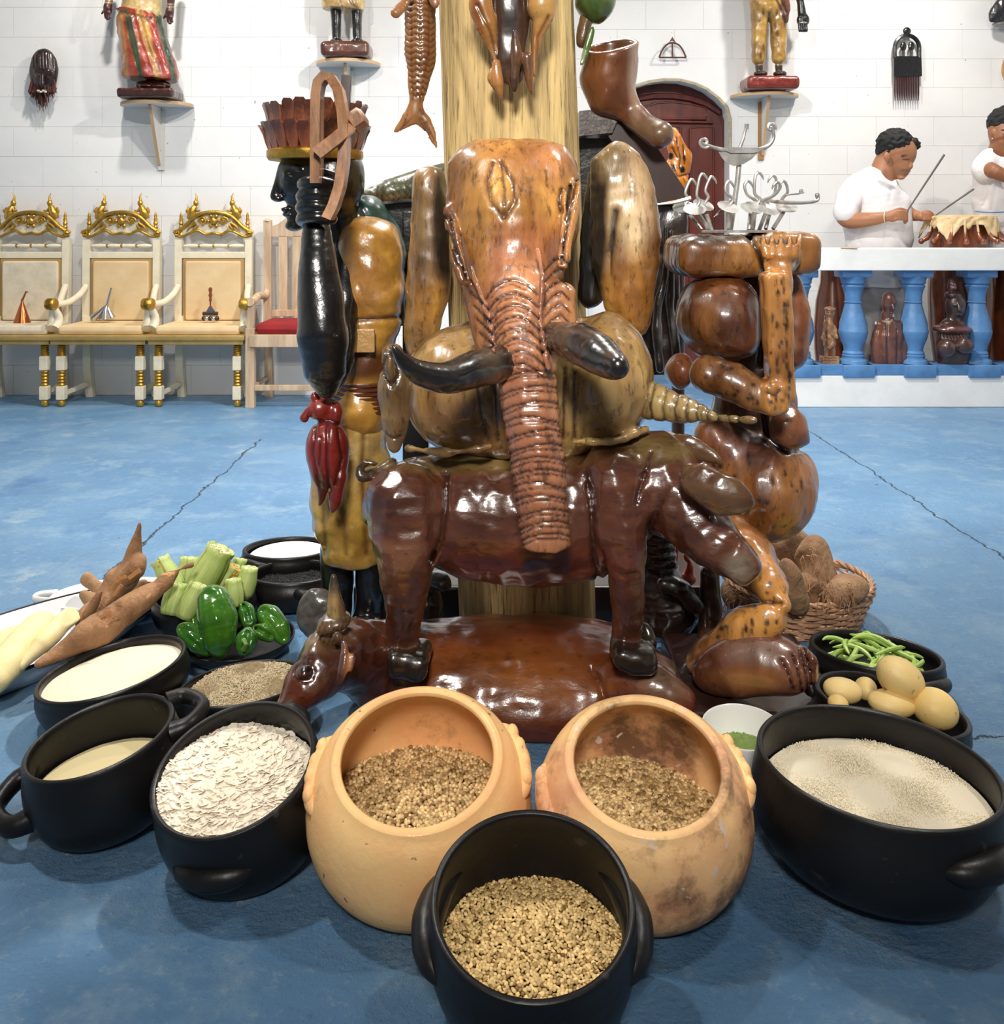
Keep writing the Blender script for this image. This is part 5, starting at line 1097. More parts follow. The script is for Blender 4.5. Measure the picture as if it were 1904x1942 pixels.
# limed wood armchair, right of the thrones
t = thing('limed_wood_armchair', 'pale limed wooden armchair with red velvet seat, half hidden by the hunter statue', 'chair', (-1.22, 4.58*K, 0))
B = lambda mb, n, m_='pale_wood', p=t: mb.build(n, m_, p, False)
for s in (-1, 1):
    B(MB().box((s*.24, .02, .23), (.026, .024, .23), bev=.003), 'leg'); B(MB().bar([(s*.21, .34, 0), (s*.21, .30, .45), (s*.22, .34, 1.07), (s*.22, .34, 1.09)], .048, .03), 'back_post')
    B(MB().tube([(s*.22, .34, 1.085), (s*.22, .34, 1.10)], [.024, .012], 10), 'post_cap')
    B(MB().bar([(s*.24, .02, .46), (s*.235, .02, .60)], .04, .03), 'arm_post'); B(MB().tube([(s*.24, .0, .615), (s*.24, .06, .61), (s*.23, .16, .64), (s*.22, .28, .63), (s*.215, .33, .67)], [.026, .024, .022, .022, .024], 10, smooth=3), 'arm')
    B(MB().bar([(s*.235, .03, .12), (s*.21, .33, .13)], .025, .02, up=(0, 0, 1)), 'stretcher')
B(MB().prism([(-.2, .99), (.2, .99), (.2, 1.05), (.15, 1.07), (.11, 1.10), (.08, 1.15), (0, 1.165), (-.08, 1.15), (-.11, 1.10), (-.15, 1.07), (-.2, 1.05)], .33, .355), 'crest_rail')
B(MB().box((0, .33, .52), (.20, .014, .02), bev=.003), 'lower_rail')
for x in (-.125, -.04, .045, .13): B(MB().box((x, .34, .76), (.027, .010, .235), bev=.002), 'slat')
B(MB().box((0, .0, .39), (.24, .02, .035), bev=.003), 'front_rail'); B(MB().box((0, .015, .115), (.22, .012, .016), bev=.003), 'stretcher')
B(MB().box((0, .17, .455), (.215, .17, .038), bev=.034), 'seat_cushion', 'red_velvet')
nl = MB()
for i in range(26): nl.ball((-.205+i*.0164, -.002, .428), .0032, 6)
n_ = B(nl, 'upholstery_nails', 'chrome'); n_['kind'] = 'stuff'

# ---------------------------------------------------------------- shelves and statues on the wall
def shelf(label, x0, x1, yt, Yw, xb, yb, lean, grp='bracket shelves on the wall'):
    """half-round board against the wall at nominal distance Yw"""
    c_ = P((x0+x1)/2, yt, Yw-.12); w = (x1-x0)/2*(Yw-.1)/F
    t = thing('bracket_shelf', label, 'shelf', (c_.x, Yw*K-.005, c_.z), 0, grp)
    pl = [(-w, 0), (-w, -.03)]+[(-w*math.cos(a)*1.0, -.04-.20*math.sin(a)) for a in [math.pi*i/14 for i in range(1, 14)]]+[(w, -.03), (w, 0)]
    MB().prism(pl, -.009, .009, fn=lambda u, v, d: (u, v, d)).build('board', 'shelf', t, False)
    ed = [(u*1.004, v*1.006-.0005, 0) for u, v in pl[1:-1]]; MB().bar(ed, .003, .019, up=(0, 0, 1)).build('board_edge', 'shelf_edge', t, False)
    bz = -(yb-yt)*Yw/F; MB().prism([(-.005, -.01), (-.17, -.01), (-.012, bz)], -.009, .009, fn=lambda u, v, d: (d, u, v)).build('gusset', 'shelf', t, False)
    MB().bar([(0, -.172, -.012), (0, -.014, bz)], .019, .004, up=(0, 1, .5)).build('gusset_edge', 'shelf_edge', t, False)
    MB().box((.0+.012*lean, -.006, bz/2-.03), (.02, .005, abs(bz)/2), bev=.001).build('back_strip', 'shelf', t, False)
    MB().ball((.008, -.013, bz*.75), .005, 8).build('screw', 'chrome', t, False)
    return t
shelf('half-round shelf under the carved woman in the coloured skirt', 221, 354, 196, 4.94, 285, 308, 1)
shelf('half-round shelf under the bare-legged statue, above the feather crown', 596, 716, 118, 4.94, 655, 240, 1)
s_ = shelf('half-round shelf under the gold-trousered statue, right of the door', 1393, 1520, 180, 5.5, 1445, 290, -1)
for ch in s_.children:
    if ch.name.startswith('back_strip'): ch.data.materials[0] = M['shelf_brown'] = mat('brown_strip', (.30, .16, .06), .6)
Ys = 4.80
W1 = thing('carved_woman_statue', 'carved woman in pale blouse and red green yellow skirt on a wall shelf, top left', 'statue', P(275, 185, Ys), 0, 'painted statues on wall shelves')
c = Carve(.005, .01, (.26, .03, .014), lump=.0012)
c.tube([(262, 20, Ys, 42), (268, 70, Ys, 44), (278, 110, Ys, 48), (286, 145, Ys, 52)], flat=.8); c.box(285, 190, Ys, 80, 38, .2, rot=3, op='s', k=.004, r=.002); c.box(262, -10, Ys, 90, 32, .2, rot=8, op='s', k=.004, r=.002)
for i, (x0, x1, cl) in enumerate(((222, 240, (.40, .16, .03)), (238, 268, (.02, .05, .02)), (252, 290, (.32, .03, .015)), (262, 300, (.42, .22, .04)), (280, 318, (.36, .03, .015)), (296, 330, (.02, .06, .03)))):
    c.groove([(x0, 20), ((x0+x1)/2-4, 80), (x1-6, 125), (x1, 150)], 4.5, .006, 9, cl); c.groove([(x0+7, 30), ((x0+x1)/2+5, 85), (x1, 150)], 4, -.002, 9, cl)
c.paint(275, 60, 14, 22, (.5, .36, .1), 1); c.paint(226, 110, 8, 50, (.30, .02, .01), .8)
for i in range(9): c.groove([(222+i*8, 22+i*1.6), (226+i*8, 27+i*1.6), (230+i*8, 23+i*1.6)], 2, .004, 9, (.2, .1, .03))
c.build('skirt', 'painted', W1)
c = Carve(.005, .01, (.52, .38, .16), lump=.001); c.tube([(272, -60, Ys, 36), (270, 0, Ys, 36), (268, 22, Ys, 38)], flat=.8); c.ell(268, 2, Ys-.02, 12, 9, .03, col=(.2, .04, .02), k=.003); c.build('blouse', 'painted', W1)
for pts, nm in (([(212, -40, Ys, 7), (207, 0, Ys-.02, 7), (204, 14, Ys-.03, 8)], 'a'), ([(328, -40, Ys, 8), (324, 5, Ys, 7), (322, 22, Ys, 8)], 'b')):
    c = Carve(.004, .006, (.055, .012, .010), lump=.0006); c.tube(pts); x, y = pts[-1][0], pts[-1][1]; c.ell(x, y+6, pts[-1][2], 8, 11, .02)
    for k in range(4): c.tube([(x-5+k*3.2, y+10, pts[-1][2]-.01, 2.2), (x-4+k*3, y+24-abs(k-1.5)*3, pts[-1][2]-.01, 1.8)], k=.002)
    c.tube([(x-6, y+4, pts[-1][2], 2.5), (x-11, y+12, pts[-1][2], 2)], k=.002); c.groove([(x-9, y-10), (x+9, y-9)], 1.5, .002, 9, (.3, .2, .1)); c.groove([(x-9, y-15), (x+9, y-14)], 1.5, .002, 9, (.3, .2, .1)); c.build('hand', 'painted', W1)
c = Carve(.004, .006, (.05, .013, .008), lump=.001); c.ell(290, 162, Ys, 34, 10, .06); c.ell(278, 163, Ys-.03, 14, 6, .04); c.ell(300, 164, Ys-.03, 14, 6, .04); c.box(286, 180, Ys, 53, 9, .11, r=.02); c.build('pedestal', 'painted', W1)
W2 = thing('carved_man_statue', 'dark-legged carved man in a cream wrap on a wall shelf above the feather crown', 'statue', P(655, 110, Ys), 0, 'painted statues on wall shelves')
c = Carve(.005, .01, (.48, .33, .13), lump=.001); c.tube([(650, -60, Ys, 38), (650, -10, Ys, 40), (652, 8, Ys, 40)], flat=.8); c.box(650, 50, Ys, 60, 30, .2, rot=4, op='s', k=.004, r=.002); c.groove([(655, -20), (670, 10), (690, 24)], 3, .005, 9, (.2, .12, .04)); c.groove([(640, -20), (650, 18)], 2, .003, 9, (.25, .14, .05)); c.build('wrap', 'painted', W2)
for x in (636, 676):
    c = Carve(.004, .006, SK, lump=.0004); c.tube([(x, 0, Ys, 12), (x+(2 if x < 650 else 1), 50, Ys, 9), (x+2, 76, Ys, 8)]); c.ell(x+2, 79, Ys-.02, 13, 6, .04); c.build('leg', 'black_gloss', W2)
c = Carve(.004, .006, (.09, .025, .012), lump=.0008); c.box(658, 97, Ys, 46, 15, .10, r=.03); c.build('pedestal', 'carved_smooth', W2)
Yr = 5.36
W3 = thing('carved_trouser_statue', 'carved man in gold knee trousers on a red base, right of the door', 'statue', P(1460, 170, Yr), 0, 'painted statues on wall shelves')
c = Carve(.005, .01, (.42, .24, .05), lump=.0012)
c.tube([(1455, -50, Yr, 34), (1455, 0, Yr, 34), (1455, 15, Yr, 30)], flat=.8); c.tube([(1442, 10, Yr, 19), (1440, 60, Yr, 15), (1438, 112, Yr, 12)], k=.006); c.tube([(1474, 10, Yr, 20), (1476, 60, Yr, 16), (1477, 110, Yr, 13)], k=.006)
c.tube([(1470, -40, Yr-.04, 16), (1488, 10, Yr-.04, 10), (1490, 40, Yr-.04, 5)], k=.004, col=(.16, .05, .025)); c.groove([(1462, -20), (1478, 10), (1490, 45)], 2.5, .004, 9, (.06, .02, .01)); c.groove([(1470, -25), (1484, 5), (1494, 30)], 2, .004, 9, (.06, .02, .01)); c.groove([(1458, 25), (1458, 70)], 3, .008, 9, (.1, .05, .01))
for i in range(12): c.paint(rnd.uniform(1430, 1490), rnd.uniform(20, 115), 2.5, 7, (.16, .08, .02), .8)
c.build('trousers', 'painted', W3)
for x in (1440, 1477):
    c = Carve(.004, .006, (.03, .015, .010), lump=.0006); c.tube([(x, 108, Yr, 8), (x, 134, Yr, 7)]); c.ell(x+2, 140, Yr-.03, 13, 6, .04); c.groove([(x-8, 122), (x+8, 122)], 1.5, .002, 9, (.3, .2, .06)); c.build('foot', 'painted', W3)
c = Carve(.004, .006, SK, lump=.0004); c.tube([(1512, -40, Yr, 8), (1518, 5, Yr, 7), (1521, 26, Yr, 8)]); c.ell(1523, 38, Yr, 12, 14, .025)
for k in range(4): c.tube([(1516+k*4, 44, Yr-.02, 3.2), (1517+k*4, 58, Yr-.02, 3)], k=.002)
c.build('hand', 'black_gloss', W3)
c = Carve(.004, .006, (.20, .022, .012), lump=.0008); c.box(1459, 160, Yr, 49, 13, .12, r=.03); c.build('pedestal', 'painted', W3)

# small things hung on the wall
mkY = 4.88
M1 = thing('carved_face_mask', 'dark carved face mask with raffia fringe, far left on the wall', 'mask', P(82, 150, mkY))
c = Carve(.0035, .006, (.022, .008, .007), lump=.0006); c.ell(83, 135, mkY, 27, 43, .05)
for i in range(7): c.groove([(65+i*6, 100+abs(i-3)*2), (66+i*6, 128)], 1.4, .003)
c.tube([(68, 138, mkY-.04, 5), (80, 140, mkY-.045, 5)], k=.004); c.tube([(86, 140, mkY-.045, 5), (98, 138, mkY-.04, 5)], k=.004)
for x in (71, 90): c.ell(x, 144, mkY-.035, 4, 3, .012, k=.001, col=(.30, .04, .02))
c.tube([(80, 142, mkY-.05, 3.5), (80, 158, mkY-.055, 5)], k=.004); c.ell(79, 172, mkY-.035, 11, 5, .015, k=.003); c.build('face', 'painted', M1)
mb = MB()
for i in range(4): mb.box(P(73+i*4.5, 172+(i % 2)*2, mkY-.055), (.006, .004, .005), bev=.001)
o_ = mb.build('teeth', mat('ivory', (.7, .66, .5), .5), M1); o_['kind'] = 'stuff'
mb = MB(); q = random.Random(4)
for i in range(60):
    a = i/59; x0 = 56+a*52; L_ = 208-abs(a-.45)*70+q.uniform(-6, 6); mb.tube([P(x0*.8+16, 150, mkY-.01+q.uniform(-.02, .02)), P(x0-2, 175, mkY-.015+q.uniform(-.02, .01)), P(x0+(q.uniform(-3, 3)), L_, mkY+q.uniform(-.02, .02))], [.006, .005, .002], 4)
o_ = mb.build('fringe', mat('dark_red_fibre', (.07, .014, .008), .7), M1); o_['kind'] = 'stuff'
Yc = 5.46
CM = thing('giant_wooden_comb', 'large black wooden comb with two carved spoon shapes, hanging above the drummer', 'comb', P(1719, 120, Yc))
pt_ = lambda x, y: (P(x, y, Yc).x, P(x, y, Yc).z)
fr = [P(x, y, Yc) for x, y in ((1697, 110), (1697, 88), (1702, 76), (1711, 69), (1720, 67), (1729, 69), (1738, 76), (1743, 88), (1743, 110))]
MB().tube(fr, [.015]*9, 8, smooth=3, flat=1).build('arch_frame', 'black_gloss', CM)
MB().prism([pt_(*q_) for q_ in ((1694, 107), (1746, 107), (1747, 145), (1694, 145))], Yc*K-.012, Yc*K+.012).build('comb_plate', 'black_gloss', CM)
MB().ball(P(1720, 59, Yc), (.028, .014, .028), 12).build('knob', 'black_gloss', CM)
for x in (1713, 1728): MB().ball(P(x, 88, Yc), (.022, .012, .034), 12).tube([P(x, 96, Yc), P(x, 110, Yc)], .008, 8).build('spoon_shape', 'black_gloss', CM)
for i in range(11): x = 1697+i*4.5; MB().tube([P(x, 143, Yc), P(x, 175, Yc), P(x+.2, 191, Yc)], [.0062, .0058, .002], 6).build('tooth', mat('comb_tooth', (.05, .012, .010), .35, coat=.4) if i == 0 else bpy.data.materials['comb_tooth'], CM)
BA = thing('iron_bow_and_arrow', 'small brown metal bow and arrow emblem on the wall above the door', 'emblem', P(1275, 95, Yc))
M['rust'] = mat('rust_brown_metal', (.09, .022, .015), .5)
MB().tube([P(x, y, Yc) for x, y in ((1250, 109), (1256, 95), (1264, 85), (1275, 81), (1287, 85), (1295, 95), (1301, 109))], .0062, 8, smooth=4).build('bow', 'rust', BA)
MB().tube([P(1250, 109, Yc), P(1301, 109, Yc)], .0056, 8).build('bow_string', 'rust', BA); MB().tube([P(1275, 108, Yc), P(1275, 80, Yc)], .0056, 8).build('arrow_shaft', 'rust', BA)
MB().prism([pt_(1275, 70), pt_(1281, 80), pt_(1275, 77), pt_(1269, 80)], Yc*K-.004, Yc*K+.004).build('arrow_tip', 'rust', BA)
c = Carve(.005, .01, (.012, .012, .016), lump=.0006); c.tube([(1880, 38, 5.4, 4), (1895, 24, 5.4, 18), (1925, 10, 5.4, 30), (1960, 5, 5.4, 30)], flat=.5); c.ell(1905, 46, 5.42, 24, 5, .04, col=(.25, .25, .25), k=.003)
tag(c.build('black_wall_carving', 'painted'), 'black rounded carving on the wall cut by the top right corner', 'carving')
c = Carve(.005, .01, (.45, .25, .08), lump=.0006); c.ell(1916, 132, 5.4, 16, 30, .04); tag(c.build('tan_wall_carving', 'painted'), 'tan carving on the wall just inside the right edge below the black one', 'carving')
# ---------------------------------------------------------------- enamel tray with cassava, porcelain dish with ginger
def oval_tray(name, label, c, a, b, ang, h, mt, rim_mt=None, cat='tray'):
    t = thing(name, label, cat, c, R(ang))
    pr = [(.70, 0), (.78, .004), (.90, h*.5), (1.0, h*.97), (1.03, h), (1.0, h+.003), (.87, h*.5+.004), (.76, .008), (.001, .008)]
    MB().lathe([(.001, 0)]+[(r, z) for r, z in pr], n=56, ax=a, ay=b, cap=False).build('tray_body', mt, t, False)
    if rim_mt: MB().tube([(a*1.03*math.cos(x), b*1.03*math.sin(x), h+.001) for x in [2*math.pi*i/56 for i in range(57)]], .0045, 8, cap=False).build('rim', rim_mt, t, False)
    return t
oval_tray('enamel_tray', 'white enamel oval tray with black rim holding cassava, left edge', (-1.165, 2.27, 0), .40, .165, 57, .062, 'enamel', 'black_enamel')
tr2 = oval_tray('porcelain_dish', 'white porcelain dish with lug handle holding ginger, behind the cassava tray', P(222, 1140, 2.17)-Vector((0, 0, P(222, 1140, 2.17).z)), .17, .11, 10, .045, 'porcelain', cat='dish')
MB().tube([(-.16, .03, .045), (-.205, .02, .046), (-.21, -.01, .046), (-.16, -.03, .045)], [.010, .010, .010, .010], 10, smooth=4, flat=.5).build('handle', 'porcelain', tr2, False)
def veg(name, label, cat, mt, fn, group=None, h=.0035, lump=.001, lf=60, k=.01):
    c = Carve(h, k, lump=lump, lf=lf); fn(c); o = link(name, c.mesh(name), M[mt]); return tag(o, label, cat, group)
GC = 'cassava roots on the enamel tray'
veg('peeled_cassava', 'pale peeled cassava root, leftmost on the enamel tray', 'root', 'cassava_peeled', lambda c: c.tube([(-30, 1262, 1.80, 24), (-5, 1232, 1.84, 30), (28, 1206, 1.88, 18)]), GC)
veg('peeled_cassava', 'thickest peeled cassava root, round-ended, middle of the three pale ones', 'root', 'cassava_peeled', lambda c: c.tube([(-10, 1285, 1.72, 30), (30, 1240, 1.78, 33), (65, 1198, 1.85, 30), (80, 1182, 1.88, 22)]), GC)
veg('peeled_cassava', 'slender peeled cassava root with cut end beside the brown roots', 'root', 'cassava_peeled', lambda c: c.tube([(42, 1262, 1.75, 8), (80, 1222, 1.79, 18), (118, 1182, 1.85, 19), (140, 1164, 1.88, 17)], sub=1).box(158, 1146, 1.9, 22, 12, .08, rot=45, op='s', k=.002, r=.001), GC)
veg('cassava_root', 'long unpeeled brown cassava root with knobbed tip, lying along the tray front', 'root', 'cassava', lambda c: c.tube([(75, 1258, 1.74, 6), (130, 1232, 1.78, 20), (190, 1192, 1.82, 30), (240, 1158, 1.86, 28), (282, 1128, 1.90, 18), (300, 1115, 1.91, 12), (318, 1098, 1.92, 17), (332, 1088, 1.93, 12), (342, 1080, 1.93, 6), (362, 1074, 1.94, 2)]), GC, lump=.003, lf=40)
veg('cassava_root', 'unpeeled brown cassava root pointing upright to a thin spike', 'root', 'cassava', lambda c: c.tube([(160, 1178, 1.90, 18), (200, 1138, 1.94, 27), (232, 1100, 1.97, 27), (250, 1068, 1.98, 20), (254, 1046, 1.98, 13), (259, 1020, 1.98, 8), (264, 994, 1.98, 1.5)]).tube([(225, 1100, 1.95, 20), (255, 1080, 1.96, 18), (270, 1058, 1.97, 6)]).tube([(165, 1165, 1.88, 6), (185, 1130, 1.88, 4), (205, 1112, 1.88, 2)]), GC, lump=.003, lf=45)
q = random.Random(3)
mb = MB()
for i in range(9):
    x, y = q.choice([(150, 1205), (185, 1180), (220, 1165), (205, 1120), (240, 1095), (175, 1150)]); x += q.uniform(-22, 22); y += q.uniform(-12, 12); Y = 1.74+(1260-y)*.0009; a = P(x, y, Y-.02)
    mb.bar([a, a+Vector((q.uniform(.01, .03), -.005, q.uniform(.006, .03)))], q.uniform(.004, .010), .001)
o_ = mb.build('bark_flakes', mat('bark_flake', (.50, .24, .09), .8)); tag(o_, 'loose orange-brown bark flakes curling off the unpeeled cassava roots', 'bark', kind='stuff')
for lb, pts in (('larger ginger knob with two fingers in the porcelain dish', [[(162, 1100, 2.12, 8), (172, 1106, 2.12, 12), (190, 1118, 2.12, 13), (205, 1122, 2.12, 9)], [(165, 1092, 2.12, 6), (172, 1106, 2.12, 8)]]), ('small blunt ginger piece at the front of the porcelain dish', [[(160, 1128, 2.08, 10), (172, 1135, 2.08, 13), (188, 1138, 2.08, 9)]]), ('dark ginger tip behind the upright cassava root', [[(245, 1120, 2.12, 9), (262, 1112, 2.12, 9), (274, 1106, 2.12, 6)]])):
    veg('ginger_root', lb, 'ginger', 'ginger', lambda c, pts=pts: [c.tube(p_) for p_ in pts], 'ginger in the porcelain dish')
# ---------------------------------------------------------------- corn
p, r, hz, m = pot('black clay bowl packed with cut corn cobs behind the green peppers', 388, 1128, 94, .09, BOWL, 'black_clay', name='clay_bowl', cat='bowl')
MB().lathe([(.001, 0), (r*.95, 0), (r*.95, .02), (.001, .02)], (0, 0, .02), 24).build('bowl_shadow_fill', 'black_clay', p, False) if False else None
def corn(label, x0, y0, Y0, x1, y1, Y1, rp, kernels=False, cut=False):
    a, b = P(x0, y0, Y0), P(x1, y1, Y1); r_ = rp*Y1/F; d = b-a; L_ = d.length; rt = d.to_track_quat('Z', 'Y').to_euler()
    t = thing('corn_cob', label, 'corn', a, 0, 'cut corn cobs in the black bowl'); t.rotation_euler = rt
    if kernels: MB().lathe([(r_*.75, 0), (r_*.92, L_*.3), (r_*.9, L_*.8), (r_*.72, L_)], n=24).build('kernels', 'kernels', t, False)
    for i in range(3 if kernels else 6):       # husk leaves wrapped round the cob
        mb = MB(); w0 = 2*math.pi/(5 if not kernels else 7); a0 = i*(2*math.pi/(6 if not kernels else 5)); n_ = 7; m_ = 8
        for j in range(m_+1):
            u = j/m_; rr = r_*(.86+.16*math.sin(math.pi*min(1, u*1.15))+(.035*(i % 2)))*(1+.10*(u > .9 and not cut))
            for k in range(n_): an = a0+w0*(k/(n_-1)-.5)*1.25; mb.v.append((rr*math.cos(an)*(1+.02*math.sin(k*2)), rr*math.sin(an), L_*u*(1.0+.02*math.sin(k+i))))
        for j in range(m_):
            for k in range(n_-1): mb.f.append((j*n_+k, j*n_+k+1, (j+1)*n_+k+1, (j+1)*n_+k))
        o = mb.build('husk_leaf', 'husk', t, False, ang=80); md = o.modifiers.new('s', 'SOLIDIFY'); md.thickness = .0015
    MB().lathe([(.001, 0), (r_*.84, 0), (r_*.84, L_*(.97 if not kernels else .2)), (.001, L_*(.985 if not kernels else .2))], n=20).build('cut_end' if not kernels else 'cob_core', 'corn_cut', t, False)
    return t
corn('corn cob showing yellow kernels, leftmost in the bowl', 336, 1118, 2.06, 303, 1062, 2.08, 20, kernels=True)
corn('short upright husked corn behind the left of the bowl', 352, 1125, 2.12, 362, 1058, 2.14, 21)
corn('longest husk-covered corn cob leaning right, tallest in the bowl', 372, 1125, 2.02, 420, 1040, 2.04, 29)
corn('corn cob with golden kernels lying behind the cut ends', 410, 1125, 2.05, 448, 1076, 2.06, 19, kernels=True)
corn('narrow husked corn tucked behind at the right', 440, 1120, 2.10, 456, 1060, 2.12, 14)
corn('corn with cut white end standing at the right rim', 462, 1130, 2.02, 474, 1076, 2.03, 18, cut=True)
corn('corn with cut end standing above the big pepper', 446, 1150, 1.96, 442, 1098, 1.97, 16, cut=True)
corn('corn with cut end leaning left of the big pepper', 348, 1172, 1.93, 378, 1108, 1.95, 20, cut=True)
corn('corn with cut end at the front left of the bowl', 322, 1165, 1.96, 338, 1106, 1.98, 20, cut=True)
# ---------------------------------------------------------------- peppers
p, r, hz, m = pot('shallow black clay plate holding green peppers', 450, 1207, 108, .04, [(.6, 0), (.8, .1), (.95, .6), (1, 1)], 'black_clay', name='clay_plate', cat='plate', wall=.006)
def pepper(label, pts, stem=None, lobes=3, grp='green peppers on the black plate'):
    t = thing('green_pepper', label, 'pepper', P(*pts[0][:3]), 0, grp)
    c = Carve(.003, .012, lump=.0006, lf=40); c.tube(pts)
    (x0, y0, Y0, r0), (x1, y1, Y1, r1) = pts[1], pts[-2]; dx, dy = x1-x0, y1-y0; L_ = math.hypot(dx, dy)+1e-6; nx, ny = -dy/L_, dx/L_; rm = max(p_[3] for p_ in pts)
    for o in (-.38, .34): c.groove([(pts[0][0]+nx*rm*o*.4, pts[0][1]+ny*rm*o*.4), ((x0+x1)/2+nx*rm*o, (y0+y1)/2+ny*rm*o), (pts[-1][0]+nx*rm*o*.5, pts[-1][1]+ny*rm*o*.5)], rm*.26, .0055)
    link('pepper_body', c.mesh('pepper_body'), M['green_pepper'], t)
    if stem: MB().tube([P(*s) for s in stem], [.006, .005, .006], 8).build('stem', 'pepper_stem', t)
pepper('largest glossy green pepper standing upright in the middle', [(398, 1128, 1.90, 14), (405, 1140, 1.89, 30), (412, 1175, 1.87, 38), (416, 1210, 1.86, 30), (418, 1232, 1.86, 16)])
pepper('dark green pepper half hidden behind the left of the largest pepper', [(380, 1140, 1.97, 14), (374, 1160, 1.95, 23), (378, 1190, 1.93, 20)])
pepper('green pepper lying at the left edge of the plate', [(344, 1192, 1.88, 10), (356, 1200, 1.87, 19), (376, 1216, 1.86, 21), (392, 1232, 1.86, 12)])
pepper('small dark pepper between the largest pepper and the right ones', [(462, 1148, 1.96, 8), (468, 1160, 1.95, 15), (472, 1178, 1.94, 14)])
pepper('glossy elongated pepper at the right of the plate', [(500, 1158, 1.94, 12), (512, 1170, 1.93, 22), (528, 1192, 1.91, 21), (538, 1210, 1.90, 12)])
pepper('small wrinkled pepper with curled stem facing the viewer', [(470, 1200, 1.86, 12), (468, 1214, 1.84, 21), (464, 1228, 1.83, 15)], stem=[(462, 1214, 1.815), (467, 1222, 1.80), (462, 1232, 1.81)])
pepper('small olive pepper lying beside the wrinkled one', [(486, 1192, 1.90, 8), (500, 1198, 1.89, 16), (512, 1206, 1.89, 11)])
# ---------------------------------------------------------------- potatoes
def potato(label, x, y, Y, rx, ry, rd, rot=0):
    return veg('potato', label, 'potato', 'potato', lambda c: c.ell(x, y, Y, rx, ry, rd, rot=rot), 'yellow potatoes in the black bowl', h=.004, lump=.0012, lf=28)
potato('large pear-shaped yellow potato on top of the pile', 1706, 1284, 1.55, 47, 36, .042, 35)
potato('oval yellow potato at the left of the bowl', 1597, 1308, 1.60, 36, 22, .032, 8)
potato('small pointed yellow potato behind the left one', 1641, 1306, 1.65, 21, 19, .026, -30)
potato('flat-lying yellow potato below the large one', 1690, 1334, 1.53, 44, 22, .034, 6)
potato('round yellow potato at the right of the bowl', 1775, 1345, 1.52, 43, 36, .042, 10)
potato('small yellow potato peeking over the big black pot rim', 1590, 1334, 1.53, 20, 14, .022)
# ---------------------------------------------------------------- green beans
q = random.Random(12); cg = GB.location; lb_ = 'slim green bean lying in the black bowl in front of the basket'
for i in range(46):
    a = q.uniform(0, 6.28); rr = gr_*.62*math.sqrt(q.random()); x, y = rr*math.cos(a), rr*math.sin(a); z = .045+.030*(i/46)+.016*(1-(rr/gr_)**2)
    an = q.uniform(0, 3.14); L_ = q.uniform(.035, .055); sg = q.uniform(-.018, .018); d = Vector((math.cos(an), math.sin(an), q.uniform(-.15, .35)*(i > 28)))
    pts = []
    for t in (-1, -.55, 0, .55, 1):
        v = Vector((x, y, z))+d*t*L_+Vector((-math.sin(an), math.cos(an), 0))*sg*(1-t*t)+Vector((0, 0, .008*(1-t*t)))
        rd_ = math.hypot(v.x, v.y); 
        if rd_ > gr_*.80: v.x *= gr_*.80/rd_; v.y *= gr_*.80/rd_
        pts.append(cg+v)
    o = MB().tube(pts, [.0022, .0048, .0056, .0048, .0012], 8, smooth=3).build('green_bean', 'bean_pod'); tag(o, lb_, 'bean', 'green beans in the black bowl')
# ---------------------------------------------------------------- wicker basket with yams
bk, Yb = inplane(1512, 1098, .105); rb_ = 134*Yb/F
bs = thing('wicker_basket', 'round woven wicker basket of yams behind the carved foot', 'basket', (bk.x, bk.y, 0))
n_st = 26
for i in range(11):
    z = .006+i*.0092; r = rb_*(.80+.20*i/10); pts = []
    for k in range(n_st*4+1): a = 2*math.pi*k/(n_st*4); w_ = .0045*math.cos(a*n_st/2+(i % 2)*math.pi); pts.append(((r+w_)*math.cos(a), (r+w_)*math.sin(a), z+.0012*math.sin(a*7+i)))
    MB().tube(pts, .0044, 6, cap=False).build('wicker_strand', 'wicker', bs, False)
for k in range(n_st): a = 2*math.pi*k/n_st; MB().tube([(rb_*.79*math.cos(a), rb_*.79*math.sin(a), .002), (rb_*1.0*math.cos(a), rb_*1.0*math.sin(a), .105)], .0032, 6).build('stake', 'wicker', bs, False)
for s in (0, math.pi/2): MB().tube([((rb_+.004*math.sin(a*20+s*2))*math.cos(a), (rb_+.004*math.sin(a*20+s*2))*math.sin(a), .108+.004*math.cos(a*20+s*2)) for a in [2*math.pi*k/160 for k in range(161)]], .0048, 6, cap=False).build('braided_rim', 'wicker', bs, False)
MB().lathe([(.001, .004), (rb_*.8, .004), (rb_*.8, .008), (.001, .008)], n=30).build('basket_floor', 'wicker', bs, False)
def yam(label, fn, lump=.003, mt='yam', hairs=None):
    o = veg('yam', label, 'yam', mt, fn, 'yams in the wicker basket', h=.004, lump=lump, lf=45)
    if hairs:
        x, y, Y, rx, ry, n_ = hairs; mb = MB()
        for i in range(n_):
            a, b = x+q.uniform(-rx, rx), y+q.uniform(-ry, ry); p0 = P(a, b, Y-.03); mb.tube([p0, p0+Vector((q.uniform(-.012, .012), -.008, q.uniform(-.03, .004))), p0+Vector((q.uniform(-.02, .02), -.006, -q.uniform(.02, .05)))], [.0012, .0009, .0004], 4)
        h_ = mb.build('root_hairs', 'wicker', o); h_['kind'] = 'stuff'
yam('smooth grey-brown yam standing at the basket front', lambda c: c.tube([(1492, 1072, 1.93, 10), (1495, 1090, 1.93, 21), (1502, 1118, 1.94, 27), (1510, 1142, 1.96, 24)]), .0015)
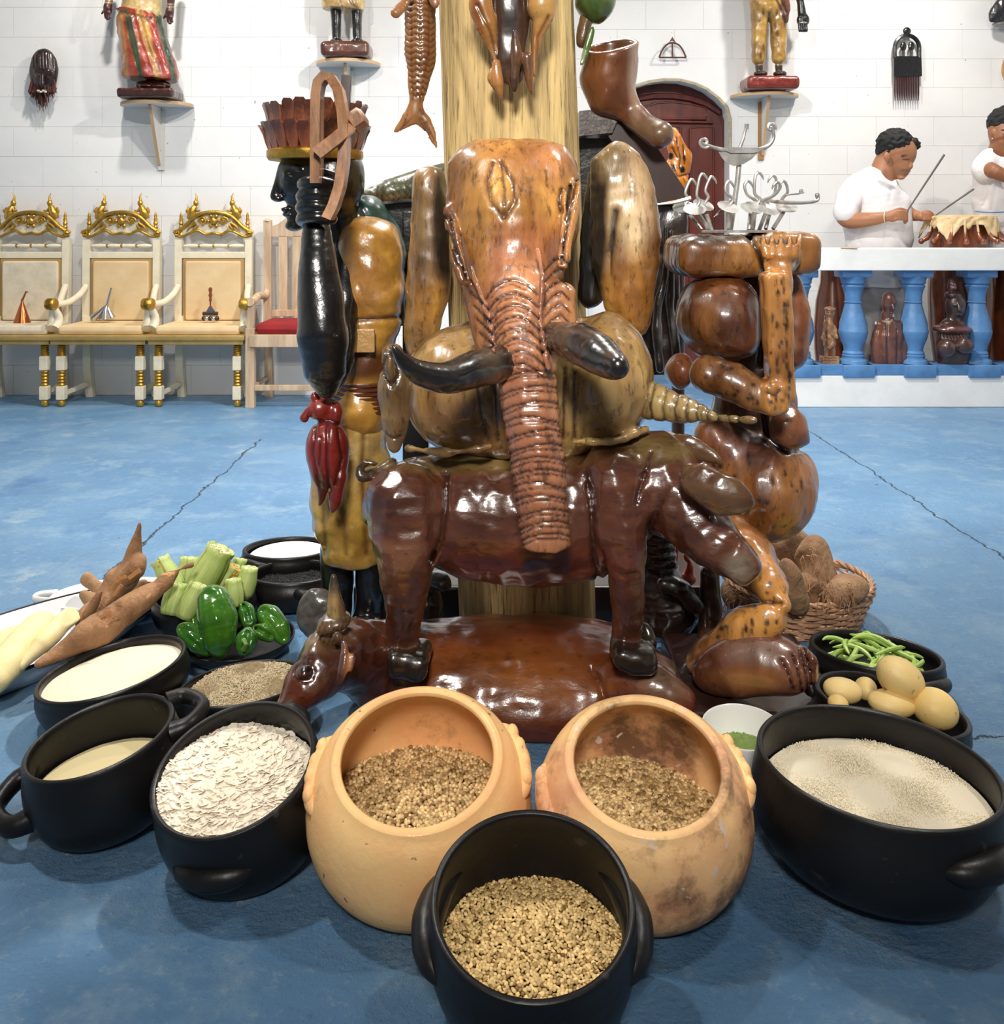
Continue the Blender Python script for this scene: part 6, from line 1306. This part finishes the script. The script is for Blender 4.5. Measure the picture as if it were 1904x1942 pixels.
yam('tall rough yam with root hairs, highest in the middle of the basket', lambda c: c.tube([(1548, 1035, 2.06, 18), (1545, 1060, 2.05, 33), (1548, 1095, 2.04, 36), (1540, 1130, 2.04, 26)]).tube([(1525, 1050, 2.05, 8), (1518, 1065, 2.05, 8)]), .004, hairs=(1548, 1075, 2.0, 26, 40, 34))
yam('fibrous brown yam lying at the right of the basket', lambda c: c.ell(1595, 1123, 2.0, 46, 27, .06, rot=-14).ell(1622, 1108, 2.0, 24, 22, .04), .003, hairs=(1585, 1120, 1.97, 34, 20, 36))
yam('pale dusty yam at the back of the basket', lambda c: c.tube([(1450, 1050, 2.14, 26), (1490, 1040, 2.16, 34), (1518, 1022, 2.17, 14)]), .003)
yam('long tan yam slanting behind the carved knee', lambda c: c.tube([(1452, 1050, 2.02, 10), (1468, 1076, 2.0, 17), (1482, 1102, 2.0, 17), (1490, 1130, 2.0, 12)]), .0015, mt='ginger')
yam('dark fibrous yam behind the carved shin', lambda c: c.ell(1412, 1130, 2.1, 46, 32, .06, rot=20), .003, hairs=(1405, 1125, 2.07, 34, 26, 40))
# ---------------------------------------------------------------- drummer behind the parapet
Yp = 4.98
PE = thing('person', 'person in a white polo shirt looking down and holding two thin drum sticks', 'person', (P(1660, 0, Yp).x, Yp*K, 0))
SKC = (.36, .155, .075)
c = Carve(.0048, .02, SKC, lump=0); c.fac = (0, 1)
S = Yp
# head, jaw, neck, inner trunk, arms, hands: one surface
c.ell(1702, 283, S, 34, 36, .098); c.tube([(1700, 300, S, 28), (1706, 318, S-.02, 20), (1708, 330, S-.03, 9)], k=.03); c.ell(1722, 290, S-.03, 14, 22, .055, k=.02)
c.tube([(1722, 300, S-.05, 3), (1727, 312, S-.06, 4), (1726, 317, S-.06, 4.5)], k=.006); c.ell(1722, 319, S-.055, 5, 3, .012, k=.004); c.ell(1718, 326, S-.055, 5, 2, .014, k=.003, col=(.30, .09, .055)); c.ell(1717, 329.5, S-.055, 4.5, 2, .013, k=.003, col=(.30, .09, .055))
c.ell(1709, 337, S-.05, 7, 4, .02, k=.008); c.ell(1719, 300, S-.052, 6, 2.4, .014, k=.004); c.tube([(1711, 296, S-.075, 1.6), (1718, 294, S-.07, 1.8), (1725, 296, S-.055, 1.4)], k=.003, col=(.03, .015, .01))
c.groove([(1713, 303), (1724, 303)], 1.2, .003, 4.98, (.06, .02, .015))
c.ell(1682, 298, S-.085, 6.5, 10, .016, rot=-8, k=.006); c.ell(1682.5, 298, S-.105, 3, 5.5, .008, op='s', k=.004)
c.tube([(1682, 310, S+.01, 24), (1672, 335, S+.01, 25), (1665, 355, S+.02, 24)], k=.02)
c.tube([(1660, 385, S+.03, 30), (1665, 440, S+.03, 34), (1668, 540, S+.02, 30)], k=.02)
c.tube([(1618, 365, S-.02, 22), (1603, 400, S-.08, 20), (1612, 417, S-.10, 17), (1650, 416, S-.17, 13), (1678, 412, S-.19, 9.5)], k=.012)
c.ell(1692, 410, S-.20, 14, 11, .034, k=.008)
for i in range(4): c.tube([(1698, 402+i*4.4, S-.21-.004*i, 3.6), (1710, 401+i*4.6, S-.215, 3.5), (1719, 404+i*4.4, S-.20, 3.4), (1716, 410+i*4, S-.18, 3.1)], k=.003)
c.tube([(1695, 401, S-.19, 4), (1708, 397, S-.175, 3.8), (1720, 401, S-.17, 3.2)], k=.003)
c.tube([(1700, 385, S+.06, 20), (1722, 404, S+.02, 13), (1742, 410, S-.04, 9)], k=.012); c.ell(1750, 411, S-.06, 12, 9, .03, k=.006)
for i in range(4): c.tube([(1752, 404+i*4, S-.085, 3.2), (1762, 405+i*3.6, S-.09, 3.1), (1768, 409+i*3.2, S-.075, 2.8)], k=.003)
c.tube([(1750, 403, S-.06, 3.5), (1762, 402, S-.055, 3.2), (1769, 407, S-.05, 2.7)], k=.003)
c.paint(1700, 325, 12, 9, (.20, .10, .06), 1, amt=.45); c.paint(1716, 323, 8, 2, (.15, .07, .045), .8, amt=.6)
o = c.build('body', 'skin_painted' if 'skin_painted' in M else 'painted', PE); o.data.materials[0] = M['skin_attr'] = mat('drummer_skin', SKC, .5, attr=True, sss=.05, var=.08, vscale=12)
c = Carve(.0048, .01, (.005, .005, .005), lump=.0022, lf=110)
c.ell(1697, 272, S, 34, 29, .102); c.ell(1686, 284, S+.01, 24, 26, .088); c.ell(1731, 272, S-.02, 12, 11, .05, k=.01); c.ell(1738, 277, S-.02, 6, 6, .03, k=.006); c.box(1718, 312, S-.03, 26, 23, .13, rot=6, op='s', k=.006, r=.004); c.ell(1683, 303, S-.09, 9, 14, .04, op='s', k=.004)
link('hair', c.mesh('hair'), M['hair'], PE)
WH = (.74, .71, .72)
c = Carve(.0055, .022, WH, lump=.001, lf=26)
c.tube([(1652, 352, S, 34), (1655, 380, S, 54), (1660, 420, S, 60), (1665, 470, S, 58), (1668, 540, S, 50)], flat=.85); c.tube([(1690, 390, S, 36), (1690, 450, S, 40)], flat=.9)
c.tube([(1632, 350, S, 24), (1617, 368, S-.03, 27), (1605, 395, S-.08, 24), (1604, 402, S-.09, 23)], k=.012); c.tube([(1680, 360, S+.05, 26), (1702, 392, S+.05, 20)], k=.015)
c.tube([(1655, 330, S+.02, 15), (1665, 338, S-.08, 8), (1684, 350, S-.10, 6), (1694, 356, S-.09, 4)], k=.008); c.tube([(1694, 342, S-.04, 5), (1697, 352, S-.07, 4)], k=.006)
c.box(1665, 570, S, 90, 26, .4, op='s', k=.004, r=.002); c.ell(1690, 330, S-.06, 16, 15, .06, op='s', k=.006)
for p_ in ([(1690, 358), (1688, 380)], [(1625, 380), (1632, 410), (1628, 460)], [(1700, 440), (1712, 460), (1722, 470)], [(1640, 430), (1612, 462)], [(1680, 520), (1720, 540)], [(1650, 350), (1672, 352), (1690, 360)]): c.groove(p_, 4, .004)
link('polo_shirt', c.mesh('polo_shirt'), M['cotton'], PE)
c = Carve(.006, .02, lump=.001); c.zmin = .06; c.tube([(1668, 530, S, 46), (1655, 580, S, 30), (1650, 680, S, 24), (1650, 735, S, 22)], flat=.9); c.tube([(1690, 540, S, 40), (1700, 590, S-.04, 28), (1706, 690, S-.04, 23), (1706, 735, S-.04, 22)], flat=.9)
link('trousers', c.mesh('trousers'), M['cotton_grey'], PE)
for x, dy in ((1652, 0), (1708, -.04)):
    c = Carve(.006, .02, lump=0); c.zmin = 0; c.ell(x+6, 743, S+dy-.02, 26, 13, .06); link('shoe', c.mesh('shoe'), M['black_enamel'], PE)
MB().tube([P(1679+2.5*math.cos(a), 412+11*math.sin(a), S-.185+.035*math.sin(a+1.57)) for a in [2*math.pi*i/16 for i in range(17)]], .003, 6, cap=False).build('bracelet', 'cream', PE)
for lb, a, b in (('thin dark drum stick held upright in the near hand of the drummer', (1716, 407, S-.20), (1791, 293, S-.28)), ('thin grey drum stick held in the far hand, pointing right', (1763, 416, S-.07), (1847, 358, S-.16))):
    o = MB().tube([P(*a), P(*b)], [.0045, .0065], 8).build('drum_stick', mat('grey_stick', (.12, .11, .10), .5) if 'near' in lb else bpy.data.materials['grey_stick']); tag(o, lb, 'drum stick', 'sticks of the drummer')
# second person, cut by the right edge
S = 5.1
P2 = thing('person', 'person in a white T-shirt cut by the right edge of the picture', 'person', (P(1900, 0, S).x, S*K, 0))
SK2 = (.27, .105, .045)
c = Carve(.0055, .02, SK2, lump=0); c.fac = (0, 1)
c.ell(1910, 247, S, 34, 38, .10); c.tube([(1908, 265, S-.03, 26), (1912, 290, S-.05, 14)], k=.03); c.ell(1884, 253, S-.03, 5.5, 9, .02, k=.006); c.tube([(1917, 252, S-.10, 3), (1917, 266, S-.125, 5)], k=.006); c.ell(1917, 278, S-.105, 9, 3, .014, k=.004, col=(.2, .05, .035))
for x in (1905, 1929): c.ell(x, 254, S-.10, 5, 2.2, .008, k=.003); c.tube([(x-6, 247, S-.10, 1.5), (x+6, 246, S-.10, 1.5)], k=.003, col=(.02, .01, .01))
c.tube([(1898, 285, S, 22), (1892, 310, S+.02, 20)]); c.tube([(1892, 335, S+.03, 24), (1898, 400, S+.03, 26)], k=.02)
c.tube([(1872, 320, S-.05, 16), (1885, 325, S-.14, 14), (1915, 338, S-.17, 11), (1940, 345, S-.18, 9)], k=.01); c.ell(1950, 347, S-.18, 12, 9, .03, k=.006)
for i in range(4): c.tube([(1956, 341+i*4, S-.19, 3.2), (1968, 343+i*3.8, S-.19, 3), (1972, 349+i*3, S-.17, 2.6)], k=.003)
c.tube([(1925, 330, S-.02, 18), (1950, 360, S-.06, 14), (1940, 385, S-.12, 11)], k=.01); c.ell(1932, 392, S-.14, 10, 9, .03, k=.006)
for i in range(4): c.tube([(1930, 388+i*3.6, S-.16, 3), (1920, 390+i*3.6, S-.165, 2.8), (1916, 395+i*3, S-.15, 2.5)], k=.003)
o = c.build('body', 'painted', P2); o.data.materials[0] = M['skin_attr2'] = mat('second_skin', SK2, .5, attr=True, sss=.05, var=.08, vscale=12)
c = Carve(.0055, .01, lump=.002, lf=110); c.ell(1912, 233, S+.005, 38, 33, .108); c.box(1920, 268, S-.08, 26, 22, .10, op='s', k=.006, r=.004); c.box(1890, 262, S-.05, 12, 14, .10, op='s', k=.006, r=.004); link('hair', c.mesh('hair'), M['hair'], P2)
MB().ball(P(1882, 263, S-.05), .005, 8).build('earring', 'chrome', P2)
c = Carve(.0055, .02, WH, lump=.001, lf=26); c.tube([(1888, 325, S, 40), (1892, 380, S, 46), (1900, 405, S, 48)], flat=.85); c.tube([(1880, 305, S, 24), (1866, 318, S-.05, 22), (1868, 328, S-.07, 20)], k=.012); c.ell(1898, 290, S-.03, 17, 10, .08, op='s', k=.006)
for p_ in ([(1860, 330), (1870, 350), (1862, 380)], [(1880, 345), (1865, 390)], [(1890, 350), (1880, 400)]): c.groove(p_, 4, .005)
link('t_shirt', c.mesh('t_shirt'), M['cotton'], P2)
c = Carve(.006, .02, lump=.002, lf=22); c.zmin = .1; c.tube([(1900, 405, S, 46), (1902, 480, S, 52), (1905, 600, S, 58), (1905, 700, S, 60)], flat=.7); link('white_skirt', c.mesh('white_skirt'), M['cotton'], P2)
MB().tube([P(1850, 401, S-.12), P(1875, 403, S-.19), P(1905, 402, S-.20), P(1940, 398, S-.18)], .0045, 6, smooth=3).build('waist_cord', 'blue_pt', P2)
for x in (1880, 1925): MB().box(P(x, 742, S), (.045, .12, .04), bev=.02).build('leg', 'cotton', P2)

# ---------------------------------------------------------------- drums behind the parapet
def drum(label, x, Y, prof, ytop, hide=False, band=True):
    c0 = P(x, 750, Y); t = thing('tall_drum', label, 'drum', (c0.x, Y*K, 0), 0, 'tall wooden drums behind the parapet')
    zt = P(x, ytop, Y).z; pr = [(r*Y/F, max(0, P(x, y, Y).z)) for r, y in prof]
    MB().lathe([(.001, pr[0][1])]+pr+[(.001, pr[-1][1])], n=32, cap=False).build('drum_shell', 'drum_wood', t, False)
    if band: MB().lathe([(pr[-1][0]+.003, pr[-1][1]-.05), (pr[-1][0]+.004, pr[-1][1]-.015), (pr[-1][0]+.003, pr[-1][1])], n=32).build('metal_band', 'steel', t, False)
    return t, pr
drum('tall barrel drum seen between the first and second baluster', 1578, 4.90, [(24, 745), (28, 720), (33, 660), (34, 620), (30, 570), (22, 535), (21, 505), (21, 478)], 478)
drum('tall barrel drum mostly hidden behind the second baluster', 1648, 5.3, [(14, 735), (18, 640), (19, 580), (13, 530), (12, 500)], 500, band=False)
drum('tall barrel drum at the right edge, behind the last baluster', 1915, 4.95, [(30, 745), (36, 660), (36, 600), (30, 540), (26, 480)], 480)
t, pr = drum('big skin-headed drum with hide flaps and pegs, played behind the parapet', 1822, 4.92, [(34, 745), (46, 700), (56, 620), (58, 560), (56, 500), (55, 440), (56, 418)], 412, band=False)
Yd = 4.92; zt = P(0, 409, Yd).z; rd = 58*Yd/F
MB().lathe([(.001, zt+.006), (rd*.8, zt+.004), (rd*1.02, zt-.004), (rd*1.05, zt-.016), (rd*1.0, zt-.024)], n=36, cap=False).build('drum_skin', 'hide', t, False)
hd = MB(); N2 = 96; rws = 8; q = random.Random(21)
lens = [.03+.075*max(0, math.sin(k*2*math.pi/N2*5+.6))**.8+.03*max(0, math.sin(k*2*math.pi/N2*13)) for k in range(N2)]
for j in range(rws+1):
    for k in range(N2):
        a = 2*math.pi*k/N2; u = j/rws; out_ = rd*(1.04+.22*u*(.6+.4*math.sin(a*5+1)))+.006*math.sin(a*17+j); hd.v.append((out_*math.cos(a), out_*math.sin(a), zt-.006-lens[k]*u-.02*u*u))
hd.f = [(j*N2+k, j*N2+(k+1) % N2, (j+1)*N2+(k+1) % N2, (j+1)*N2+k) for j in range(rws) for k in range(N2)]
o = hd.build('hide_flap', 'hide', t, False, ang=80); md = o.modifiers.new('s', 'SOLIDIFY'); md.thickness = .003
for k in range(9):
    a = R(180+12+k*19.5); b = Vector((math.cos(a), math.sin(a), 0)); p0 = b*(rd*1.12); z0 = zt-.12
    g = MB().tube([p0+Vector((0, 0, z0+.02)), b*rd*1.25+Vector((0, 0, z0-.02)), b*rd*1.42+Vector((0, 0, z0-.035))], [.010, .016, .012], 10).ball(b*rd*1.46+Vector((0, 0, z0-.038)), .018, 8).build('peg', 'drum_wood', t, False)
    MB().tube([b*(rd*1.06)+Vector((0, 0, zt-.03)), b*(rd*1.16)+Vector((0, 0, z0+.01))], .007, 8).build('hide_strap', 'hide', t, False)
o = MB().prism([(P(x, y, 4.62).x, d) for x, y, d in ((1588, 0, 4.58*K), (1618, 0, 4.575*K), (1632, 0, 4.62*K), (1600, 0, 4.66*K))], zF_ if False else P(0, 470, 4.6).z+.0005, P(0, 470, 4.6).z+.004, fn=lambda u, v, d: (u, v, d)).build('cardboard_scrap', mat('cardboard', (.6, .4, .2), .8)); tag(o, 'thin tan cardboard scrap lying on the parapet rail', 'cardboard')

# ---------------------------------------------------------------- figurines on the parapet ledge
Yf = 4.66
FG = thing('wooden_figurine', 'small pale carved figurine with a long pipe, left of three on the blue ledge', 'figurine', P(1573, 692, Yf))
c = Carve(.003, .005, (.30, .15, .065), lump=.0008, lf=90)
c.ell(1574, 592, Yf, 9, 11, .026); c.ell(1574, 586, Yf, 11, 5, .03, k=.002); c.tube([(1574, 600, Yf, 5), (1573, 615, Yf, 8), (1574, 635, Yf, 9), (1575, 652, Yf, 10)]); c.tube([(1564, 600, Yf-.03, 1.8), (1563, 655, Yf-.03, 2)], k=.002); c.tube([(1566, 620, Yf-.01, 3.5), (1560, 640, Yf-.02, 3.2), (1566, 645, Yf-.03, 2.8)], k=.003); c.tube([(1582, 620, Yf-.01, 3.5), (1586, 640, Yf-.02, 3.2), (1578, 634, Yf-.03, 2.8)], k=.003)
c.tube([(1568, 655, Yf, 4), (1567, 676, Yf, 4)]); c.tube([(1580, 655, Yf, 4), (1581, 676, Yf, 4)]); c.box(1576, 655, Yf-.03, 8, 3, .01, rot=-50, r=.002); c.ell(1574, 597, Yf-.026, 2, 3, .006, k=.001); c.groove([(1568, 592), (1571, 593)], 1, .002, 9, (.05, .02, .01)); c.groove([(1576, 592), (1580, 592)], 1, .002, 9, (.05, .02, .01))
c.build('figure', 'carved_smooth', FG); c = Carve(.003, .004, (.32, .17, .08), lump=.0004); c.box(1573, 683, Yf, 16, 8, .03, r=.003)
for y in (680, 685): c.groove([(1560, y), (1566, y-2), (1573, y), (1580, y-2), (1586, y)], .8, .0015, 9, (.08, .03, .015))
c.build('base', 'carved_smooth', FG)
FG2 = thing('wooden_bust', 'reddish carved bust of an elongated man, middle of three on the blue ledge', 'bust', P(1687, 690, Yf))
c = Carve(.0033, .008, (.13, .045, .03), lump=.0008, lf=60)
c.ell(1686, 572, Yf, 13, 20, .045, rot=-6); c.tube([(1684, 580, Yf, 11), (1688, 598, Yf, 8)]); c.tube([(1681, 595, Yf+.01, 9), (1682, 612, Yf+.01, 10)]); c.tube([(1693, 578, Yf-.035, 2), (1695, 586, Yf-.045, 2.5)], k=.003); c.ell(1692, 593, Yf-.04, 4, 1.5, .008, k=.002); c.ell(1692, 597, Yf-.038, 4, 1.5, .008, k=.002)
c.tube([(1686, 618, Yf, 16), (1688, 640, Yf, 24), (1690, 680, Yf, 22)], flat=.7); c.tube([(1670, 618, Yf, 10), (1664, 650, Yf, 13), (1668, 684, Yf, 14)], flat=.8, k=.006); c.tube([(1702, 616, Yf, 9), (1710, 645, Yf, 10), (1712, 684, Yf, 10)], flat=.8, k=.006); c.box(1688, 702, Yf, 60, 12, .2, op='s', k=.002, r=.002)
c.groove([(1681, 612), (1682, 690)], 2, .004, 9, (.03, .01, .008)); c.groove([(1700, 625), (1700, 690)], 2, .004, 9, (.03, .01, .008)); c.groove([(1673, 608), (1686, 611), (1692, 607)], 1.5, .002, 9, (.4, .3, .2)); c.paint(1668, 650, 10, 30, (.19, .06, .03), .8)
c.build('bust_body', 'carved_smooth', FG2)
for x, y in ((1694, 598), (1661, 613)): MB().ball(P(x, y, Yf-.04), (.006, .004, .010), 8).build('shell_ornament', 'cream', FG2)
FG3 = thing('wooden_bust', 'dark carved bust of a woman with topknot and ruffled collar on the blue ledge', 'bust', P(1808, 690, Yf))
c = Carve(.0033, .008, (.060, .024, .018), lump=.0008, lf=60)
c.ell(1812, 580, Yf, 18, 26, .055); c.tube([(1808, 598, Yf, 11), (1806, 622, Yf, 12)]); c.tube([(1818, 575, Yf-.045, 2), (1819, 588, Yf-.055, 3)], k=.003); c.ell(1818, 596, Yf-.048, 5, 2, .008, k=.002); c.ell(1810, 580, Yf-.045, 4, 2, .008, k=.003); c.ell(1824, 580, Yf-.042, 3, 2, .008, k=.003)
c.tube([(1806, 545, Yf, 9), (1804, 532, Yf, 5)], k=.004, col=(.16, .05, .045)); c.ell(1808, 560, Yf, 15, 9, .045, k=.003)
c.tube([(1808, 628, Yf, 28), (1808, 655, Yf, 32), (1808, 690, Yf, 28)], flat=.65); c.ell(1795, 660, Yf-.07, 17, 17, .055, k=.008); c.ell(1828, 656, Yf-.07, 17, 17, .055, k=.008)
c.ell(1806, 624, Yf-.01, 37, 11, .085, k=.003, col=(.13, .04, .035)); c.box(1808, 702, Yf, 60, 12, .2, op='s', k=.002, r=.002)
for i in range(12): x = 1774+i*6; c.groove([(x, 628+8*math.sin((i+.5)/12*3.14)), (x+2, 634+8*math.sin((i+.5)/12*3.14))], 1.3, .003, 9, (.35, .2, .15))
for p_ in ([(1803, 536), (1811, 540)], [(1803, 542), (1812, 546)]): c.groove(p_, 1, .002, 9, (.5, .3, .3))
c.groove([(1812, 560), (1805, 556)], 1, .001); c.build('bust_body', 'carved_smooth', FG3)
